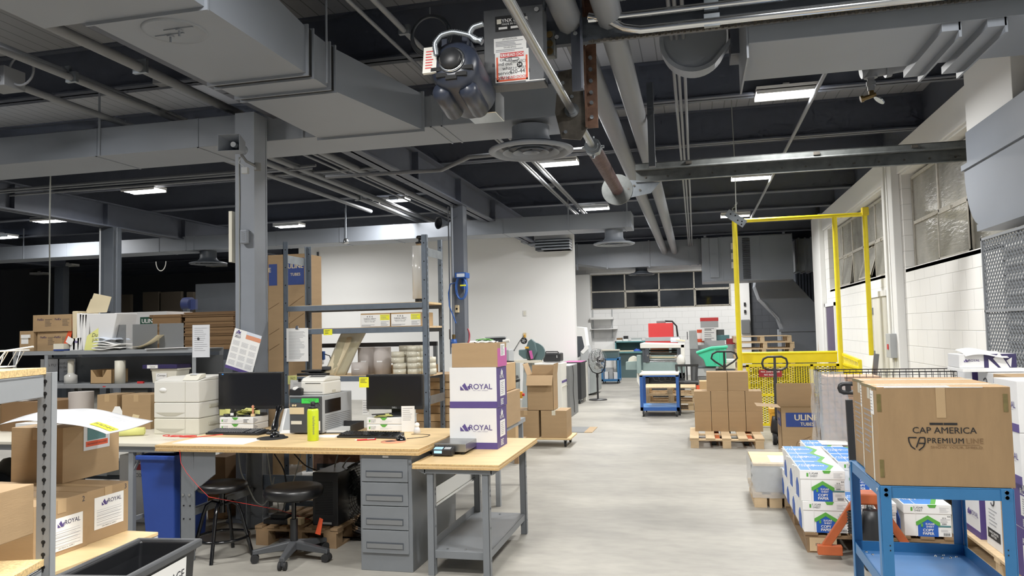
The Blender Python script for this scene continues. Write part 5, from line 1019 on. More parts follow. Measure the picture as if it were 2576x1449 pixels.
def thermal(label, x0, x1, y0=6.03):
    o = carton(label, x0, x1, y0, y0+.30, ZT, ZT+.115, 'cardboard_light', tape=None, group='thermal label cartons on the rack'); w, d, h = x1-x0, .30, .115
    card(o, 'f', -w/2+.003, w/2-.003, .002, h-.012, -d/2-.001, 'paper', 'printed_front'); card(o, 'f', .045, w/2-.005, .055, h-.014, -d/2-.0025, 'lime_tab', 'yellow_sticker'); lines(o, 'f', .052, w/2-.012, .06, h-.02, -d/2-.004, 'ink_soft', 4, .0025)
    text('4 X 6', .021, 'ink', o, 'f', -.05, .086, -d/2-.0028, .025, sx=1.2); text('THERMAL DIRECT', .014, 'ink', o, 'f', -.05, .067, -d/2-.0028, .03); text('PERFORATED ON A 1" CORE\nPART # 12 - 4" DIA LABEL', .008, 'ink', o, 'f', -.05, .047, -d/2-.0028, .02, ls=1.2); lines(o, 'f', -.125, .0, .006, .02, -d/2-.0028, 'ink_soft', 2, .003); lines(o, 'f', .05, .125, .006, .045, -d/2-.0028, 'ink_soft', 5, .0025); return o
thermal('label carton reading 4 X 6, first from the left on the rack shelf', -2.765, -2.497); thermal('label carton reading 4 X 6, beside the right rack post', -2.49, -2.222)
t = T('stretch_wrap_roll', 'tall roll of clear stretch wrap with a black knob on the rack top shelf', 'stretch wrap', (-2.265, 6.14, 1.78)); m = MB(); m.lathe([(.03, .03), (.066, .03), (.066, .48), (.03, .48), (.03, .03)], n=36); m.build('film_roll', 'wrap_dense', t)
m = MB(); m.cyl((0, 0, 0), (0, 0, .03), .045, n=24); m.build('roll_base', 'black_plastic', t); MB().cyl((0, 0, .02), (0, 0, .5), .03, n=20).build('core', 'cardboard', t); m = MB(); m.lathe([(0, .5), (.035, .5), (.037, .515), (.012, .52), (.012, .54), (.028, .545), (.03, .56), (.02, .57), (0, .572)], n=24); m.build('knob', 'black_gloss', t)
# third shelf: rolls and tape stacks
ZS3 = 1.175
def tube_roll(label, px, r, h, y, z=ZS3):
    x = P(px, 900, Y=y).x; t = T('paper_tube', label, 'roll', (x, y, z), group='grey paper rolls on the rack'); m = MB(); m.lathe([(r*.4, 0), (r, 0), (r, h), (r*.4, h), (r*.4, 0)], n=36); m.build('roll', 'tube_card', t); m = MB(); m.box(-.02, .03, -r-.0015, -r+.002, h*.45, h*.5); m.build('seam_tape', 'paper', t); return t
tube_roll('short grey paper roll in front on the rack shelf', 905, .072, .105, 6.09); tube_roll('tall stack of grey rolls at left on the rack shelf', 922, .075, .23, 6.26); tube_roll('tall grey roll nearest the tape stacks', 962, .075, .23, 6.2)
rnd = random.Random(2); tp = None
for ci, (px, y, n) in enumerate(((1003, 6.08, 4), (1040, 6.1, 5), (1021, 6.22, 5), (1060, 6.22, 5), (1082, 6.1, 3))):
    for k in range(n):
        x = P(px, 900, Y=y).x+rnd.uniform(-.008, .008); lb = 'roll of clear packing tape in the stacked rolls, %s' % (['bottom of a stack', 'second from the bottom', 'middle of a stack', 'fourth from the bottom', 'top of a stack'][k])
        if tp is None:
            tp = T('packing_tape_roll', lb, 'tape roll', (x, y, ZS3+k*.0485), group='clear packing tape rolls stacked on the rack'); m = MB(); m.lathe([(.034, 0), (.056, 0), (.056, .047), (.034, .047), (.034, 0)], n=32); m.build('tape', 'tape_clear', tp); m = MB(); m.lathe([(.031, 0), (.035, 0), (.035, .047), (.031, .047), (.031, 0)], n=24); m.build('core', 'cardboard', tp)
        else: dup(tp, (x, y, ZS3+k*.0485), 0, lb)
for o in [o for o in C.objects if o.get('category') == 'tape roll' and o.get('group')]: o['label'] = 'clear packing tape roll in the piled rolls on the rack shelf'
t = T('poly_bag_stack', 'tan clear-wrapped bag of mailers leaning on the rack shelf', 'mailer bag', (P(860, 930, Y=6.08).x, 6.08, ZS3)); m = MB()
a, b, c_, d_ = [P(x, y, Y=6.1)-t.location for x, y in ((812, 945), (868, 945), (917, 830), (857, 832))]
m.grid(lambda u, v: tuple((a.lerp(b, u)).lerp(d_.lerp(c_, u), v)+Vector((0, .05*v+.012*math.sin(u*9+v*5), 0))), 8, 10); m.build('bag_film', 'poly_bag', t, solid=.02); m = MB(); m.grid(lambda u, v: tuple((a.lerp(b, u*.5+.1)).lerp(d_.lerp(c_, u*.5+.05), v*.85)+Vector((0, .06*v-.016, 0))), 4, 4); m.build('mailers', 'blonde', t, solid=.012)
t = T('cardboard_tray', 'low brown carton behind the tape rolls on the rack', 'box', (P(1060, 940, Y=6.35).x, 6.34, ZS3)); MB().box(-.30, .14, -.06, .06, 0, .07).build('box_body', 'cardboard_light', t, bevel=.003)
# notes and papers clipped to the rack
t = T('printed_notice', 'printed white notice clipped to the left of the rack', 'notice', (P(748, 870, Y=5.97).x, 5.97, 1.30)); card(t, 'f', -.103, .103, .0, .285, 0, 'paper', 'notice_sheet'); lines(t, 'f', -.08, .08, .02, .26, -.0015, 'ink_soft', 24, .003, seed=4); m = MB(); m.box(-.012, .012, -.01, .0, .275, .30); m.cyl((0, -.005, .30), (0, .005, .30), .008, n=12); m.build('binder_clip', 'chrome', t)
t = T('sticky_note', 'yellow sticky note with handwriting on the upper rack beam', 'note', (P(825, 826, Y=5.985).x, 5.985, 1.545)); card(t, 'f', -.04, .04, -.025, .025, 0, 'lime_tab', 'note_sheet'); lines(t, 'f', -.03, .02, -.015, .02, -.0015, 'ink', 3, .004)
t = T('sticky_note', 'pale yellow note reading No Tape on the middle rack beam', 'note', (P(736, 947, Y=5.985).x, 5.985, 1.14)); card(t, 'f', -.045, .04, -.035, .04, 0, 'note_yellow', 'note_sheet'); text('NO\nTAPE', .03, 'ink', t, 'f', 0, 0, -.0015, 0, shear=.3)
t = T('printed_notice', 'second printed sheet clipped lower down behind the phone', 'notice', (P(752, 1010, Y=5.97).x, 5.97, .92), ry=.05); card(t, 'f', -.09, .10, .0, .22, 0, 'paper', 'notice_sheet'); lines(t, 'f', -.06, .08, .02, .2, -.0015, 'ink_soft', 14, .003, seed=8); m = MB(); m.box(-.012, .012, -.01, 0, .21, .235); m.build('binder_clip', 'black_plastic', t)
t = T('black_tray_bundle', 'black document trays on the rack behind the label printer', 'document tray', (P(800, 935, Y=6.1).x, 6.12, ZS3)); MB().box(-.16, .12, -.1, .12, 0, .02).build('tray', 'black_plastic', t, bevel=.003); MB().box(-.13, .06, -.08, .12, .03, .045).build('tray', 'black_plastic', t, bevel=.003); MB().box(-.1, .02, .0, .1, .02, .03).build('spacer', 'black_plastic', t); MB().box(.05, .13, -.05, .03, .045, .075).build('small_device', 'dark_grey_plastic', t, bevel=.004)
# flat carton bundles behind the right monitor
k0 = None
for i in range(7):
    z = .665+i*.07
    lb = 'flat tan carton bundle %s in the pile behind the right monitor' % ['lowest', 'second from the floor', 'third up', 'in the middle', 'fifth up', 'sixth up', 'uppermost'][i]
    b = carton(lb, -2.46+.01*(i % 2), -2.03, 6.48+.01*(i % 3), 6.9, z, z+.066, 'cardboard_light' if i % 2 else 'cardboard', 'carton_bundle', 'carton bundles piled behind the rack', tape=None)
    if i == 0: b.location.z = .665
t = T('storage_table', 'low plain grey bench behind the rack carrying carton bundles', 'table', (-2.3, 6.9, 0)); MB().box(-.5, .62, -.4, .6, .62, .66).build('tabletop', 'shelf_grey', t); [MB().box(x, x+.04, y, y+.04, 0, .62).build('leg', 'shelf_grey', t) for x in (-.48, .56) for y in (-.38, .54)]
b = carton('large tan carton behind the printed boxes, upper one', -2.0, -1.7, 6.6, 7.2, .97, 1.22, 'cardboard_light', tape='y'); b = carton('large tan carton behind the printed boxes, lower one', -2.0, -1.66, 6.6, 7.2, .66, .965, 'cardboard', tape='y')
# ULINE tubes carton standing tall behind the rack
ux0, ux1 = P(674, 700, Y=6.72).x, P(768, 700, Y=6.72).x; zt_ = P(720, 640, Y=6.72).z
t = carton('very tall brown tube carton with a blue panel beside the near column', ux0, ux1, 6.72, 7.05, .0, zt_, 'cardboard', tape='y', seam=True); w, d, h = t['w'], t['d'], t['h']
card(t, 'f', w/2-.19, w/2-.012, h-.30, h-.04, -d/2-.001, 'uline_blue', 'blue_panel'); text('ULINE', .062, 'blonde', t, 'f', w/2-.105, h-.12, -d/2-.0025, .04); text('TUBES', .038, 'blonde', t, 'f', w/2-.105, h-.20, -d/2-.0025, .03)
card(t, 'f', -w/2+.01, -w/2+.10, h-.30, h-.09, -d/2-.001, 'uline_blue', 'blue_panel'); text('E', .062, 'blonde', t, 'f', -w/2+.02, h-.15, -d/2-.0025, .04)
m = MB()
for z in (h-.45, h-.62, h-.8): m.bar((w/2-.18, -d/2-.002, z-.06), (w/2-.02, -d/2-.002, z+.04), .003, .002); m.bar((w/2-.17, -d/2-.002, z-.16), (w/2-.17, -d/2-.002, z-.06), .003, .002)
for z in (h-.5, h-.75, h-.9): m.bar((-w/2+.01, -d/2-.002, z-.03), (-w/2+.12, -d/2-.002, z+.03), .003, .002)
m.build('line_drawing', 'cardboard_dark', t)
# ================================================================ LEFT SHELVES BEHIND THE LAMINATE TABLE
SX0, SX1, SY = -6.18, -4.24, 5.86
t = T('steel_shelving', 'grey steel shelving standing behind the laminate table, loaded with mailers', 'shelving', (SX0, SY, 0)); w = SX1-SX0; d = .4
for z, x0 in ((1.43, 0), (1.125, 0)):
    m = MB(); m.box(x0, w, 0, d, z-.006, z); m.box(x0, w, -.003, .0, z-.036, z); m.box(x0, w, d, d+.003, z-.036, z); m.build('shelf', 'shelf_grey', t, bevel=.002)
MB().box(.0, w, d-.005, d, 1.13, 1.36).build('back_panel', 'mid_grey_plastic', t)
for x in (0, .35, w-.04): m = MB(); m.box(x, x+.04, .0, .003, 0, 1.43); m.box(x, x+.003, .0, .04, 0, 1.43); m.box(x, x+.04, d-.003, d, 0, 1.43); m.build('post', 'shelf_grey', t)
m = MB(); m.box(.0, .3, .37, .374, 1.43, 1.69); m.build('end_panel', 'shelf_grey', t, bevel=.01)
card(t, 'f', .99, 1.02, 1.1, 1.108, -.004, 'red', 'maker_label')
zs = 1.431
for i, (x0, x1, lb) in enumerate(((-5.29, -5.03, 'grey steel divider, first from left on the top shelf'), (-4.96, -4.70, 'grey steel divider in the middle of the top shelf'), (-4.68, -4.43, 'grey steel divider nearest the hanging paper on the top shelf'))):
    m = MB(); m.box(x0, x1, 5.95, 5.953, zs, zs+.225); m.box(x0, x1, 5.95, 6.1, zs, zs+.002); o = m.build('shelf_divider', 'mid_grey_plastic', bevel=.008); tag(o, lb, 'divider', 'steel shelf dividers')
def fedex(label, x0, x1, y0, z0, z1, rz=0, open_=False):
    o = carton(label, x0, x1, y0, y0+.28, z0, z1, 'cardboard', tape=None, bev=.006, rz=rz); w = x1-x0; h = z1-z0
    for u in (-w*.3, w*.15): text('FedEx', .028, 'purple_dark', o, 'f', u, h*.72, -.141, .03); lines(o, 'f', u+.05, u+.13, h*.3, h*.75, -.141, 'ink', 6, .003)
    return o
fedex('worn brown shipping carton with courier print, upper of two at left', -6.0, -5.58, 5.9, 1.61, 1.765, .02); fedex('brown shipping carton with courier print, under the worn one', -5.97, -5.62, 5.92, zs, 1.605)
o = carton('open brown carton with a white label at the left shelf end', -6.15, -5.99, 5.9, 6.2, zs, 1.62, tape=None); card(o, 'f', -.06, .02, .07, .13, -.151, 'paper', 'shipping_label'); MB().ob((0, -.16, .14), (.1, .01, .03)).build('loose_paper', 'paper', o)
t = T('small_box', 'small cream and navy box on the top shelf before the cartons', 'box', (-5.67, 5.9, zs)); MB().box(-.05, .06, -.05, .05, .015, .065).build('box_lid', 'cream_plastic', t); MB().box(-.05, .06, -.05, .05, 0, .0145).build('box_base', 'uline_blue', t)
t = T('card_holder', 'white card holder with purple mark on the top shelf', 'card holder', (-5.53, 5.92, zs)); m = MB(); m.prism([(-.06, 0), (.05, 0), (.07, .12), (-.04, .11)], -.02, .03, 'y'); m.build('holder', 'paper', t, bevel=.003); MB().ob((-.05, -.03, .09), (.07, .002, .06), ry=.5).build('card', 'paper', t); crown(t, 'f', .01, .08, .03, -.0215, 'purple')
t = T('orange_folder', 'bright orange folder leaning on the top shelf', 'folder', (-5.66, 5.92, zs)); m = MB(); m.prism([(-.02, .05), (.05, .05), (.10, .28), (.085, .3)], -.002, .002, 'y'); m.build('folder', 'orange', t)
kf = 0; names = ['cardboard-edged white mailer, leftmost of the upright mailers', 'white padded mailer second in the upright row', 'white padded mailer third in the upright row', 'white padded mailer fourth in the upright row', 'white padded mailer fifth in the upright row', 'widest white mailer at the right of the upright row']
for i, (x, wd, hh, mt_, dx) in enumerate(((-5.56, .03, .36, 'blonde', .02), (-5.51, .02, .34, 'paper', .03), (-5.48, .02, .335, 'royal_white', .03), (-5.45, .02, .33, 'paper', .03), (-5.42, .02, .33, 'royal_white', .03), (-5.36, .2, .33, 'royal_white', .08))):
    m = MB(); y = 6.0; m.add([(x, y-.1, zs), (x+wd, y-.1, zs), (x+wd+.01, y+.16, zs), (x+.01, y+.16, zs), (x-dx*.3, y-.1, zs+hh), (x+wd+dx, y-.1, zs+hh), (x+wd+dx, y+.16, zs+hh), (x-dx*.3, y+.16, zs+hh)], [(0, 3, 2, 1), (4, 5, 6, 7), (0, 1, 5, 4), (1, 2, 6, 5), (2, 3, 7, 6), (3, 0, 4, 7)]); o = m.build('padded_mailer', mt_, bevel=.006); tag(o, names[i], 'mailer', 'upright mailers on the top shelf')
t = T('manila_card', 'tan card leaning on top of the upright mailers, larger of two', 'card', (-5.33, 6.0, zs+.345)); m = MB(); m.prism([(-.17, 0), (.05, 0), (.1, .14), (-.09, .18)], -.002, .002, 'y'); m.build('card_sheet', 'blonde', t)
t = T('manila_card', 'tan card leaning on top of the upright mailers, smaller of two', 'card', (-5.42, 6.03, zs+.345)); m = MB(); m.prism([(-.12, 0), (.1, 0), (.12, .13), (-.06, .13)], -.002, .002, 'y'); m.build('card_sheet', 'blonde', t)
t = T('note_card', 'pale yellow card with black writing standing by the mailers', 'card', (-5.30, 5.90, zs)); m = MB(); m.prism([(-.13, 0), (.02, 0), (.02, .2), (-.10, .13)], -.002, .002, 'y'); m.build('card_sheet', 'note_yellow', t); text('Du\nlab', .05, 'ink', t, 'f', -.02, .11, -.003, shear=.3)
t = T('mailer_pile', 'heap of flat white plastic mailers spilling over the top shelf edge', 'mailers', (-5.16, 5.90, zs)); t['kind'] = 'stuff'; rnd = random.Random(9)
for i in range(6):
    w0, z_ = .30-.02*i, .012+i*.018; ph = rnd.random()*6; sl = rnd.uniform(-.12, .16)
    m = MB(); m.grid(lambda u, v: (-.14+w0*u+.02*i*.3, -.06+.2*v, z_+sl*(u-.5)*.25+.008*math.sin(u*6+ph)+.004*math.sin(v*5)), 10, 5); m.build('mailer', 'paper_blue' if i > 3 else 'paper', t, solid=.008)
for i in range(3):
    a = -4.95+.03*i; m = MB(); m.grid(lambda u, v: (a+.26*u, 5.9-.02*i+.16*v, zs+.006+.15*max(0, u-.25)**1.5+.01*i), 12, 3); o = m.build('curved_sheet', 'blonde', solid=.002); tag(o, ['curled tan card sheet, lowest of three beside the divider', 'curled tan card sheet, middle of three beside the divider', 'curled tan card sheet, top of three beside the divider'][i], 'card sheet', 'curled tan sheets')
t = T('white_sheet', 'flat white board lying across the right end of the top shelf', 'board', (-4.62, 5.88, zs)); m = MB(); m.hexa([(-.12, -.04, .0), (.3, -.04, .006), (.32, .16, .006), (-.05, .16, 0), (-.12, -.04, .005), (.3, -.04, .012), (.32, .16, .012), (-.05, .16, .005)]); m.build('board', 'paper', t)
# rear heavy shelf: white ULINE box and flat carton stacks
t = T('rear_rack', 'dark grey rack behind the shelving holding flat carton stacks', 'rack', (-6.4, 6.72, 0)); w = 2.0
m = MB(); m.box(0, w, 0, .6, 1.35, 1.40); m.build('shelf', 'dark_steel', t); m = MB(); m.box(0, w, -.012, 0, 1.30, 1.40); m.build('shelf_beam', 'dark_steel', t); [MB().box(x, x+.05, y, y+.05, 0, 1.84 if y > .3 else 1.40).build('post', 'dark_steel', t) for x in (0, .98, w-.05) for y in (0, .55)]
MB().box(0, w, .0, .6, .6, .64).build('shelf', 'dark_steel', t)
xb0, xb1 = -5.87, -5.25; o = carton('white box with a green label corner behind the grey dividers', xb0, xb1, 6.78, 7.2, 1.402, 1.80, 'royal_white', 'white_box', tape=None); card(o, 'f', .0, .2, .26, .345, -.211, 'uline_green', 'green_label'); text('ULINE', .06, 'paper', o, 'f', .1, .302, -.213, .04)
for i, (x0, x1, zz) in enumerate(((-5.42, -5.05, 1.77), (-5.04, -4.45, 1.785))):
    t = T('flat_carton_stack', ['stack of flat brown cartons right of the white box', 'wide stack of flat brown cartons next to the near column'][i], 'carton stack', (x0, 6.76, 1.402)); n = 22; h = (zz-1.402)/n; m = MB(); rr = random.Random(i)
    for k in range(n): e = rr.uniform(0, .02); f = 0 if k < n-6 else -.03*(k-n+6)/3*(.8 if i == 0 else .2); m.box(e+f, x1-x0-e, e, .38, k*h, k*h+h*.75)
    m.build('cartons', 'cardboard_dark', t); MB().box(.015, x1-x0-.025, .012, .37, 0, n*h-.006).build('carton_cores', 'cardboard_in', t)
# second shelf items
z2 = 1.126
t = T('tape_gun_stack', 'paper roll standing on a clear wrapped reel on the second shelf', 'reel', (P(178, 968, Y=5.95).x, 5.95, z2)); m = MB(); m.lathe([(0, 0), (.055, 0), (.055, .075), (.03, .09), (.027, .1), (0, .1)], n=28); m.build('reel', 'wrap_dense', t); MB().cyl((0, 0, .1), (0, 0, .2), .027, n=20).build('label_roll', 'cream_plastic', t); m = MB(); m.lathe([(.027, .2), (.033, .205), (.02, .22), (0, .224)], n=20); m.build('cap', 'cream_shadow', t)
t = T('bin_box', 'brown cardboard parts box with a V-cut front on the second shelf', 'box', (P(254, 968, Y=5.92).x, 5.92, z2)); w = .115; m = MB()
m.prism([(-w, 0), (w, 0), (w, .125), (.06, .125), (.02, .06), (-.05, .06), (-.10, .125), (-w, .12)], 0, .004, 'y'); m.box(-w, w, .2, .204, 0, .125); m.box(-w, -w+.004, 0, .2, 0, .125); m.box(w-.004, w, 0, .2, 0, .125); m.box(-w, w, 0, .2, 0, .004); m.box(.01, .014, .01, .19, 0, .12); m.build('box_body', 'cardboard_light', t)
t = T('paper_tube', 'tall cream tube standing on the second shelf', 'tube', (P(302, 968, Y=5.93).x, 5.93, z2)); m = MB(); m.lathe([(0, 0), (.045, 0), (.045, .205), (.03, .207), (0, .2)], n=28); m.build('tube_body', 'cream_plastic', t)
t = T('marker', 'small red marker cap on the second shelf', 'marker', (P(354, 965, Y=5.92).x, 5.92, z2+.008)); MB().box(-.03, .03, -.01, .01, -.008, .01).build('marker_cap', 'red', t)
t = T('storage_bin', 'cream plastic storage bin holding cables on the second shelf', 'storage bin', (P(425, 968, Y=5.95).x, 5.98, z2)); m = MB(); m.prism([(-.13, 0), (.10, 0), (.12, .12), (-.145, .12)], -.08, .1, 'y'); m.build('bin_body', 'cream_plastic', t, bevel=.008); MB().box(-.15, .13, -.085, .105, .115, .13).build('bin_rim', 'cream_plastic', t, bevel=.004); card(t, 'f', -.09, .02, .03, .09, -.086, 'paper', 'label_card'); text('Conveys', .025, 'ink', t, 'f', -.035, .07, -.088, shear=.3)
t = T('flat_box', 'flat black box labelled Canvas lying on the cream bin', 'box', (P(418, 930, Y=5.95).x, 5.98, z2+.131)); MB().box(-.19, .16, -.1, .1, 0, .035).build('box_body', 'purple_dark', t, bevel=.003); card(t, 'f', -.14, -.03, .003, .033, -.102, 'paper', 'label_card'); text('Canvas', .02, 'ink', t, 'f', -.085, .017, -.1035, shear=.3)
for i, (px, s, wd) in enumerate(((118, "Jim's P/U", .22), (160, 'Ricoh (OCS)\nto be read\nonly', .2))):
    t = T('handwritten_sign', ['pale handwritten sign reading P/U at the back of the second shelf', 'pale handwritten sign reading Ricoh at the back of the second shelf'][i], 'sign', (P(px, 930, Y=6.2).x, 6.235, z2+.01)); card(t, 'f', -wd/2, wd/2, 0, .21, 0, 'ink_pale', 'sign_sheet'); text(s, .038, 'ink', t, 'f', 0, .15 if i == 0 else .13, -.0015, shear=.2)
# items between shelf and table
zt2 = .761
t = T('shipping_tube', 'fat pale grey cylinder standing on the laminate table rear', 'tube', (P(204, 1040, Y=6.05).x, 6.05, zt2)); t.location.y = 5.62+.03; MB().cyl((0, 0, 0), (0, 0, .31), .10, n=36).build('tube_body', 'tube_card', t)
t.location = (P(204, 1040, Y=5.70).x, 5.70, zt2)
for i, (a, b, zz, mt_) in enumerate(((240, 290, .3, 'cardboard'), (292, 300, .29, 'cardboard_dark'), (302, 375, .31, 'cardboard'))):
    if i == 1: continue
    x0, x1 = P(a, 1000, Y=5.6).x, P(b, 1000, Y=5.6).x
    carton(['brown carton on the laminate table behind the paper cut-out', 'larger brown carton on the laminate table beside the beige printer'][i//2], x0, x1, 5.62, 5.84, zt2, zt2+.29, mt_, tape='y')
x0 = P(5, 1000, Y=5.5).x; x1 = P(120, 1000, Y=5.5).x
carton('dark brown open carton at the far left end of the laminate table', x0-.3, x0+.08, 5.35, 5.75, zt2, zt2+.22, 'cardboard', tape=None); carton('brown carton on the laminate table behind the rack post', x0+.1, x1+.1, 5.40, 5.8, zt2, zt2+.25, 'cardboard_dark', tape=None)
royal_box('small purple printed box on the laminate table left of the top carton', P(30, 1080, Y=4.95).x, P(110, 1080, Y=4.95).x, 4.98, 5.2, zt2, zt2+.12, group=None)
t = T('paper_cutout', 'white tag-shaped paper cut-out standing on the laminate table', 'tag', (P(290, 1035, Y=5.4).x, 5.42, zt2+.0)); m = MB(); m.prism([(-.05, 0), (.05, 0), (.05, .17), (.025, .21), (-.02, .21), (-.05, .16)], -.001, .001, 'y'); m.build('cutout', 'paper', t)
t = T('price_card', 'small tilted black and white sign card by the tag on the table', 'card', (P(335, 1035, Y=5.4).x, 5.40, zt2)); m = MB(); m.prism([(-.06, 0), (.0, 0), (.06, .14), (0, .15)], -.002, .002, 'y'); m.build('card_sheet', 'tan_note', t); text('FOR OCS\nMACHINE', .022, 'ink', t, 'f', 0, .075, -.003, .02, rot=1.0)
t = T('paper_stack', 'loose stack of white and blue papers under the near rack top shelf', 'papers', (-3.95, 3.9, 1.18)); 
t.location = (P(60, 1010, Y=5.5).x-.1, 5.55, zt2+.2505); t['label'] = 'untidy white papers on the brown carton behind the near rack'; rnd = random.Random(4)
m = MB(); [m.ob((rnd.uniform(-.03, .03), rnd.uniform(-.02, .02), .009+i*.016), (.4, .24, .012), rnd.uniform(-.12, .12)) for i in range(4)]; m.build('papers', 'paper', t)
t["kind"] = "stuff"
# ================================================================ ON THE COLUMN
YC_ = 5.70
p = P(612, 885, Y=YC_-.03); t = T('wall_calendar', 'tilted 2023 wall calendar with a purple foot hung on the near column', 'calendar', p, ry=.29)
card(t, 'f', -.13, .13, -.17, .17, 0, 'paper', 'calendar_sheet'); card(t, 'f', -.13, .13, -.17, -.145, -.0015, 'purple', 'purple_foot'); card(t, 'f', -.01, .13, .11, .17, -.0015, 'salmon', 'photo_strip'); card(t, 'f', -.01, .13, .145, .17, -.0025, 'paper_blue', 'photo_sky')
crown(t, 'f', -.085, .15, .04, -.002); text('ROYAL', .017, 'purple', t, 'f', -.085, .13, -.0025, .02); text('2023', .028, 'purple_dark', t, 'f', -.085, .107, -.0025, .02)
for r in range(4):
    for c in range(3): lines(t, 'f', -.115+c*.082, -.05+c*.082, .035-r*.055, .075-r*.055, -.0015, 'ink_pale', 6, .003, name='month_grid', ragged=.1)
p = P(617, 596, Y=YC_-.02); t = T('sensor_box', 'rounded grey plastic box on the near column', 'sensor box', p); MB().box(-.035, .035, -.03, .02, -.06, .06).build('cover', 'duct_paint', t, bevel=.012); m = MB(); [m.ob((0, -.031, -.03+i*.015), (.03, .002, .004), ry=.4) for i in range(5)]; m.build('vent', 'mid_grey_plastic', t)
p = P(600, 372, Y=YC_-.2); t = T('horn_speaker', 'grey rectangular horn loudspeaker bracketed to the near column', 'loudspeaker', p, rz=.15, rx=0)
s = .0033
m = MB(); ra = [(-.10, -.06), (.08, -.06), (.08, .075), (-.10, .075)]; rb = [(-.06, -.045), (.05, -.045), (.05, .05), (-.06, .05)]
m.add([(x, -.16, z) for x, z in ra]+[(x, .02, z) for x, z in rb]+[(x*.35, .0, z*.35) for x, z in rb]+[(x*.95, -.158, z*.95) for x, z in ra], [(0, 1, 5, 4), (1, 2, 6, 5), (2, 3, 7, 6), (3, 0, 4, 7), (4, 5, 6, 7), (12, 8, 9, 13), (13, 9, 10, 14), (14, 10, 11, 15), (15, 11, 8, 12), (8, 9, 10, 11), (0, 12, 13, 1), (1, 13, 14, 2), (2, 14, 15, 3), (3, 15, 12, 0)]); m.build('horn', 'duct_paint', t, bevel=.004)
m = MB(); m.cyl((0, -.10, .005), (0, .0, .005), .022, n=20); m.build('reflex_tip', 'light_grey_plastic', t); MB().cyl((0, .02, 0), (0, .09, 0), .045, .04, n=24).build('driver', 'duct_paint', t)
m = MB(); m.tube([(0, .05, -.04), (.04, .06, -.1), (.1, .15, -.13)], .012, 8); m.cyl((.1, .14, -.16), (.1, .14, -.1), .03, n=12); m.build('bracket', 'mid_grey_plastic', t)
m = MB(); m.tube([(0, .06, -.04), (-.02, .05, -.11), (.02, .05, -.14), (.02, .06, -.18)], .004, 6); m.box(.0, .05, .05, .09, -.2, -.15); m.build('junction_box', 'light_grey_plastic', t)
p = P(602, 600, Y=YC_-.006); t = T('column_cable', 'thin dark cable clipped down the near column front', 'cable', (p.x, YC_-.006, 1.0)); MB().tube([(.002*math.sin(i), 0, i*.12) for i in range(18)], .004, 5).build('cable', 'cable_grey', t)
p = P(587, 620, Y=YC_+.04); t = T('column_sign_edge', 'pale cream panel edge sticking out left of the near column', 'panel', (p.x, YC_+.05, P(587, 660, Y=YC_+.04).z)); MB().box(-.018, .012, -.05, .12, 0, P(587, 532, Y=YC_).z-P(587, 660, Y=YC_).z).build('panel_board', 'cream_plastic', t)
p = P(507, 855, Y=5.82); t = T('hanging_papers', 'worn plastic sleeve of papers hanging at the right end of the top shelf', 'papers', (p.x, 5.82, p.z)); card(t, 'f', -.09, .08, -.15, .13, 0, 'film', 'sleeve'); lines(t, 'f', -.07, .06, -.10, .11, -.0015, 'ink_soft', 12, .003); m = MB(); m.cyl((-.03, -.004, .01), (-.03, -.001, .01), .012, n=14); m.build('hole_sticker', 'ink', t)
# ================================================================ MIDDLE DISTANCE
def PB(x0, x1, yt, yb, Y):
    """x0,x1,z0,z1 of a photo rectangle standing on plane Y"""
    a, b = P(x0, (yt+yb)/2, Y=Y), P(x1, (yt+yb)/2, Y=Y); return a.x, b.x, P((x0+x1)/2, yb, Y=Y).z, P((x0+x1)/2, yt, Y=Y).z
def castor(t, x, y, r=.05, z=0, mt='rubber'):
    m = MB(); m.cyl((x-.012, y, z+r), (x+.012, y, z+r), r, n=18); w = m.build('caster', mt, t); m = MB(); m.box(x-.02, x-.014, y-.015, y+.015, z+r, z+2*r+.01); m.box(x+.014, x+.02, y-.015, y+.015, z+r, z+2*r+.01); m.box(x-.02, x+.02, y-.02, y+.02, z+2*r, z+2*r+.012); m.build('caster_fork', 'galv', w)
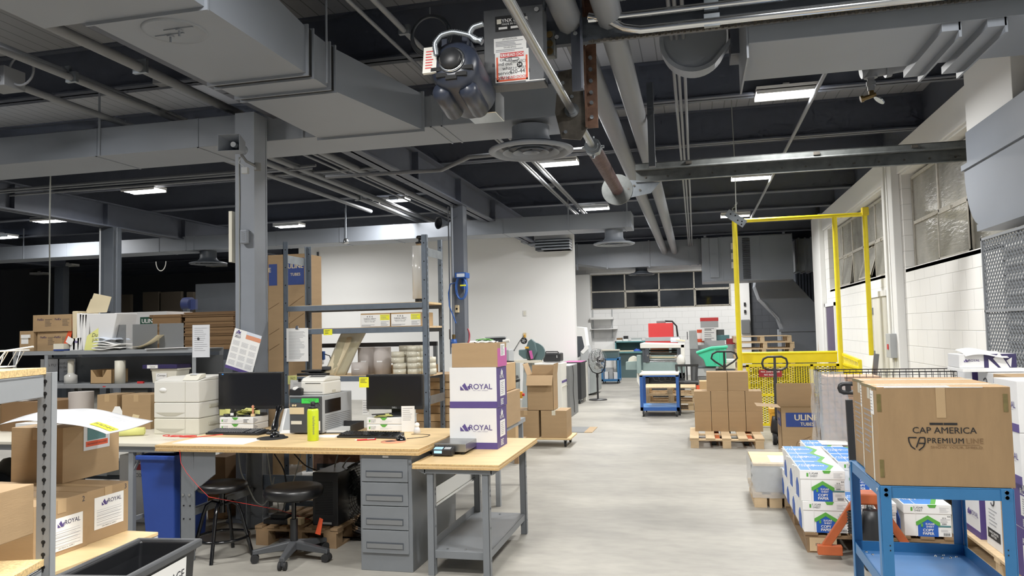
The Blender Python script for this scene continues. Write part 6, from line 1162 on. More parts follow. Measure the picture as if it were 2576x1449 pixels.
# dolly with three cartons
t = T('furniture_dolly', 'wooden dolly on castors carrying three brown cartons', 'dolly', (-2.02, 10.15, 0)); MB().box(-.38, .40, -.28, .28, .095, .118).build('deck', 'ply', t, bevel=.004)
for x in (-.30, .32):
    for y in (-.2, .2): castor(t, x, y, .038)
carton('brown carton at the left on the wooden dolly', -2.39, -2.04, 9.9, 10.3, .119, .47, tape='y'); carton('brown carton with clear tape at the right on the wooden dolly', -2.01, -1.67, 9.9, 10.3, .119, .47, tape='y', tape_mt='tape_clear')
def open_carton(label, x0, x1, y0, y1, z0, z1, flaps, mt='cardboard'):
    """flaps: dict side->(length, angle out from vertical)"""
    w, d, h = x1-x0, y1-y0, z1-z0; m = MB(); e = .004
    m.box(-w/2, w/2, -d/2, -d/2+e, 0, h); m.box(-w/2, w/2, d/2-e, d/2, 0, h); m.box(-w/2, -w/2+e, -d/2, d/2, 0, h); m.box(w/2-e, w/2, -d/2, d/2, 0, h); m.box(-w/2, w/2, -d/2, d/2, 0, e)
    o = m.build('open_carton', mt); place(o, ((x0+x1)/2, (y0+y1)/2, z0)); tag(o, label, 'box'); o['w'] = w; o['d'] = d; o['h'] = h
    for s, (L, a) in flaps.items():
        g = MB(); sx, c = math.sin(a), math.cos(a)
        if s in 'fk': q = -1 if s == 'f' else 1; y = q*d/2; g.hexa([(-w/2, y, h), (w/2, y, h), (w/2, y-q*e, h), (-w/2, y-q*e, h), (-w/2+.004, y+q*L*sx, h+L*c), (w/2-.004, y+q*L*sx, h+L*c), (w/2-.004, y+q*L*sx-q*e, h+L*c), (-w/2+.004, y+q*L*sx-q*e, h+L*c)])
        else: q = -1 if s == 'l' else 1; x = q*w/2; g.hexa([(x, -d/2, h), (x, d/2, h), (x-q*e, d/2, h), (x-q*e, -d/2, h), (x+q*L*sx, -d/2+.004, h+L*c), (x+q*L*sx, d/2-.004, h+L*c), (x+q*L*sx-q*e, d/2-.004, h+L*c), (x+q*L*sx-q*e, -d/2+.004, h+L*c)])
        g.build('flap', mt, o)
    return o
open_carton('tall open brown carton with flaps standing up, topmost on the dolly', -2.19, -1.84, 9.92, 10.25, .471, .93, {'f': (.15, 2.6), 'l': (.16, .35), 'r': (.15, .12), 'k': (.12, .1)})
for i, (px0, px1, y0, y1, lb) in enumerate(((1268, 1289, 995, 1065, 'tan carton just right of the purple printed boxes, upper'), (1272, 1297, 1062, 1100, 'tan carton just right of the purple printed boxes, lower with a small label'))):
    x0, x1, z0, z1 = PB(px0-20, px1, y0, y1, 8.6); carton(lb, x0, x1, 8.6, 8.95, z0 if i == 0 else .25, z1, 'cardboard_light', tape=None)
x0, x1, z0, z1 = PB(1220, 1320, 1065, 1100, 8.6); t = T('low_platform', 'low wooden platform under the tan cartons behind the small table', 'platform', ((x0+x1)/2, 8.8, 0)); MB().box(-.3, .16, -.2, .25, .20, .249).build('deck', 'pallet_dark', t); [MB().box(x, x+.05, y, y+.05, 0, .2).build('leg', 'pallet_dark', t) for x in (-.28, .1) for y in (-.18, .18)]
# floor mat
p = P(1425, 1087, Z=0); t = T('floor_mat', 'thin grey mat with a taped tan end lying on the floor beyond the dolly', 'floor mat', (-1.75, 11.6, 0)); MB().box(-.35, .1, -.3, .32, .001, .008).build('mat', 'mid_grey_plastic', t); MB().box(.1, .22, -.3, .32, .001, .009).build('mat_tape', 'tape_tan', t)
# machines along the partition
def mach(name, label, cat, px0, px1, yt, yb, Y, d, mt, z0=None, bevel=.008):
    x0, x1, a, b = PB(px0, px1, yt, yb, Y); z0 = a if z0 is None else z0
    t = T(name, label, cat, ((x0+x1)/2, Y, z0)); MB().box(x0-(x0+x1)/2, x1-(x0+x1)/2, 0, d, 0, b-z0).build('body', mt, t, bevel=bevel); t['w'] = x1-x0; t['h'] = b-z0; return t
t = mach('paper_cutter', 'cream paper machine with a purple band and slotted top behind the open carton', 'machine', 1318, 1414, 915, 1060, 12.7, .55, 'white_plastic', 0); w, h = t['w'], t['h']
MB().box(-w/2+.07, w/2-.14, -.004, .4, h-.09, h-.02).build('feed_opening', 'cardboard_dark', t); m = MB(); [m.cyl((-w/2+.08, .02, h-.03-.022*i), (w/2-.15, .02, h-.03-.022*i), .008, n=10) for i in range(3)]; [m.cyl((-w/2+.1+.06*i, .0, h-.09), (-w/2+.13+.06*i, .0, h-.09), .014, n=10) for i in range(6)]; m.build('rollers', 'chrome', t)
MB().box(w/2, w/2+.002, 0, .55, h-.33, h-.29).build('purple_band', 'purple', t); text('LE', .06, 'ink_soft', t, 'r', .45, h-.26, w/2+.003); MB().box(w/2, w/2+.01, .02, .5, h-.40, h-.385).build('grip_recess', 'cream_shadow', t)
t = mach('equipment_cabinet', 'grey sheet-metal cabinet side with a dangling cable', 'cabinet', 1405, 1434, 922, 1050, 13.2, .9, 'mid_grey_plastic', 0); w, h = t['w'], t['h']; MB().tube([(w/2+.01, .3, h), (w/2+.015, .35, h*.8), (w/2+.01, .3, h*.5), (w/2+.015, .36, h*.2), (w/2+.01, .4, .05)], .006, 6).build('cable', 'cable_black', t); MB().box(-w/2-.3, w/2, 0, .9, h, h+.012).build('worktop', 'light_grey_plastic', t)
t = mach('tool_case', 'black portable power case with a carry handle on the cream machine', 'case', 1366, 1410, 893, 915, 13.0, .3, 'black_plastic', None, .02); w, h = t['w'], t['h']; m = MB(); m.tube([(-w/2+.04, .05, h), (-w/2+.05, .02, h+.025), (w/2-.05, .02, h+.025), (w/2-.04, .05, h)], .01, 8); m.build('handle', 'black_plastic', t); m = MB(); [m.cyl((w*.3, -.004, h*q), (w*.3, .0, h*q), .006, n=8) for q in (.5, .6, .7)]; m.build('indicator', 'paper', t)
t.location.z = .975
t = mach('black_cabinet', 'tall black steel cabinet on castors with a pink sheet on top', 'cabinet', 1416, 1462, 913, 1005, 15.6, .9, 'black_plastic', .08, .004); w, h = t['w'], t['h']; MB().box(-w/2, w/2, .1, .8, h, h+.004).build('pink_sheet', 'pink', t)
t.location.z = .09
for x, y in ((w/2-.05, .06), (-w/2+.05, .06), (w/2-.05, .8)): castor(t, x, y, .036, -.09)
t = mach('control_cabinet', 'white narrow cabinet just beyond the black cabinet', 'cabinet', 1464, 1474, 912, 952, 16.3, .3, 'white_plastic', 0)
# presses and saw-like machine near the partition
def polyY(m, pts, Y, y0, y1, o):
    q = [P(x, y, Y=Y) for x, y in pts]; return m.prism([(p.x-o[0], p.z-o[2]) for p in q], y0, y1, 'y')
Y = 12.3; o = P(1245, 1050, Y=Y); o.z = 0; t = T('laminator', 'grey machine with a black back panel left of the wire stitcher', 'machine', o)
m = MB(); polyY(m, [(1217, 882), (1262, 882), (1268, 848), (1266, 846), (1218, 848)], Y, .1, .14, o); m.build('back_panel', 'dark_steel', t); m = MB(); polyY(m, [(1218, 851), (1268, 849), (1268, 846), (1218, 848)], Y, .05, .16, o); m.build('panel_cap', 'light_grey_plastic', t)
m = MB(); polyY(m, [(1225, 882), (1280, 880), (1281, 912), (1225, 912)], Y, 0, .35, o); m.build('head', 'light_grey_plastic', t, bevel=.01)
m = MB(); polyY(m, [(1235, 912), (1296, 912), (1298, 1090), (1240, 1090)], Y, .05, .35, o); m.build('machine_body', 'machine_grey', t, bevel=.006)
m = MB(); polyY(m, [(1270, 945), (1300, 945), (1302, 952), (1270, 955)], Y, -.15, .1, o); polyY(m, [(1270, 962), (1312, 952), (1312, 958), (1270, 968)], Y, -.2, -.1, o); m.build('feed_tray', 'black_plastic', t)
p = P(1280, 911, Y=Y)-o; m = MB(); m.lathe([(0, 0), (.12, .01), (.13, .02), (0, .03)], (p.x, -.1, p.z), 24); m.build('black_disc', 'black_matte', t)
p = P(1272, 882, Y=Y)-o; q = P(1274, 860, Y=Y)-o; m = MB(); m.cyl(p, q, .014); m.cyl(q+Vector((-.06, 0, .01)), q+Vector((.05, 0, .02)), .025, .03, n=16); m.build('lamp_arm', 'white_plastic', t)
Y = 12.1; o = P(1330, 1050, Y=Y); o.z = 0; t = T('wire_stitcher', 'green-grey wire stitching machine with black reel and yellow guard', 'machine', o)
c = P(1340, 885, Y=Y)-o; s = .0062
m = MB(); m.cyl((c.x+.02, .05, c.z-.02), (c.x+.02, .12, c.z-.02), .165, n=32); m.build('back_wheel', 'machine_dark', t, bevel=.01)
m = MB(); polyY(m, [(1306, 880), (1322, 879), (1330, 858), (1338, 852), (1346, 860), (1352, 885), (1340, 905), (1318, 902), (1306, 892)], Y, -.04, .04, o); m.build('stitcher_head', 'machine_dark', t, bevel=.012)
p = P(1320, 857, Y=Y)-o; m = MB(); m.cyl((p.x, -.08, p.z), (p.x, -.04, p.z), .052, n=28); m.build('reel', 'black_matte', t); m = MB(); [m.ob((p.x+.02*math.cos(a), -.083, p.z+.02*math.sin(a)), (.03, .004, .01), ry=-a) for a in (0, 1.25, 2.5, 3.77, 5.03)]; m.build('reel_spokes', 'light_grey_plastic', t)
p = P(1327, 875, Y=Y)-o; MB().box(p.x-.03, p.x+.03, -.06, -.03, p.z-.01, p.z+.02).build('yellow_guard', 'jack_yellow', t)
m = MB(); polyY(m, [(1328, 880), (1334, 880), (1342, 904), (1336, 906)], Y, -.1, -.05, o); m.build('black_guard', 'black_matte', t); m = MB(); polyY(m, [(1334, 882), (1341, 881), (1345, 901), (1339, 903)], Y, -.11, -.10, o); m.build('guard_label', 'pink', t)
m = MB(); polyY(m, [(1298, 906), (1360, 906), (1360, 912), (1298, 912)], Y, -.12, .15, o); m.build('work_table', 'laminate', t); m = MB(); polyY(m, [(1318, 912), (1340, 912), (1345, 1075), (1312, 1075)], Y, -.02, .14, o); m.build('pedestal', 'machine_grey', t)
p = P(1320, 843, Y=YP-.03); t = T('wall_plug', 'yellow plug in a socket on the white partition above the stitcher', 'plug', p); MB().box(-.035, .035, -.005, .02, -.06, .05).build('socket_plate', 'tan_note', t); MB().box(-.02, .02, -.04, -.005, -.05, .01).build('plug_body', 'jack_yellow', t, bevel=.006)
t2 = T('power_cable', 'black cable slanting from the yellow plug down to the stitcher', 'cable', P(1320, 845, Y=13)); a, b = P(1318, 845, Y=YP-.06), P(1293, 882, Y=12.8); MB().tube([a-t2.location, a.lerp(b, .5)-t2.location+Vector((0, 0, .02)), b-t2.location], .01, 6).build('cable', 'cable_black', t2)
p = P(1320, 788, Y=YP-.012); t = T('wall_outlet', 'small white light switch plate high on the white partition', 'switch', p); MB().box(-.04, .04, -.004, .008, -.06, .06).build('switch_plate', 'white_plastic', t, bevel=.003); MB().box(-.015, .015, -.009, -.004, -.035, .035).build('rocker', 'cream_plastic', t)
t = mach('plastic_bin', 'pale grey bin with a white roll just right of the second column', 'bin', 1177, 1208, 866, 1000, 13.6, .4, 'light_grey_plastic', 0, .01)
m = MB(); m.lathe([(0, 0), (.1, 0), (.1, .06), (0, .06)], (-.05, .2, t['h']), 24); m.build('white_roll', 'paper', t)
t = T('stop_button', 'yellow box with a red stop button beside the open carton', 'button box', P(1309, 993, Y=10.6)); MB().box(-.05, .03, -.03, .03, -.05, .045).build('box_body', 'jack_yellow', t, bevel=.004); m = MB(); m.cyl((.03, 0, 0), (.06, 0, 0), .02, n=16); m.build('button', 'red', t); MB().box(-.14, -.05, -.02, .02, -.02, .03).build('arm', 'black_plastic', t); MB().box(-.14, -.11, -.02, .02, -t.location.z, -.02).build('stand', 'black_plastic', t)
# large printer beyond the partition end
Y = 17.8; o = P(1475, 990, Y=Y); o.z = 0; t = T('wide_printer', 'big grey and white printing machine just past the partition end', 'printing machine', o)
m = MB(); polyY(m, [(1448, 822), (1470, 824), (1476, 870), (1468, 905), (1448, 905)], Y, .0, .5, o); m.build('white_hood', 'paper', t, bevel=.01); m = MB(); polyY(m, [(1452, 846), (1464, 846), (1470, 872), (1462, 895), (1452, 900)], Y, -.006, .0, o); m.build('dark_window', 'dark_steel', t)
m = MB(); polyY(m, [(1463, 884), (1480, 868), (1486, 890), (1487, 990), (1467, 990), (1464, 940)], Y, -.2, .35, o); m.build('front_unit', 'light_grey_plastic', t, bevel=.015); m = MB(); polyY(m, [(1484, 885), (1500, 880), (1502, 985), (1486, 990)], Y, -.1, .9, o); m.build('side_unit', 'machine_grey', t, bevel=.01)
m = MB(); polyY(m, [(1464, 884), (1480, 868), (1484, 876), (1470, 890)], Y, -.22, -.2, o); m.build('top_panel', 'paper', t); m = MB(); polyY(m, [(1460, 992), (1485, 992), (1480, 996), (1462, 996)], Y, -.1, .3, o); m.build('foot_plate', 'black_plastic', t)
# pedestal fan
t = T('pedestal_fan', 'chrome pedestal fan on a black post with a round base', 'fan', (-2.09, 16.5, 0)); m = MB(); m.lathe([(0, .03), (.05, .03), (.19, .02), (.2, 0), (0, 0)], n=40); m.build('base', 'black_plastic', t); MB().cyl((0, 0, .03), (0, 0, .55), .02, n=14).build('post', 'black_plastic', t); MB().cyl((0, 0, .48), (0, 0, .58), .028, n=14).build('collar', 'black_matte', t)
hc = Vector((.02, -.02, .86)); R = .245
yk = MB(); yk.tube([(-.27, 0, .88), (-.25, 0, .72), (-.15, 0, .60), (0, 0, .56), (.15, 0, .60), (.25, 0, .72), (.27, 0, .88)], .012, 8); y_ = yk.build('yoke', 'black_matte', t); y_.rotation_euler = (0, 0, -.7)
fh = MB(); [fh.tube([(R*k*math.cos(a), -.10*math.sqrt(max(0, 1-k*k))-.03, R*k*math.sin(a)) for a in [2*PI*i/36 for i in range(36)]], .003, 5, True) for k in (.2, .4, .6, .8, 1)]; [fh.tube([(R*k*math.cos(a+.5*k), s*(.10*math.sqrt(max(0, 1-k*k))+.03), R*k*math.sin(a+.5*k)) for k in (.15, .4, .65, .85, 1)], .0025, 4) for s in (-1, 1) for a in [2*PI*i/24 for i in range(24)]]
g = fh.build('guard', 'chrome', t); fb = MB()
for k in range(3): a0 = k*2*PI/3; fb.grid(lambda u, v: ((.04+.17*u)*math.cos(a0+v*1.3), -.03+.06*v, (.04+.17*u)*math.sin(a0+v*1.3)), 6, 8)
b = fb.build('blades', 'chrome', t, solid=.003); mo = MB().cyl((0, .02, 0), (0, .14, 0), .06, n=20).build('motor', 'black_matte', t)
for q in (g, b, mo): q.location = hc; q.rotation_euler = (.05, 0, -.7)
# far carts and teal bench along the far wall
t = T('blue_trolley', 'far blue trolley with a greenish machine on top near the teal bench', 'trolley', (-2.35, 21.4, 0)); w = .5
for z in (.70, .12): m = MB(); m.box(-w/2, w/2, 0, .6, z-.06, z); m.build('shelf', 'cart_blue', t, bevel=.004)
for x in (-w/2, w/2-.05):
    for y in (0, .55): MB().box(x, x+.05, y, y+.05, .06, .72).build('leg', 'cart_blue', t)
for x in (-.2, .2): castor(t, x, .05, .045); castor(t, x, .5, .045)
t = T('green_machine', 'small olive machine with a cream top standing on the far blue trolley', 'machine', (-2.35, 21.5, .705)); MB().box(-.22, .22, 0, .4, 0, .2).build('body', 'machine_dark', t); MB().box(-.24, .24, -.05, .42, .2, .23).build('worktop', 'laminate', t)
for i, (x, hh, mt_) in enumerate(((-.12, .2, 'paper'), (.0, .26, 'light_grey_plastic'), (.12, .18, 'paper'))): t = T('paper_bundle', ['white carton on the lower deck of the far blue trolley', 'grey rolled sheet on the lower deck of the far blue trolley', 'white roll on the lower deck of the far blue trolley'][i], 'bundle', (-2.35+x, 21.6, .121)); MB().ob((0, 0, hh/2), (.1, .2, hh), rz=.1*i).build('bundle', mt_, t, bevel=.004)
Y = 23.9; x0, x1, z0, z1 = PB(1547, 1640, 858, 948, Y); t = T('teal_bench', 'teal two-tier cabinet bench against the far block wall', 'bench', ((x0+x1)/2, Y, 0)); w = x1-x0; zz = P(1590, 884, Y=Y).z
MB().box(-w/2, w/2, -.15, .5, zz-.05, zz).build('worktop', 'teal', t, bevel=.004); m = MB(); m.box(-w/2, w/2, .1, .5, z1-.04, z1); m.box(-w/2, -w/2+.04, .1, .5, zz, z1); m.box(w/2-.04, w/2, .1, .5, zz, z1); m.build('hutch', 'teal', t); MB().box(-w/2, w/2, .46, .5, zz, z1).build('hutch_back', 'teal_dark', t); MB().box(-w/2+.03, w/2, .0, .45, 0, zz-.05).build('cabinet', 'machine_dark', t, bevel=.004)
for i, (px, wd, hh, mt_, lb, cat) in enumerate(((1558, .17, .10, 'cardboard_dark', 'small dark brown box on the teal bench hutch', 'box'), (1574, .14, .16, 'black_plastic', 'black box topmost on the teal bench hutch', 'box'), (1601, .32, .09, 'machine_grey', 'pale grey drawer unit on the teal bench hutch', 'drawer unit'))):
    p = P(px, 855, Y=Y+.2); t = T('small_box' if i < 2 else 'drawer_unit', lb, cat, (p.x, Y+.3, z1+.001)); MB().box(-wd/2, wd/2, -.1, .1, 0, hh*.4).build('box_base', 'paper', t); MB().box(-wd/2, wd/2, -.1, .1, hh*.4, hh).build('box_top', mt_, t, bevel=.003)
p = P(1578, 880, Y=Y); t = T('paper_pile', 'flat pile of tan sheets on the teal bench worktop', 'paper pile', (p.x, Y+.05, zz)); MB().box(-.25, .2, -.12, .12, 0, .03).build('sheets', 'blonde', t); t = T('blue_cloth', 'crumpled royal blue cloth on the teal bench worktop', 'cloth', (P(1602, 880, Y=Y).x, Y+.05, zz)); m = MB(); m.grid(lambda u, v: (-.13+.26*u, -.1+.2*v, .01+.06*math.sin(PI*u)*math.sin(PI*v)*(1+.5*math.sin(u*19)*math.sin(v*15))), 14, 10); m.build('cloth', 'blue_bin', t)
# wall shelf brackets on the far wall and a leaning board
p0, p1 = P(1484, 802, Y=24.6), P(1541, 802, Y=24.6); t = T('wall_shelf', 'white bracket shelf high on the far block wall', 'shelf', (p0.x, 24.6, p0.z)); w = p1.x-p0.x; MB().box(0, w, 0, .39, -.03, .04).build('shelf_board', 'white_paint', t); z2 = P(1500, 828, Y=24.6).z-p0.z; MB().box(0, w+.12, .05, .39, z2-.015, z2+.01).build('lower_board', 'white_paint', t)
for x in (.05, w-.05): m = MB(); m.bar((x, .02, -.03), (x, .38, z2-.02), .02, .02); m.box(x-.015, x+.015, .37, .39, z2-.3, .3); m.build('bracket', 'light_grey_plastic', t)
x0, x1, z0, z1 = PB(1495, 1542, 860, 890, 24.3); t = T('white_board', 'blank white board leaning on the far wall behind the fan', 'board', ((x0+x1)/2, 24.3, 0), rx=-.08); MB().box((x0-x1)/2, (x1-x0)/2, 0, .02, .3, z1).build('board', 'paper', t); MB().box((x0-x1)/2, (x1-x0)/2, 0, .04, 0, .3).build('board_foot', 'light_grey_plastic', t)
# old press in the middle
Y = 17.0; o = Vector((-.72, Y, 0)); t = T('printing_press', 'old grey-green printing press with pale gantry and chrome rollers', 'printing press', o); rnd = random.Random(12)
m = MB(); polyY(m, [(1617, 912), (1722, 912), (1722, 938), (1617, 938)], Y, 0, 1.3, o); m.build('front_bed', 'machine_green', t, bevel=.006)
m = MB(); polyY(m, [(1610, 864), (1722, 866), (1722, 875), (1712, 875), (1611, 876)], Y, -.05, .15, o); polyY(m, [(1712, 866), (1722, 866), (1723, 912), (1713, 912)], Y, -.05, .15, o); polyY(m, [(1610, 864), (1722, 866), (1722, 868), (1610, 866)], Y, .1, 1.2, o); m.build('gantry', 'white_plastic', t, bevel=.01)
m = MB(); polyY(m, [(1615, 876), (1622, 876), (1624, 912), (1617, 912)], Y, 0, .2, o); polyY(m, [(1622, 950), (1722, 950), (1722, 985), (1622, 985)], Y, .3, 1.2, o); m.build('frame_post', 'dark_steel', t)
for i, (yy, mt_, r) in enumerate(((882, 'black_plastic', .018), (890, 'oil_steel', .03), (899, 'blonde', .02), (906, 'steel', .03), (910, 'chrome', .018))):
    a, b = P(1633, yy, Y=Y+.05*(5-i)), P(1706, yy, Y=Y+.05*(5-i)); m = MB(); m.cyl(a-o, b-o, r, n=16); m.build('roller', mt_, t)
for px in (1628, 1708): m = MB(); a = P(px, 890, Y=Y)-o; m.box(a.x-.04, a.x+.04, -.03, .1, a.z-.18, a.z+.12); m.build('roller_bracket', 'dark_steel', t)
m = MB(); [m.cyl((P(px, 894, Y=Y).x+.72, -.05, P(px, 894, Y=Y).z), (P(px, 894, Y=Y).x+.72, -.03, P(px, 894, Y=Y).z), .02, n=12) for px in (1630, 1636, 1704, 1711)]; m.build('knob', 'chrome', t)
m = MB(); polyY(m, [(1633, 868), (1681, 868), (1681, 888), (1633, 888)], Y, .5, .55, o); m.build('red_panel', 'salmon', t); m = MB(); polyY(m, [(1688, 869), (1714, 869), (1714, 890), (1688, 890)], Y, .4, .7, o); m.build('green_unit', 'machine_dark', t)
m = MB(); polyY(m, [(1603, 893), (1613, 893), (1614, 938), (1604, 938)], Y, -.2, .0, o); polyY(m, [(1575, 910), (1604, 908), (1604, 930), (1575, 930)], Y, -.1, .2, o); m.build('side_arm', 'machine_green', t, bevel=.006)
p = P(1593, 908, Y=Y)-o; m = MB(); m.cyl((p.x, -.05, p.z-.0), (p.x, .15, p.z), .105, n=32); m.build('film_roll', 'cream_plastic', t); m = MB(); polyY(m, [(1603, 932), (1617, 932), (1617, 985), (1603, 958)], Y, -.1, .1, o); m.build('switch_case', 'white_plastic', t, bevel=.004)
m = MB(); polyY(m, [(1620, 938), (1722, 938), (1722, 952), (1620, 952)], Y, .1, 1.1, o); polyY(m, [(1620, 940), (1632, 940), (1632, 1000), (1620, 1000)], Y, .1, .3, o); polyY(m, [(1710, 940), (1722, 940), (1722, 1000), (1710, 1000)], Y, .1, .3, o); m.box(-.4, .4, .1, 1.1, 0, .12); m.build('under_frame', 'black_matte', t)
for i in range(5): a = P(1640+14*i, 945, Y=Y-.05)-o; m = MB(); m.tube([a, a+Vector((.05, 0, -.1-.03*(i % 2))), a+Vector((.15, 0, -.12)), a+Vector((.2, 0, .0))], .012, 6); m.build('hose', 'cable_black', t)
p = P(1712, 905, Y=Y-.1); t = T('plastic_bag', 'crumpled clear bag hanging at the press right side', 'bag', p); m = MB(); m.lathe_sc([(.0, -.13), (.06, -.12), (.1, -.04), (.08, .05), (.04, .1), (0, .12)], (0, 0, 0), 9, (1, .6, 1)); m.build('bag_film', 'wrap_dense', t)
Y = 19.2; x0, x1, z0, z1 = PB(1631, 1693, 813, 848, Y); t = T('red_machine_box', 'bright red machine housing with a grey base standing behind the press', 'machine housing', ((x0+x1)/2, Y, 0)); w = x1-x0
MB().box(-w/2, w/2, 0, .6, z0, z1).build('red_housing', 'red', t, bevel=.006); zb = P(1660, 858, Y=Y).z; MB().box(-w/2-.08, w/2+.15, -.05, .65, zb, z0).build('grey_band', 'light_grey_plastic', t, bevel=.004); MB().box(-w/2-.08, w/2+.1, -.05, .65, zb-.1, zb).build('red_base', 'red', t); MB().box(-w/2, w/2, 0, .6, 0, zb-.1).build('stand', 'machine_green', t)
m = MB(); m.box(-.1, .12, .1, .3, z1, z1+.06); m.build('motor_cap', 'mid_grey_plastic', t, bevel=.01); m = MB(); m.tube([(.1, .2, z1+.05), (.28, .2, z1+.04), (.38, .2, z1-.08), (.41, .2, zb+.02)], .022, 10); m.build('hose', 'cable_black', t)
p = P(1692, 856, Y=17.3); t = T('blue_bag', 'pale blue sack with crumpled papers lying on the press gantry', 'sack', (p.x, 17.3, P(1692, 862, Y=17.3).z+.02)); m = MB(); m.lathe_sc([(0, 0), (.05, .01), (.055, .1), (.05, .2), (0, .21)], (-.1, 0, .05), 14, (1, 1, 1)); o2 = m.build('sack', 'paper_blue', t); o2.rotation_euler = (0, PI/2, 0); o2.location = (-.1, 0, -.06); MB().ob((.17, 0, .03), (.2, .12, .03), ry=.15).build('papers', 'blonde', t, bevel=.01)
# boxes and clutter right of the press
def stackbox(label, px0, px1, yt, yb, Y, d, body, lid=None, f=.35, group=None, name='storage_box', split=None):
    x0, x1, z0, z1 = PB(px0, px1, yt, yb, Y); t = T(name, label, 'box', ((x0+x1)/2, Y, z0), group=group); w = x1-x0; h = z1-z0
    MB().box(-w/2, w/2, 0, d, 0, h*(1-f) if lid else h).build('box_body', body, t, bevel=.003)
    if lid: MB().box(-w/2-.005, w/2+.005, -.005, d+.005, h*(1-f), h).build('lid', lid, t, bevel=.003)
    return t
t = mach('storage_rack', 'low grey bench behind the green tub stacked with boxes', 'bench', 1745, 1850, 868, 905, 20.6, .8, 'machine_grey', 0)
zt0 = t['h']+.001
def rest(t, z): d_ = z-t.location.z; t.location.z = z; return t
a = stackbox('white box with a red lid, topmost on the pile beside the yellow post', 1762, 1807, 799, 824, 20.8, .4, 'light_grey_plastic', 'red', group='red lidded boxes')
stackbox('white box with a red lid halfway down the pile, behind the white cartons', 1754, 1780, 829, 852, 21.1, .4, 'paper', 'orange', group='red lidded boxes'); stackbox('white box with a red lid low in the pile, above the green tub', 1752, 1780, 853, 876, 21.0, .4, 'paper', 'orange', group='red lidded boxes')
for i, (y0, y1) in enumerate(((825, 833), (833, 849), (849, 858))): t = stackbox(['flat white printed carton directly under the red lidded box', 'white printed carton in the middle of the pile', 'low white printed carton resting on the grey one'][i], 1766, 1802, y0, y1, 20.8, .45, 'paper', name='printed_carton', group='white printed cartons'); lines(t, 'f', -.12, .14, .01, .9*(P(1780, y0, Y=20.8).z-P(1780, y1, Y=20.8).z), -.002, 'ink', 3, .012)
stackbox('long grey carton with a white label at the pile base', 1772, 1824, 857, 869, 20.7, .5, 'light_grey_plastic', name='printed_carton')
stackbox('grey plastic case at the right of the box pile', 1802, 1822, 829, 847, 21.2, .3, 'mid_grey_plastic', name='tool_case'); stackbox('teal plastic case leaning at the right of the box pile', 1803, 1835, 843, 856, 20.9, .3, 'teal', name='tool_case'); stackbox('dark red box near the pallet pile', 1828, 1848, 852, 866, 20.6, .4, 'dark_red', name='small_crate')
p = P(1740, 870, Y=20.3); t = T('tall_grey_panel', 'tall narrow grey panel case standing left of the box pile', 'case', (p.x, 20.3, 0)); m = MB(); q = [(P(x, y, Y=20.3).x-p.x, P(x, y, Y=20.3).z) for x, y in ((1733, 832), (1752, 831), (1757, 880), (1735, 880))]; m.prism(q+[], 0, .3, 'y'); m.build('panel_case', 'machine_grey', t, bevel=.01); MB().box(-.05, .25, 0, .3, 0, .95).build('case_foot', 'mid_grey_plastic', t)
MB().box(-.11, -.09, -.03, .0, 1.2, 1.4).build('handle', 'black_plastic', t)
# green tub on a grey barrel
Y = 14.3; x0, x1, z0, z1 = PB(1757, 1830, 872, 922, Y); t = T('green_tub', 'mint green slanted plastic tub behind the carton pallet', 'tub', ((x0+x1)/2, Y, z0))
m = MB(); q = [(P(x, y, Y=Y).x-t.location.x, P(x, y, Y=Y).z-z0) for x, y in ((1776, 922), (1818, 922), (1828, 876), (1830, 871), (1790, 874), (1752, 886), (1755, 892), (1770, 905))]; m.prism(q, 0, .4, 'y'); m.build('tub_body', 'mint', t, bevel=.012)
m = MB(); q = [(P(x, y, Y=Y).x-t.location.x, P(x, y, Y=Y).z-z0) for x, y in ((1831, 875), (1831, 870), (1790, 873), (1751, 886), (1752, 890), (1790, 878))]; m.prism(q, -.03, .43, 'y'); m.build('rim', 'mint', t, bevel=.006); m = MB(); [m.box(x, x+.03, -.012, 0, .05, .32) for x in (.02, .12, .2)]; m.build('rib', 'mint', t)
t = mach('trash_barrel', 'grey barrel with a clear liner under the mint green tub', 'barrel', 1757, 1800, 925, 985, 14.2, .3, 'mid_grey_plastic', 0, .03); h = t['h']; m = MB(); m.box(-t['w']/2-.012, t['w']/2+.012, -.012, .31, h-.16, h-.02); m.build('liner', 'light_grey_plastic', t); m = MB(); m.box(-t['w']/2-.02, t['w']/2+.02, -.02, .32, h-.02, h+.01); m.build('rim', 'dark_steel', t, bevel=.008)
t.location.y = 14.4
t = mach('stack_table', 'low dark table behind the carton pallet under a white box', 'table', 1800, 1850, 930, 990, 14.4, .5, 'dark_steel', 0)
stackbox('cream box with a white sheet beneath the first jack handle', 1808, 1850, 905, 928, 14.5, .4, 'cream_plastic', 'paper', .3, name='file_box')
t = T('orange_carton_label', 'narrow open brown carton with an orange label behind the stacked cartons', 'box', P(1770, 985, Y=12.6)); MB().box(-.06, .10, 0, .3, -.25, .40).build('carton_body', 'cardboard_light', t); MB().box(-.062, -.06, .02, .28, .1, .34).build('orange_panel', 'orange', t); MB().box(-.11, -.06, -.002, .0, .08, .34).build('orange_label', 'orange', t)
t.location.z = .252
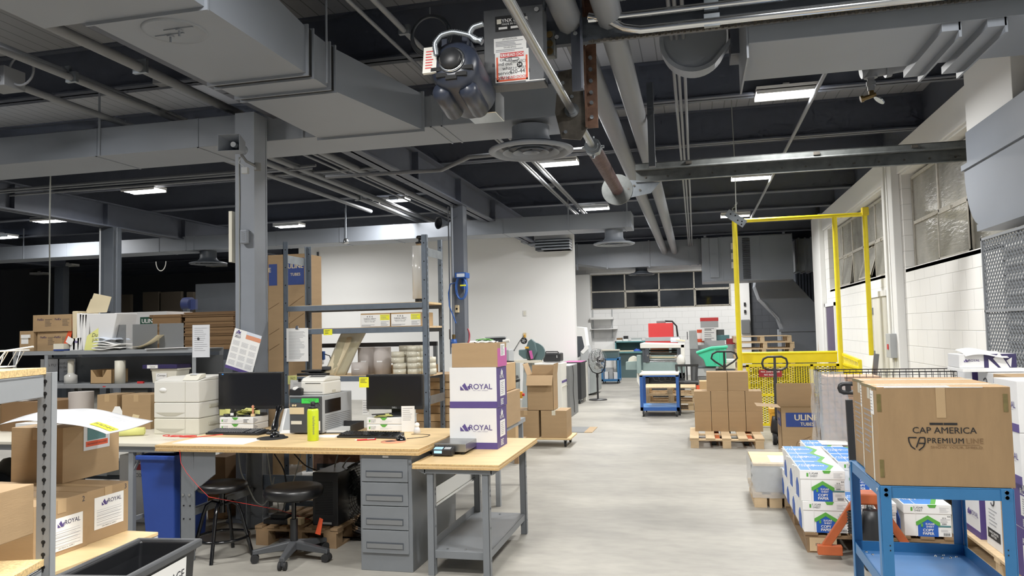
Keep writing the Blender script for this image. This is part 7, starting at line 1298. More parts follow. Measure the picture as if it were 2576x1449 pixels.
# slatted black chair
o = P(1728, 990, Y=14.0); t = T('slatted_chair', 'black slat-backed chair beside the press', 'chair', (o.x, 14.0, 0))
def cz(px, py): q = P(px, py, Y=14.0); return (q.x-o.x, q.z)
m = MB(); q = [cz(1698, 917), cz(1757, 916), cz(1757, 922), cz(1699, 922)]; m.prism(q, 0, .03, 'y'); m.build('top_rail', 'black_plastic', t)
for k in range(5): a, b = cz(1701+13*k, 920), cz(1706+11.4*k, 956); m = MB(); m.bar((a[0], .015, a[1]), (b[0], -.02, b[1]), .045 if k in (0, 4) else .03, .015, (0, 1, 0)); m.build('slat', 'black_plastic', t)
a, b = cz(1704, 957), cz(1757, 957); MB().box(a[0], b[0], -.42, .0, a[1]-.04, a[1]).build('seat', 'black_plastic', t, bevel=.008)
for x in (a[0]+.01, b[0]-.05):
    for y in (-.4, -.04): MB().box(x, x+.04, y, y+.04, 0, a[1]-.04).build('leg', 'black_plastic', t)
# navy cart
t = T('navy_cart', 'small navy blue two-deck cart on castors with a white worktop', 'cart', (-.64, 13.4, 0)); w, d = .66, .82
MB().box(-w/2, w/2, 0, d, .705, .735).build('worktop', 'cream_plastic', t, bevel=.004); m = MB(); m.box(-w/2, w/2, 0, .02, .68, .705); m.box(-w/2, w/2, d-.02, d, .68, .705); m.build('apron', 'cart_navy', t); MB().box(-w/2+.02, w/2-.02, .02, d-.02, .135, .155).build('lower_deck', 'cart_blue_top', t); m = MB(); m.box(-w/2, w/2, 0, .02, .10, .16); m.box(-w/2, -w/2+.02, 0, d, .10, .16); m.box(w/2-.02, w/2, 0, d, .10, .16); m.build('deck_rim', 'cart_navy', t)
for x in (-w/2, w/2-.05):
    for y in (0, d-.05): MB().box(x, x+.05, y, y+.05, .1, .705).build('leg', 'cart_navy', t); castor(t, x+.05 if x < 0 else x, y+.03, .045)
# pallets stack behind navy cart
pw = pallet('bare wooden pallet at the bottom of the short pile behind the navy cart', -.56, 14.9, .9, .96, .14, rz=PI/2, group='pallets behind the navy cart')
for i, lb in enumerate(('bare wooden pallet in the middle of the short pile behind the navy cart', 'bare wooden pallet on top of the short pile behind the navy cart')): dup(pw, (-.48-.02*i, 14.9, .14*(i+1)), PI/2, lb)
# carton pallet
pallet('light wooden pallet under the ten plain brown cartons', .33, 10.5, .9, 1.05, .125, nb=5)
g = 'plain brown cartons on the pallet'; xs = (-.055, .165, .385, .605, .82)
for r, (z0, z1) in enumerate(((.126, .39), (.391, .655))):
    for c in range(4): carton('plain brown carton, %s column from the left, %s row of the pallet load' % (('first', 'second', 'third', 'fourth')[c], ('bottom', 'middle')[r]), xs[c]+.003, xs[c+1]-.003, 10.62, 10.98, z0, z1, group=g, tape='y', tape_mt=None, bev=.009)
carton('plain brown carton at the left of the top pair on the pallet load', .12, .385, 10.64, 10.96, .656, .91, group=g, tape='y', tape_mt=None, bev=.009); carton('plain brown carton at the right of the top pair on the pallet load', .392, .655, 10.64, 10.96, .656, .91, group=g, tape='y', tape_mt=None, bev=.009)
def pallet_jack(label, x, y, col, hx, hy, hz, rz=0, lean=(0, 0), forks=True, loop=.34, front=1, heart=False, hb=0, yoke=True):
    """x,y: steer wheel position; the handle rises to (hx,hy,hz)"""
    t = T('pallet_jack', label, 'pallet jack', (x, y, 0), rz=rz); hx, hy = hx-x, hy-y; f = front
    m = MB(); m.cyl((-.05, 0, .085), (-.005, 0, .085), .085, n=28); m.cyl((.005, 0, .085), (.05, 0, .085), .085, n=28); m.build('steer_wheel', 'rubber', t); m = MB(); m.cyl((-.052, 0, .085), (.052, 0, .085), .045, n=20); m.build('wheel_hub', 'light_grey_plastic', t)
    m = MB(); m.lathe([(.0, .15), (.07, .15), (.075, .2), (.06, .3), (.05, .36), (0, .36)], (0, .0, 0), 20); m.build('pump', 'black_plastic', t); MB().cyl((0, .06*f, .2), (0, .06*f, .42), .028, n=16).build('ram', 'chrome', t)
    MB().ob((0, .09*f, .42), (.16, .14, .07)).build('ram_head', col, t, bevel=.01)
    m = MB(); m.add([(-.05, .12*f, .44), (.05, .12*f, .44), (.26, .2*f, .09), (-.26, .2*f, .09), (-.05, .15*f, .44), (.05, .15*f, .44), (.26, .23*f, .09), (-.26, .23*f, .09)], [(0, 1, 2, 3), (4, 7, 6, 5), (0, 4, 5, 1), (1, 5, 6, 2), (2, 6, 7, 3), (3, 7, 4, 0)]) if False else None
    if not yoke: MB().box(-.07, .07, .02, .12, .2, .42).build('jack_body', col, t, bevel=.02)
    for s in ((-1, 1) if yoke else ()): m = MB(); m.bar((s*.03, .14*f, .43), (s*.25, .18*f, .08), .05, .03, (0, 1, 0)); m.box(min(s*.15, s*.30), max(s*.15, s*.30), min(.15*f, .2*f), max(.15*f, .2*f), .03, .09); m.build('yoke_arm', col, t, bevel=.004)
    if forks:
        for s in (-1, 1): m = MB(); m.box(s*.2-.075, s*.2+.075, min(.15*f, 1.2*f), max(.15*f, 1.2*f), .062, .10); m.build('fork', col, t, bevel=.01); m = MB(); m.cyl((s*.2-.03, 1.1*f, .034), (s*.2+.03, 1.1*f, .034), .034, n=14); m.build('fork_wheel', 'dark_grey_plastic', t)
    top = Vector((hx, hy, hz)); b = Vector((hb, -.06*f, .33)); d = (top-b).normalized(); L = (top-b).length
    MB().bar(b, b+d*(L-.14), .04, .03, (0, 1, 0)).build('handle_shaft', 'black_plastic', t, bevel=.003)
    c = b+d*(L-.07); r = Vector((1, 0, 0)); u = d; w, h = loop/2, loop*.3; pts = []
    if heart: pts = [(0, -h*1.1), (w*.7, -h*.35), (w, .1*h), (w*.9, h*.7), (w*.55, h), (-w*.55, h), (-w*.9, h*.7), (-w, .1*h), (-w*.7, -h*.35)]
    else: pts = [(w*.55, -h*.9), (w*.9, -h*.6), (w, 0), (w*.9, h*.6), (w*.55, h*.9), (-w*.55, h*.9), (-w*.9, h*.6), (-w, 0), (-w*.9, -h*.6), (-w*.55, -h*.9)]
    m = MB(); m.tube([c+r*a+u*bb for a, bb in pts], .014, 10, True); m.build('handle_loop', 'black_plastic', t); MB().bar(c-u*h*1.1, c+u*h*.9, .03, .02, (0, 1, 0)).build('lever_bar', 'black_plastic', t); return t
pallet_jack('orange pallet jack with a black heart-shaped handle behind the stacked cartons', .38, 11.35, 'jack_orange', .385, 11.42, 1.12, front=-1, loop=.36, heart=True)
pallet_jack('yellow pallet jack with a straight upright black handle near the yellow gate', .96, 10.35, 'jack_yellow', .975, 10.4, 1.10, front=1, forks=False, loop=.31, yoke=False)
# open tube carton
o = open_carton('tall open brown carton with a blue tube label, flaps folded out', .86+.02, 1.30, 8.95, 9.35, 0, .61, {'k': (.24, .05), 'l': (.25, 1.5), 'f': (.04, .9), 'r': (.15, .5)}); w, d = o['w'], o['d']
card(o, 'f', -w/2+.05, w/2, .40, .555, -d/2-.001, 'uline_blue', 'blue_panel'); text('ULINE', .09, 'blonde', o, 'f', .05, .5, -d/2-.0025, .04); text('TUBES', .05, 'blonde', o, 'f', .06, .43, -d/2-.0025, .03)
card(o, 'l', -d/2+.05, d/2-.03, .40, .555, -w/2-.001, 'uline_blue', 'blue_panel'); text('ULINE', .07, 'blonde', o, 'l', 0, .5, -w/2-.0025, .04); text('TUBES', .04, 'blonde', o, 'l', 0, .43, -w/2-.0025, .03)
m = MB()
for cx_, cz_ in ((-.03, .2), (.06, .18), (.13, .2)): m.tube([(cx_+.03*math.cos(a), -d/2-.002, cz_+.045*math.sin(a)) for a in [2*PI*i/16 for i in range(16)]], .0015, 4, True); m.bar((cx_, -d/2-.002, cz_+.045), (cx_+.12, -d/2-.002, cz_+.10), .003, .002); m.bar((cx_+.02, -d/2-.002, cz_-.04), (cx_+.14, -d/2-.002, cz_+.01), .003, .002)
m.build('line_drawing', 'cardboard_dark', o)
# ================================================================ YELLOW LIFT GATE
Yg = 12.1; t = T('safety_gate', 'bright yellow mesh safety gate with tall tube frame and red warning plate', 'safety gate', (1.35, Yg, 0)); gx0, gx1 = .64-1.35, 2.03-1.35
m = MB(); ax, bx_, cx_ = P(1853, 700, Y=Yg).x-1.35, P(2106, 700, Y=Yg).x-1.35, P(2183, 700, Y=Yg).x-1.35; zt_ = 3.12
for nm, x, r, z0, z1 in (('post', ax, .038, 0, zt_), ('post', bx_, .036, 0, zt_-.02), ('post', cx_, .034, 1.05, zt_+.04)): MB().cyl((x, 0, z0), (x, 0, z1), r, n=18).build(nm, 'yellow_paint', t)
MB().cyl((ax+.03, 0, zt_), (cx_, 0, zt_), .03, n=14).build('top_rail', 'yellow_paint', t); MB().box(cx_-.04, cx_+.05, -.05, .05, zt_-.02, zt_+.1).build('post_cap', 'yellow_deep', t, bevel=.006)
m = MB(); m.box(gx0, gx1, .10, .13, .95, 1.09); m.build('upper_panel', 'yellow_paint', t); MB().cyl((gx0, .1, 1.1), (gx1, .1, 1.1), .02, n=10).build('hand_rail', 'yellow_paint', t)
m = MB(); [m.box(a, a+.04, -.02, .02, .02, .93) for a in (gx0+.08, .28, gx1-.04)]; [m.box(gx0+.08, gx1, -.02, .02, z, z+.04) for z in (.02, .46, .90)]; m.build('gate_frame', 'yellow_paint', t)
def expanded(x0, x1, z0, z1, nm='mesh', step=.07, ax='x', pos=0, mt='yellow_paint', par=None, a=.5, th=.010):
    m = MB(); W = x1-x0; H = z1-z0; k = a; n = int((W+H/k)/step)+1
    for s in (1, -1):
        for i in range(n):
            c = i*step; # line: u from c-H/k at top to c at bottom
            u0, u1 = c, c-H/k; v0, v1 = 0., H
            if u0 > W: v0 = (u0-W)*k; u0 = W
            if u1 < 0: v1 = H+u1*k; u1 = 0
            if v1-v0 < .02: continue
            if s < 0: u0, u1 = W-u0, W-u1
            if ax == 'x': m.bar((x0+u0, pos, z0+v0), (x0+u1, pos, z0+v1), th, .014, (0, 0, 1))
            else: m.bar((pos, x0+u0, z0+v0), (pos, x0+u1, z0+v1), th, .014, (0, 0, 1))
    return m.build(nm, mt, par)
expanded(gx0+.1, gx1, .04, .92, par=t)
expanded(-1.2, -.05, .1, .92, par=t, ax='y', pos=gx1+.06, nm='side_mesh'); m = MB(); m.bar((gx1+.06, -1.2, 1.02), (gx1+.06, 0, 1.07), .04, .04); m.bar((gx1+.06, -1.2, .93), (gx1+.06, 0, .93), .03, .03); [m.bar((gx1+.06, -y, .93), (gx1+.06, -y+.05, 1.03), .012, .02) for y in [.1*i for i in range(1, 12)]]; m.box(gx1+.04, gx1+.08, -1.22, -1.18, 0, 1.03); m.build('side_rail', 'yellow_paint', t)
MB().cyl((ax+.06, -.04, .75), (ax+.06, .02, .75), .05, n=16).build('hinge_drum', 'yellow_paint', t)
x0, x1, z0, z1 = PB(1909, 1967, 930, 948, Yg-.04); card(t, 'f', x0-1.35, x1-1.35, z0, z1, -.035, 'dark_red', 'warning_plate', t=.006); text('MAX. LOAD 2000 LBS', .032, 'paper', t, 'f', (x0+x1)/2-1.35, z0+(z1-z0)*.7, -.040, .02, sx=.9); text('NO RIDERS', .036, 'paper', t, 'f', (x0+x1)/2-1.35, z0+(z1-z0)*.28, -.040, .02)
p = P(1852, 548, Y=11.9); t = T('tilted_plate', 'tilted drilled metal plate hanging by a chain at the yellow frame corner', 'plate', p, ry=.65); m = MB(); m.box(-.16, .16, -.01, 0, -.07, .05); m.build('plate', 'galv', t); m = MB(); [m.cyl((x, -.014, z), (x, -.008, z), .012, n=10) for x, z in ((-.1, 0), (-.03, .02), (.04, -.02), (.1, .0), (.12, -.04))]; m.build('hole', 'slot_black', t); m = MB(); m.tube([(-.12+.012*math.cos(i*2.2), -.01, .06+i*.02) for i in range(8)], .006, 6); m.build('chain', 'galv', t)
# far pallet pile, air handler and big ducts in the back
pw = pallet('pale wooden pallet at the foot of the tall pile in front of the dark wall', 1.62, 20.3, 1.05, 1.36, .157, rz=PI/2, group='tall pile of pallets by the dark wall')
nm = ['second', 'third', 'fourth', 'fifth', 'sixth', 'seventh', 'topmost']
for i in range(7): dup(pw, (1.62+.03*((i*7) % 3-1), 20.3, .158*(i+1)), PI/2, 'pale wooden pallet, %s from the floor in the tall pile by the dark wall' % nm[i] if i < 6 else 'pale wooden pallet topmost in the tall pile by the dark wall')
Y = 20; x0, x1, z0, z1 = PB(1765, 1995, 592, 706, Y); t = T('air_handler', 'big grey suspended air handling unit near the far windows', 'air handler', ((x0+x1)/2, Y, z0)); w, h = x1-x0, z1-z0; cx0 = (x0+x1)/2
MB().box(-w/2, w/2, 0, 1.1, 0, h).build('casing', 'duct_paint', t, bevel=.01); m = MB(); m.box(-w/2+.2, -w/2+.42, -.04, 0, .1, h-.02); m.build('filter_door', 'duct_paint', t, bevel=.01); m = MB(); [m.box(-w/2+.01, w/2-.01, -.012, 0, z, z+.02) for z in (.04, h-.04)]; [m.box(x, x+.03, -.014, 0, 0, h) for x in (-w/2+.48, .32, w/2-.03)]; m.build('casing_trim', 'duct_paint', t)
m = MB(); [m.tube([(-w/2+1.0, -.02, .06+i*.045), (-w/2+1.09, -.05, .06+i*.045), (-w/2+1.18, -.02, .06+i*.045)], .014, 6) for i in range(int((h-.1)/.045))]; m.build('coil_bends', 'dark_steel', t)
for x in (-w/2+.1, w/2-.2): m = MB(); m.box(x-.03, x+.03, -.02, .02, h, h+.1); m.cyl((x, 0, h+.1), (x, 0, ZD-z0), .012); m.build('hanger', 'grey_paint', t)
m = MB(); [m.box(-w/2+.72, -w/2+.88, -.06, -.0, z, z+.16) for z in (.32, .55, .8)]; m.build('control_modules', 'white_plastic', t, bevel=.006)
a = P(1450, 640, Y=20.3); t = T('air_duct', 'grey duct running left from the air handler below the far ceiling', 'air duct', (a.x, 20.3, P(1600, 672, Y=20.3).z)); zz = P(1600, 608, Y=20.3).z-t.location.z; L = x0-a.x-.01
m = MB(); m.prism([(-.6, .15), (0, .15), (.9, -.12 if False else .0), (L, 0), (L, zz), (-.6, zz)], 0, .9, 'y'); m.build('casing', 'duct_paint', t, bevel=.006); m = MB(); [m.box(x, x+.04, -.02, .02, -.02, zz+.02) for x in (.0, .8, 1.9, L-.3, L-.1)]; m.build('seam_flange', 'duct_paint', t)
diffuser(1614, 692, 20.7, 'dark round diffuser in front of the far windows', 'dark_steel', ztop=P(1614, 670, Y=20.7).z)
Y = 21.4; o = P(1985, 760, Y=Y); t = T('air_duct', 'large angled grey duct sweeping down to the floor in front of the dark wall', 'air duct', (o.x, Y, 0)); q = [P(x, y, Y=Y) for x, y in ((1905, 688), (1988, 688), (1992, 700), (2062, 775), (2066, 832), (1972, 832), (1960, 800), (1912, 752), (1900, 720))]
MB().prism([(p.x-o.x, p.z) for p in q], 0, 1.0, 'y').build('elbow', 'duct_paint', t, bevel=.01); q = [P(x, y, Y=Y) for x, y in ((1912, 710), (1988, 705))]
x0, x1, z0, z1 = PB(1966, 2066, 828, 900, Y); MB().box(x0-o.x, x1-o.x, .0, 1.0, 0, z1).build('floor_duct', 'duct_paint', t, bevel=.01); m = MB(); m.box(x0-o.x-.05, x1-o.x, -.04, 0, z1-.06, z1); m.box(x0-o.x, x1-o.x, -.04, 0, .75, .80); m.build('flange', 'duct_paint', t)
p0 = P(1950, 688, Y=Y); MB().box(P(1908, 688, Y=Y).x-o.x, P(1990, 688, Y=Y).x-o.x, -.02, .8, p0.z-.02, 2.86).build('canvas_collar', 'mid_grey_plastic', t)
q0 = MB(); a, b = P(1922, 760, Y=Y-.05), P(1965, 815, Y=Y-.05); q0.bar(a-t.location, b-t.location, .02, .10, (0, 1, 0)); q0.build('stiffener', 'duct_paint', t)
t = T('vertical_baffles', 'row of stepped dark grey baffle boards beyond the air handler', 'baffles', (2.6, 23.2, 0))
for i in range(8): a, b = P(2000+8*i, 672+9*i, Y=23.2), P(2000+8*i, 735+11*i, Y=23.2); MB().box(a.x-2.6, a.x-2.6+.06, 0, .5, b.z, ZD-.4).build('baffle', 'dark_steel', t)
x0, x1, z0, z1 = PB(2003, 2050, 600, 680, 20.6); t = T('air_duct', 'short grey duct with a canvas joint between the air handler and right wall', 'air duct', ((x0+x1)/2, 20.6, z0)); w = x1-x0; MB().box(-w/2, w/2, 0, .9, 0, z1-z0).build('casing', 'duct_paint', t); m = MB(); [m.box(x, x+.04, -.03, .93, -.03, z1-z0+.03) for x in (-w/2+.05, -w/2+.2, w/2-.1)]; m.build('flange', 'duct_paint', t)
p = P(1310, 610, Y=YP-.6); x0, x1, z0, z1 = PB(1310, 1432, 600, 628, YP-.45); t = T('wall_air_unit', 'grey louvred air outlet at the top of the white partition', 'air outlet', ((x0+x1)/2, YP-.45, z0)); w = x1-x0; m = MB(); [m.box(-w/2+.15*i, w/2, .0, .4, (z1-z0)*(3-i)/4, (z1-z0)*(3-i)/4+.03) for i in range(4)]; m.build('louver', 'duct_paint', t); MB().box(-w/2+.3, w/2-.01, .1, .44, 0, z1-z0).build('outlet_box', 'dark_steel', t)
# stuff on the second column: blue hose reel, pipes, box
YC2 = 10.9; p = P(1160, 710, Y=YC2-.15); t = T('hose_reel', 'bright blue hose reel hung on the second column', 'hose reel', (p.x, YC2-.14, p.z)); m = MB(); [m.tube([(.10*math.cos(a)*.8, -.03+.02*j, -.08+.17*math.sin(a)) for a in [2*PI*i/28 for i in range(28)]], .011, 8, True) for j in range(4)]; m.build('hose_coils', 'hose_blue', t); m = MB(); m.box(-.08, .09, -.06, .13, .06, .14); m.box(-.02, .02, .06, .13, -.1, .1); m.build('reel_bracket', 'hose_blue', t, bevel=.006); card(t, 'f', -.05, .07, .075, .125, -.0615, 'paper_blue', 'white_mark'); MB().box(.0, .08, -.065, -.04, -.06, -.04).build('yellow_tie', 'lime_tab', t)
m = MB(); m.tube([(-.08, 0, .0), (-.17, 0, -.02), (-.2, 0, -.15), (-.19, 0, -.35), (-.13, 0, -.5), (-.1, .02, -.6)], .010, 8); m.build('supply_hose', 'hose_blue', t)
p = P(1137, 600, Y=YC2-.06); t = T('air_pipe', 'vertical grey air pipe with valve and filter beside the second column', 'pipe', (p.x, YC2-.06, .0)); MB().cyl((0, 0, P(1137, 880, Y=YC2).z), (0, 0, 3.42), .018, n=12).build('pipe', 'grey_paint', t); zv = P(1137, 862, Y=YC2).z; m = MB(); m.lathe([(0, -.08), (.04, -.07), (.05, 0), (.04, .05), (0, .06)], (0, 0, zv), 20); m.build('filter_bowl', 'hose_blue', t); MB().box(-.07, -.05, -.01, .01, zv+.05, zv+.2).build('lever', 'chrome', t); m = MB(); m.cyl((0, 0, zv-.12), (0, 0, zv+.12), .026, n=12); m.build('fitting', 'brass', t)
p = P(1128, 560, Y=YC2-.04); t = T('conduit', 'second thin vertical conduit beside the second column', 'conduit', (p.x, YC2-.04, 1.2)); MB().cyl((0, 0, 0), (0, 0, 2.2), .011, n=8).build('pipe', 'grey_paint', t)
a, b, c = P(1140, 878, Y=YC2-.2), P(1178, 868, Y=YC2-.2), P(1177, 835, Y=YC2-.1); t = T('red_hose', 'dark red air hose looping round the second column', 'hose', a); pts = [a, a.lerp(b, .6)+Vector((0, 0, -.01)), b+Vector((.01, 0, .03)), c+Vector((.03, 0, -.03)), c+Vector((-.02, .05, .06))]; q = []
for i in range(4): q += [pts[i].lerp(pts[i+1], j/6)-a for j in range(6)]
for _ in range(5): q = [q[0]]+[(q[k-1]+q[k]*2+q[k+1])/4 for k in range(1, len(q)-1)]+[q[-1]]
MB().tube(q, .013, 8).build('hose', 'hose_red', t)
p = P(1150, 777, Y=YC2-.02); t = T('wall_outlet', 'small beige electrical box on the second column', 'outlet', (p.x, YC2-.02, p.z)); MB().box(-.03, .03, -.02, .019, -.055, .055).build('box_body', 'tan_note', t, bevel=.004); m = MB(); m.cyl((0, -.024, 0), (0, -.02, 0), .016, n=14); m.build('knob', 'slot_black', t)
p = P(1115, 562, Y=YC2-.1); t = T('horn_speaker', 'small dark horn loudspeaker high on the second column', 'loudspeaker', (p.x, YC2-.12, p.z), rz=-.6); m = MB(); m.lathe([(.0, .1), (.03, .1), (.04, .05), (.09, -.08), (.095, -.08), (.04, .0), (0, .0)], ax='y', n=24); m.build('horn', 'dark_steel', t); MB().tube([(0, .08, 0), (.05, .12, .05), (.1, .2, .1)], .01, 6).build('bracket', 'dark_steel', t)
for i, x in enumerate((1052, 1096)): pass
p0 = P(780, 872, Y=7.6); t = T('black_rail', 'long black bar running behind the open rack in front of the partition', 'rail', (p0.x, 7.6, p0.z)); L = P(1100, 866, Y=7.6).x-p0.x; MB().box(0, L, -.02, .02, -.015, .03).build('rail', 'black_plastic', t); [MB().box(x, x+.04, -.02, .02, -p0.z, -.015).build('post', 'galv', t) for x in (0.0, L-.04)]
p = P(810, 880, Y=7.5); t = T('air_regulator', 'small blue-capped air regulator behind the label printer', 'regulator', (p.x, 7.5, P(810, 905, Y=7.5).z)); MB().box(-.03, .03, -.02, .02, 0, .09).build('regulator_body', 'hose_blue', t, bevel=.006); m = MB(); m.lathe([(0, -.05), (.02, -.045), (.022, 0), (0, 0)], n=16); m.build('bowl', 'film', t); MB().tube([(.03, 0, .06), (.09, 0, .04), (.11, 0, -.04), (.11, 0, -.1)], .006, 6).build('hose', 'cable_black', t); MB().cyl((-.08, 0, -.9), (-.08, 0, .12), .014).build('stand_pipe', 'chrome', t); MB().box(-.08, -.03, -.01, .01, .03, .05).build('bracket', 'galv', t)
a = P(800, 640, Y=YP-.02); t = T('conduit', 'thin dark conduit running down the white partition at left', 'conduit', (a.x, YP-.03, .3)); MB().cyl((0, 0, 0), (0, 0, 3.2), .025, n=8).build('pipe', 'dark_steel', t)
p = P(470, 765, Y=12.0); t = T('hose_reel', 'blue hose reel in the dark area behind the white box', 'hose reel', p); m = MB(); m.cyl((-.05, 0, 0), (.1, 0, 0), .12, n=24); m.build('hose_coils', 'blue_bin_dark', t); MB().box(.08, .2, -.03, .03, -.1, .08).build('reel_bracket', 'blue_bin_dark', t)
# ================================================================ RIGHT SIDE
# copy paper pallet
BZ = .13; t = pallet('wooden pallet loaded with white copy paper cases, orange jack in front', 1.13, 6.24, .93, 1.46, BZ, mt='pallet_dark')
card(t, 'f', -.44, -.27, .012, .10, -.735, 'pallet_wood', 'stamp_block'); text('IPPC  HT', .025, 'ink', t, 'f', -.355, .055, -.737, .02)
def paper_case(label, x, y, z, proto=[None]):
    w, d, h = .285, .345, .205
    if proto[0] is not None:
        return dup(proto[0], (x, y, z), 0, label)
    t = T('paper_case', label, 'paper case', (x, y, z), group='white copy paper cases on the pallet'); proto[0] = t
    MB().box(-w/2+.004, w/2-.004, -d/2+.004, d/2-.004, 0, h-.01).build('case', 'paper', t, bevel=.003); lid = MB().box(-w/2, w/2, -d/2, d/2, h-.06, h).build('lid', 'paper', t, bevel=.003)
    f = -d/2-.0005
    m = MB(); m.prism([(-.06, .0), (.06, .0), (.06, .085), (0, .125), (-.06, .085)], f+.002, f+.0045, 'y'); m.build('blue_house', 'copy_blue', t); m = MB(); m.prism([(-.072, .075), (-.06, .07), (0, .11), (.06, .07), (.072, .075), (.072, .092), (0, .135), (-.072, .092)], f+.0005, f+.002, 'y'); m.build('green_roof', 'leaf_green', t)
    text('SUGAR\nSHEET', .017, 'paper', t, 'f', .012, .072, f-.0005, .02); text('COPY\nPAPER', .024, 'paper', t, 'f', 0, .03, f-.0005, .04, ls=.9); MB().box(-.042, -.03, f-.0002, f+.001, .062, .082).build('green_logo', 'leaf_green', t)
    text('20 lb', .012, 'ink', t, 'f', .085, .12, f+.003, .02, 'LEFT'); text('5000', .014, 'ink', t, 'f', .082, .082, f+.003, .03, 'LEFT'); text('B20', .012, 'ink', t, 'f', .125, .13, f+.003, .03); lines(t, 'f', .075, .135, .09, .115, f+.0035, 'ink_soft', 3, .002); lines(t, 'f', .075, .135, .03, .05, f+.0035, 'ink_pale', 4, .0015); card(t, 'f', .055, .135, .062, .073, f+.003, 'teal', 'teal_ribbon')
    m = MB(); [m.box(.09+.005*i, .0925+.005*i, f+.0025, f+.0035, .008, .025) for i in range(8)]; m.build('barcode', 'ink', t)
    text('SUGAR\nSHEET', .018, 'ink', t, 'f', -.055, h-.03, f-.0008, .01); MB().box(-.10, -.088, f-.001, f, h-.042, h-.018).build('green_logo', 'leaf_green', t); m = MB(); m.prism([(.0, h), (.055, h), (.045, h-.02), (.01, h-.02)], f-.0012, f-.0002, 'y'); m.build('green_tab', 'leaf_green', t); lines(t, 'f', .07, .13, h-.05, h-.015, f-.0008, 'ink_pale', 5, .0015)
    m = MB(); m.prism([(-w/2+.006, -d/2+.01), (.02, -d/2+.01), (.07, 0), (.02, d/2-.01), (-w/2+.006, d/2-.01)], h, h+.0012, 'z'); m.build('blue_top', 'sky_blue', t); m = MB(); m.prism([(.02, -d/2+.01), (.05, -d/2+.01), (.10, 0), (.05, d/2-.01), (.02, d/2-.01), (.07, 0)], h, h+.0012, 'z'); m.build('green_chevron', 'leaf_green', t)
    text('SUGAR\nSHEET', .05, 'paper', t, 't', -.09, .0, h+.002, .01); text('5000', .06, 'paper', t, 't', -.02, .0, h+.002, .01, rot=0)
    m = MB(); m.prism([(-.06, .0), (.06, .0), (.06, .085), (0, .125), (-.06, .085)], -w/2-.0005, -w/2+.003, 'x'); m.build('side_house', 'copy_blue', t)
    m = MB(); m.box(-.075, -.0725, f-.002, f-.0005, 0, h+.003); m.box(-.075, -.0725, -d/2, d/2, h+.0015, h+.003); m.build('strap', 'paper', t)
    return t
rows = [5.69+.36*i for i in range(4)]; cols = [.80+.295*i for i in range(3)]
rn = ('front', 'second', 'third', 'rearmost'); cn = ('left', 'middle', 'right')
for c in range(3):
    for r in range(4): paper_case('copy paper case, bottom layer, %s row, %s column of the pallet' % (rn[r], cn[c]), cols[c]+(.03*(c == 2)), rows[r], BZ+.001)
for r in range(4): paper_case('copy paper case, upper layer, %s row, left column of the pallet' % rn[r], cols[0]-.01+(.18 if r == 3 else 0), rows[r], BZ+.207)
for r in (1, 2): paper_case('copy paper case, upper layer, %s row, middle column of the pallet' % rn[r], cols[1]-.005, rows[r], BZ+.207)
t = T('invoice_sheet', 'white sheet lying on the rear copy paper case', 'paper sheet', (1.08, 6.77, BZ+.4165)); MB().box(-.12, .1, -.12, .12, 0, .002).build('sheet', 'paper', t)
# orange pallet jack in front of it
t = pallet_jack('worn orange pallet jack with a tall black handle in front of the copy paper pallet', 1.02, 5.20, 'jack_orange', .905, 5.12, 1.19, front=1, forks=False, loop=.10, hb=-.10)
m = MB(); [m.lathe([(.028, 0), (.036, .008), (.028, .016)], (-.11, -.02, .22+.017*i), 16) for i in range(8)]; m.build('spring', 'black_matte', t)
# wrapped low pallet
pallet('small pallet under the film-wrapped sheets, left of the copy paper', .60, 7.12, .36, .66, .12, nb=3)
t = T('wrapped_sheets', 'film-wrapped stack of sheets topped with a plywood board', 'wrapped stack', (.60, 7.12, .121)); MB().box(-.155, .155, -.30, .30, 0, .22).build('sheets', 'light_grey_plastic', t, bevel=.004); MB().box(-.17, .17, -.32, .32, .221, .24).build('top_board', 'ply', t); MB().box(-.02, .15, -.25, .1, .2405, .243).build('top_paper', 'paper', t)
rnd = random.Random(6); m = MB(); m.grid(lambda u, v: ((-.185, -.34), (.185, -.34), (.185, .34), (-.185, .34), (-.185, -.34))[min(4, int(u*4+1e-6))]+(0,) if False else (lambda p, q, f: (p[0]+(q[0]-p[0])*f+.006*math.sin(v*23+u*60), p[1]+(q[1]-p[1])*f+.006*math.sin(v*17+u*50), -.04+.30*v))(*(lambda k: (((-.185, -.34), (.185, -.34), (.185, .34), (-.185, .34), (-.185, -.34))[min(3, int(u*4))], ((-.185, -.34), (.185, -.34), (.185, .34), (-.185, .34), (-.185, -.34))[min(3, int(u*4))+1], u*4-min(3, int(u*4))))(0)), 48, 8); m.build('film_wrap', 'wrap', t)
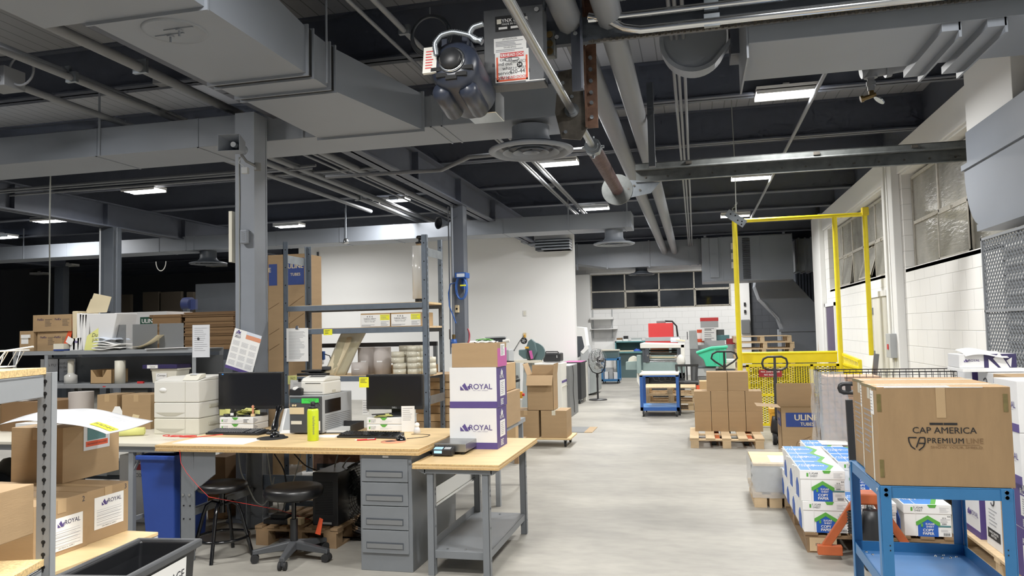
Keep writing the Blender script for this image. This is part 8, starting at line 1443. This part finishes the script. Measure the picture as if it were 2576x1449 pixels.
# blue cart with two large cartons
t = T('blue_cart', 'bright blue bolted steel cart carrying the two large cap cartons', 'cart', (.72, 3.48, 0)); w, d, zc = .49, .63, .845
m = MB(); m.box(0, w, 0, .004, zc-.05, zc); m.box(0, w, d-.004, d, zc-.05, zc); m.box(0, .004, 0, d, zc-.05, zc); m.box(w-.004, w, 0, d, zc-.05, zc); m.box(0, w, 0, d, zc-.006, zc-.003); m.build('top_tray', 'cart_blue', t, bevel=.001)
zl = .405; MB().box(0.004, w-.004, .004, d-.004, zl, zl+.003).build('lower_deck', 'cart_blue_top', t); m = MB(); m.box(0, w, 0, .004, zl, zl+.05); m.box(0, w, d-.004, d, zl, zl+.05); m.box(0, .004, 0, d, zl, zl+.05); m.box(w-.004, w, 0, d, zl, zl+.05); m.build('deck_rim', 'cart_blue', t, bevel=.001)
for x, sx in ((0, 1), (w, -1)):
    for y, sy in ((0, 1), (d, -1)):
        m = MB(); yy = y-sy*.005; m.box(min(x, x+sx*.042), max(x, x+sx*.042), min(yy, yy+sy*.004), max(yy, yy+sy*.004), .12, zc-.002); xx = x-sx*.005; m.box(min(xx, xx+sx*.004), max(xx, xx+sx*.004), min(yy, yy+sy*.042), max(yy, yy+sy*.042), .12, zc-.002); lg = m.build('leg', 'cart_blue', t, bevel=.001)
        m = MB()
        for z in (zc-.015, zc-.035):
            for dx in (.012, .032): 
                if dx == .012 or sy > 0: m.lathe([(0, .004), (.005, .003), (.0065, 0)], (x+sx*dx, yy-.0, z), 12, 'y') if False else m.cyl((x+sx*.022, yy-.004 if sy > 0 else yy+.0, z), (x+sx*.022, yy if sy > 0 else yy+.004, z), .0075, n=12)
        m.cyl((xx-.004 if sx > 0 else xx, y+sy*.02, zc-.02), (xx if sx > 0 else xx+.004, y+sy*.02, zc-.02), .0075, n=12); m.build('bolt', 'light_grey_plastic', lg)
        g = MB(); [g.box(x+sx*.026, x+sx*.031, yy-.0006, yy, z, z+.006) for z in (.60, .58)] if sy > 0 else None
        if sy > 0: g.build('square_hole', 'slot_black', lg)
        castor(t, x+sx*.03, y+sy*.03, .045)
m = MB(); [m.lathe([(0, .006), (.006, .004), (.007, 0)], (x, y, zl+.003), 12) for x, y in ((.05, d-.03), (.07, d-.07), (w-.14, d-.05), (w-.10, d-.03), (w-.08, d-.07), (w-.05, d-.05), (w-.12, d-.08))]; m.build('bolt', 'chrome', t)
def cap_box(label, x0, x1, y0, y1, logo):
    z0 = zc+.001; z1 = z0+.405; o = carton(label, x0, x1, y0, y1, z0, z1, 'cap_card', 'cap_carton', 'large cap cartons on the blue cart', 'x', tape_mt='tape_clear', bev=.006); w, d, h = x1-x0, y1-y0, z1-z0
    if logo:
        s = w/340.; f = -d/2-.0012     # metres per photo pixel
        def X(px): return (px-2393)*s
        def Z(py): return (1098-py)*s*.985+h/2
        card(o, 'f', X(2357), X(2391), Z(1065), Z(1059), f, 'black_matte', 'logo_bar'); card(o, 'f', X(2393), X(2427), Z(1065), Z(1059), f, 'black_matte', 'logo_bar')
        text('CAP AMERICA', 24.5*s, 'black_matte', o, 'f', X(2393), Z(1081), f-.0005, .012, sx=1.05); text('PREMIUM', 21*s, 'black_matte', o, 'f', X(2395), Z(1110), f-.0005, .02, sp=1.12); text('LINE', 21*s, 'cardboard_dark', o, 'f', X(2468), Z(1110), f-.0005, -.008, sp=1.05); text('SHOW YOUR SHIELD', 9.5*s, 'cardboard_dark', o, 'f', X(2422), Z(1128), f-.0005, 0, sx=1.45)
        m = MB(); m.box(X(2372), X(2480), f-.0006, f, Z(1121), Z(1120)); m.build('logo_rule', 'cardboard_dark', o)
        m = MB(); P2 = lambda *q: [(X(a), f-.0008, Z(b)) for a, b in q]
        def stroke(*q):
            for (a, b), (c, e) in zip(q, q[1:]): m.bar((X(a), f-.0004, Z(b)), (X(c), f-.0004, Z(e)), .0009, 3.4*s, (0, 1, 0)) if False else m.bar((X(a), f-.0004, Z(b)), (X(c), f-.0004, Z(e)), 3.2*s, .001, (0, 1, 0))
        stroke((2322, 1101), (2301, 1101), (2302, 1113), (2307, 1126), (2317, 1134)); stroke((2320, 1129), (2330, 1101), (2343, 1101), (2343, 1116), (2338, 1127), (2326, 1137)); stroke((2327, 1117), (2342, 1117)); m.build('shield_logo', 'black_matte', o)
        m = MB(); m.box(X(2376), X(2400), f-.0004, f, Z(1045), h); m.build('clear_tape', 'tape_tan', o)
        for px in (2228, 2549):
            for (ya, yb) in ((978, 1028), (1165, 1215)):
                if px > 2500 and ya > 1100: continue
                card(o, 'f', X(px-5), X(px+6), max(0, Z(yb)), min(h, Z(ya)), f, 'tape_olive', 'corner_tape')
        card(o, 'f', -w/2+.03, w/2-.1, h-.003, h, f, 'paper', 'top_paper'); card(o, 't', -w/2+.01, w/2-.22, -d/2+.005, -d/2+.05, h+.001, 'paper', 'top_label')
    for i in range(1):
        lines(o, 'l', -d/2+.04, d/2-.10, .10, h-.10, -w/2-.001, 'ink_soft', 9, .006, seed=3+logo, ragged=.5); card(o, 'l', d/2-.11, d/2-.055, h-.12, h-.02, -w/2-.0015, 'paper', 'shipping_label'); lines(o, 'l', d/2-.105, d/2-.065, h-.11, h-.03, -w/2-.0028, 'ink_soft', 6, .003)
        m = MB(); m.box(-w/2-.001, -w/2, -d/2+.09, -d/2+.11, 0, h); m.build('strap_tape', 'tape_clear', o)
        card(o, 'l', -d/2, d/2, h-.012, h, -w/2-.001, 'tape_olive', 'edge_tape')
    return o
mat('cap_card', '9a7c57', .75, noise=.07, nscale=5, bump=.05, bscale=40, stretch=(6, 6, 1)); mat('tape_olive', '6e6238', .35, noise=.3, nscale=30)
cap_box('large front carton printed CAP AMERICA PREMIUM LINE on the blue cart', .725, 1.225, 3.485, 3.785, 1); cap_box('large plain carton behind the printed one on the blue cart', .745, 1.225, 3.79, 4.09, 0)
# wire cage with film
t = T('wire_cage', 'large dark wire cage partly wrapped in clear film behind the blue cart', 'wire cage', (1.02, 6.95, 0)); w, d, z0, z1 = 1.12, .42, .36, 1.11
m = MB(); n = 23
for i in range(n): x = w*i/(n-1); [m.tube([(x, y, z0), (x, y, z1)], .003, 4) for y in (0, d)]
for i in range(9): y = d*i/8; [m.tube([(x, y, z0), (x, y, z1)], .003, 4) for x in (0, w)]
for i in range(16): z = z0+(z1-z0)*i/15; m.tube([(0, 0, z), (w, 0, z), (w, d, z), (0, d, z)], .003, 4, True)
m.build('cage_wires', 'dark_steel', t); MB().tube([(0, 0, z1), (w, 0, z1), (w, d, z1), (0, d, z1)], .005, 6, True).build('cage_rim', 'black_matte', t)
rnd = random.Random(8)
def fl(u, v): return (-.02-.03*abs(math.sin(v*7+u*5))*.5+.02*math.sin(u*13)*.4, -.06+u*(d+.08), z0+.1+(z1+.01-z0-.1)*v)
MB().grid(fl, 16, 20).build('film_wrap', 'wrap', t)
def fl2(u, v): return (-.03+u*.30*(1-.35*v), -.05-.02*abs(math.sin(v*9+u*6)), z0+.08+(z1+.01-z0-.08)*v)
MB().grid(fl2, 12, 20).build('film_wrap', 'wrap', t)
carton('pinkish tan carton inside the wire cage at left', 1.06, 1.42, 7.0, 7.34, .40, 1.02, 'salmon_card', tape=None) if False else None
mat('salmon_card', 'c9a184', .75)
carton('pinkish tan carton inside the wire cage, the taller one', 1.08, 1.50, 7.0, 7.34, .37, 1.07, 'salmon_card', tape='y', tape_mt=None); carton('pinkish tan carton inside the wire cage, right of the taller one', 1.54, 2.08, 7.0, 7.34, .37, .98, 'salmon_card', tape='y', tape_mt=None)
pallet('dark pallet raised under the wire cage', 1.58, 7.17, 1.12, .5, .14, mt='pallet_dark'); MB().box(1.03, 2.13, 6.97, 7.35, .141, .36).build('cage_plinth', 'dark_steel'); o = bpy.data.objects['cage_plinth']; tag(o, 'dark block between the pallet and the wire cage', 'plinth')
p = P(2200, 905, Y=8.6); t = T('metal_channel', 'silver metal channel leaning behind the wire cage', 'channel', (p.x-.02, 8.6, 0)); m = MB(); b = P(2178, 960, Y=8.6); m.bar((-.12, 0, 0), (P(2205, 890, Y=8.6).x-t.location.x, 0, P(2205, 890, Y=8.6).z), .05, .02); m.build('channel', 'chrome', t)
# printed boxes on a pallet at the wall
pallet('pallet along the right wall under the printed boxes', 2.15, 5.16, .92, 1.42, .12, mt='pallet_wood', nb=7).rotation_euler.z = 0
g = 'printed boxes along the right wall'; lv = ('bottom', 'second', 'third', 'top')
for k in range(4):
    z = .121+.27*k
    o = royal_box('white printed box, %s in the far stack along the right wall' % lv[k], -.145, .145, -.17, .17, 0, .268, group=g, sd='r'); o.location = (1.90, 5.68, z); o.rotation_euler = (0, 0, -PI/2)
    o = royal_box('purple-sided printed box, %s in the near stack along the right wall' % lv[k], -.16, .16, -.17, .17, 0, .268, group=g, sd='l'); o.location = (1.85-.06*(k > 1), 4.68, z); o.rotation_euler = (0, 0, -PI/2 if k > 1 else 0)
    o = carton('tan carton with white labels, %s in its stack between printed boxes' % lv[k], 1.73, 2.05, 4.89, 5.17, z, z+.268, 'cardboard', group='tan cartons along the right wall', tape=None); w, d = .32, .28
    for (u, v) in ((-.03, .15), (-.06, .03)): card(o, 'l', u-.0, u+.09, v, v+.10, -w/2-.001, 'paper', 'shipping_label'); lines(o, 'l', u+.01, u+.08, v+.01, v+.09, -w/2-.0022, 'ink_soft', 6, .004)
for k in range(3):
    z = .121+.36*k; o = carton('tall white bottle carton with a black band, %s of three by the right wall' % ('bottom', 'middle', 'top')[k], 1.74, 2.0, 5.2, 5.46, z, z+.358, 'royal_white', 'bottle_carton', 'bottle cartons along the right wall', tape=None); card(o, 'l', -.1, .1, .05, .11, -.131, 'black_matte', 'black_band'); text('HAND CRAFTED\nBOTTLED', .02, 'paper', o, 'l', 0, .08, -.1325, .02); lines(o, 'l', -.07, .07, .13, .24, -.1315, 'ink_soft', 5, .005); m = MB(); m.tube([(-.131, .03*math.cos(a), .29+.03*math.sin(a)) for a in [PI*1.8-i*PI*1.6/12 for i in range(13)]], .005, 6); m.build('arch_logo', 'ink', o)
o = carton('flat white printed lid box, topmost on the wall stacks, closed', 1.60, 1.95, 5.28, 5.58, 1.203, 1.225, 'paper', 'flat_box', tape=None)
t = T('printed_box', 'small white and purple printed box with a curled paper on top', 'box', (1.76, 5.45, 1.226)); w = .32; MB().box(-w/2, w/2, -.11, .11, 0, .085).build('box_body', 'royal_white', t, bevel=.003); card(t, 'f', -w/2+.14, w/2, 0, .085, -.1115, 'purple_dark', 'purple_panel'); crown(t, 'f', .07, .04, .13, -.1135, 'royal_white'); crown(t, 'f', -.12, .045, .025, -.1115, 'purple'); text('ROYAL', .02, 'purple', t, 'f', -.075, .045, -.1115, .02)
m = MB(); m.grid(lambda u, v: (-.13+.24*u, -.14+.2*v, .088+.02*v+.012*math.sin(u*5)-.05*max(0, .3-v)), 12, 8); m.build('curled_paper', 'paper', t, solid=.001)
# fittings on the right wall
p = P(2237, 868, X=XR-.1); t = T('switch_box', 'small grey electrical disconnect box on the white right-hand pier', 'switch box', (XR-.13, 11.1, p.z)); MB().box(-.05, .03, -.14, .1, -.16, .16).build('box_body', 'light_grey_plastic', t, bevel=.006); MB().box(-.06, -.05, -.05, .0, -.05, .02).build('lever', 'red', t); m = MB(); m.cyl((0, 0, .16), (0, 0, 3.7-p.z), .014, n=8); m.cyl((0, -.05, -.16), (0, -.05, -p.z), .014, n=8); m.build('conduit', 'white_plastic', t)
p = P(2055, 900, Y=17.7); t = T('broom_handle', 'long wooden handle leaning by the far corner of the right wall', 'pole', (p.x, 17.6, 0)); m = MB(); a = P(2060, 760, Y=17.6); m.cyl((-.0, 0, 0), (a.x-p.x, .0, a.z), .016, n=8); m.build('handle', 'cardboard', t)
t = T('junction_box', 'small dark grey round-cornered box on the far white pier by the yellow post', 'junction box', P(1876, 822, Y=YF-.3)); MB().box(-.13, .13, -.04, .049, -.22, .22).build('box_body', 'mid_grey_plastic', t, bevel=.02); m = MB(); [m.box(-.03, .03, .0, .045, z, z+.1) for z in (.42, .65)]; m.build('switches', 'black_matte', t)
p = P(2576, 150, Z=3.3)
# ================================================================ UNDER AND BEHIND THE BENCHES
def under(name, label, cat, px0, px1, yt, yb, Y, d, mt, z0=0, bevel=.004):
    x0, x1, a, b = PB(px0, px1, yt, yb, Y); z0 = a if z0 is None else z0; t = T(name, label, cat, ((x0+x1)/2, Y, z0)); MB().box((x0-x1)/2, (x1-x0)/2, 0, d, 0, b-z0).build('body', mt, t, bevel=bevel); t['w'] = x1-x0; t['h'] = b-z0; return t
t = under('black_locker', 'black steel locker standing behind the round stool', 'locker', 575, 640, 1145, 1320, 5.98, .3, 'black_plastic')
under('cardboard_box', 'brown carton in the shadow behind the round stool', 'box', 522, 566, 1150, 1290, 5.75, .3, 'cardboard_dark')
t = under('rusty_shelf', 'red-brown steel shelf frame with wrapped stacks seen under the bench', 'shelf', 788, 905, 1142, 1290, 6.55, .4, 'rust', 0)
w, h = t['w'], t['h']; MB().box(-w/2+.04, w/2-.04, -.006, .0, .12, h-.09).build('shelf_shade_sheet', 'slot_black', t)  # flat black sheet on the solid body, painted shade for the shelf inside
for i, (a, b) in enumerate(((.10, .30), (.36, .5))):
    o = T('wrapped_bundle', ['film-wrapped bundle under the bench, left of the fan', 'film-wrapped bundle under the bench, behind the fan'][i], 'bundle', (t.location.x-w/2+(a+b)/2*w*1.6, 6.535, h-.28)); m = MB(); [m.box(-.07, .07, -.008, .0, k*.02, k*.02+.014) for k in range(8)]; m.build('bundle_sheets', 'galv', o)
t = under('white_carton', 'white carton with bubble wrap under the bench behind the swivel stool', 'box', 722, 762, 1200, 1300, 6.15, .3, 'paper', .121); m = MB(); w, h = t['w'], t['h']; m.grid(lambda u, v: (-w/2+w*u, -.012-.01*math.sin(u*21)*math.sin(v*17), h+.11*v), 12, 8); m.build('bubble_wrap', 'wrap_dense', t)
crown(t, 'f', .03, h*.6, .07, -.003, 'purple')
t = under('white_carton', 'white carton with a red label band under the laminate table', 'box', 300, 372, 1145, 1300, 5.55, .3, 'royal_white', .0); w, h = t['w'], t['h']; card(t, 'f', .0, w/2, h*.78, h*.97, -.002, 'dark_red', 'red_label'); text('ULINE', .05, 'paper', t, 'f', w*.26, h*.9, -.0035, .03); text('ECONO', .04, 'ink', t, 'f', w*.26, h*.7, -.0035)
t = T('refuse_sack', 'black plastic sack slumped under the left end of the laminate table', 'sack', (P(10, 1180, Y=5.2).x, 5.25, 0)); m = MB(); m.lathe_sc([(0, 0), (.22, .02), (.26, .2), (.2, .42), (.09, .52), (.05, .56), (0, .57)], (0, 0, 0), 18, (1, .8, 1)); m.build('sack_film', 'black_gloss', t)
t = under('grey_bin', 'pale grey tote under the laminate table beside the stacked cartons', 'tote', 268, 320, 1160, 1230, 5.7, .3, 'light_grey_plastic', .35); MB().box(-t['w']/2-.3, t['w']/2+.3, -.02, .35, -.03, -.001).build('tote_shelf', 'dark_steel', t); [MB().box(x, x+.04, 0, .04, -.35, -.03).build('leg', 'dark_steel', t) for x in (-.4, .36)]
# thick bundle of grey service pipes on the third column
for i, dx in enumerate((.16, .22)): t = T('conduit', ['white conduit running down the dark left column', 'dark conduit beside the white one on the left column'][i], 'conduit', (-9.6-.1+dx*(i*1.5), 10.86, 1.0)); MB().cyl((0, 0, 0), (0, 0, 2.4), .012, n=8).build('pipe', 'light_grey_plastic' if i == 0 else 'dark_steel', t)
# coiled cable hanging near the motor, small ceiling junction boxes
p = P(1082, 60, Z=3.7); t = T('cable_coil', 'coiled dark cable loop hung from the beams left of the door motor', 'cable coil', (p.x, p.y, 3.62)); m = MB(); [m.tube([(r*math.cos(a), .01*j, r*math.sin(a)) for a in [2*PI*i/28 for i in range(28)]], .008, 6, True) for j, r in enumerate((.13, .14, .15))]; MB().cyl((0, 0, .15), (0, 0, .2), .005).build('hook', 'galv', t); m.build('cable', 'dark_steel', t)
for i, (px, py) in enumerate(((410, 208), (990, 500), (1383, 468))): p = P(px, py, Z=3.78); t = T('junction_box', ['flat pale junction box on the plank ceiling at top left', 'small round junction box near the second column light', 'small junction box on the conduit below the large diffuser'][i], 'junction box', (p.x, p.y, 3.76)); MB().box(-.07, .07, -.05, .05, 0, .055).build('box_body', 'pipe_paint', t, bevel=.006)
p = P(12, 210, Z=3.6); t = T('box_heater', 'grey square fixture with a coiled lead at the far left ceiling edge', 'fixture', (p.x, p.y, 3.55)); MB().box(-.12, .1, -.1, .1, 0, .16).build('fixture_body', 'pipe_paint', t, bevel=.006); m = MB(); m.tube([(.16+.12*math.cos(a), 0, .14+.12*math.sin(a)) for a in [2*PI*i/24 for i in range(24)]], .01, 6, True); m.build('lead', 'pipe_paint', t)
t = T('steel_post', 'dark vertical strut hanging between the two thick pipes', 'strut', (P(1637, 300, Y=7.2).x, 7.2, P(1637, 420, Y=7.2).z)); MB().box(-.03, .03, -.03, .03, 0, ZB-t.location.z).build('strut', 'dark_steel', t)
# floor debris and faint marks
t = T('paper_scrap', 'small torn white scrap caught inside the black garbage bin rim', 'scrap', P(455, 1378, Z=.6)); MB().ob((0, 0, 0), (.04, .03, .004), rz=.6, rx=.3).build('scrap', 'paper', t)
sc = bpy.context.scene
sc.view_settings.view_transform = 'Standard'; sc.view_settings.look = 'None'; sc.view_settings.exposure = -.6; sc.view_settings.gamma = 1.12
sc.cycles.max_bounces = 8; sc.cycles.diffuse_bounces = 4; sc.cycles.glossy_bounces = 3; sc.cycles.transparent_max_bounces = 12
sc.cycles.use_denoising = True; sc.cycles.sample_clamp_indirect = 6
sc.cycles.max_bounces = 6; sc.cycles.diffuse_bounces = 3; sc.cycles.glossy_bounces = 2; sc.cycles.transmission_bounces = 2; sc.cycles.transparent_max_bounces = 8
sc.cycles.use_adaptive_sampling = True; sc.cycles.adaptive_threshold = .05; sc.cycles.adaptive_min_samples = 12
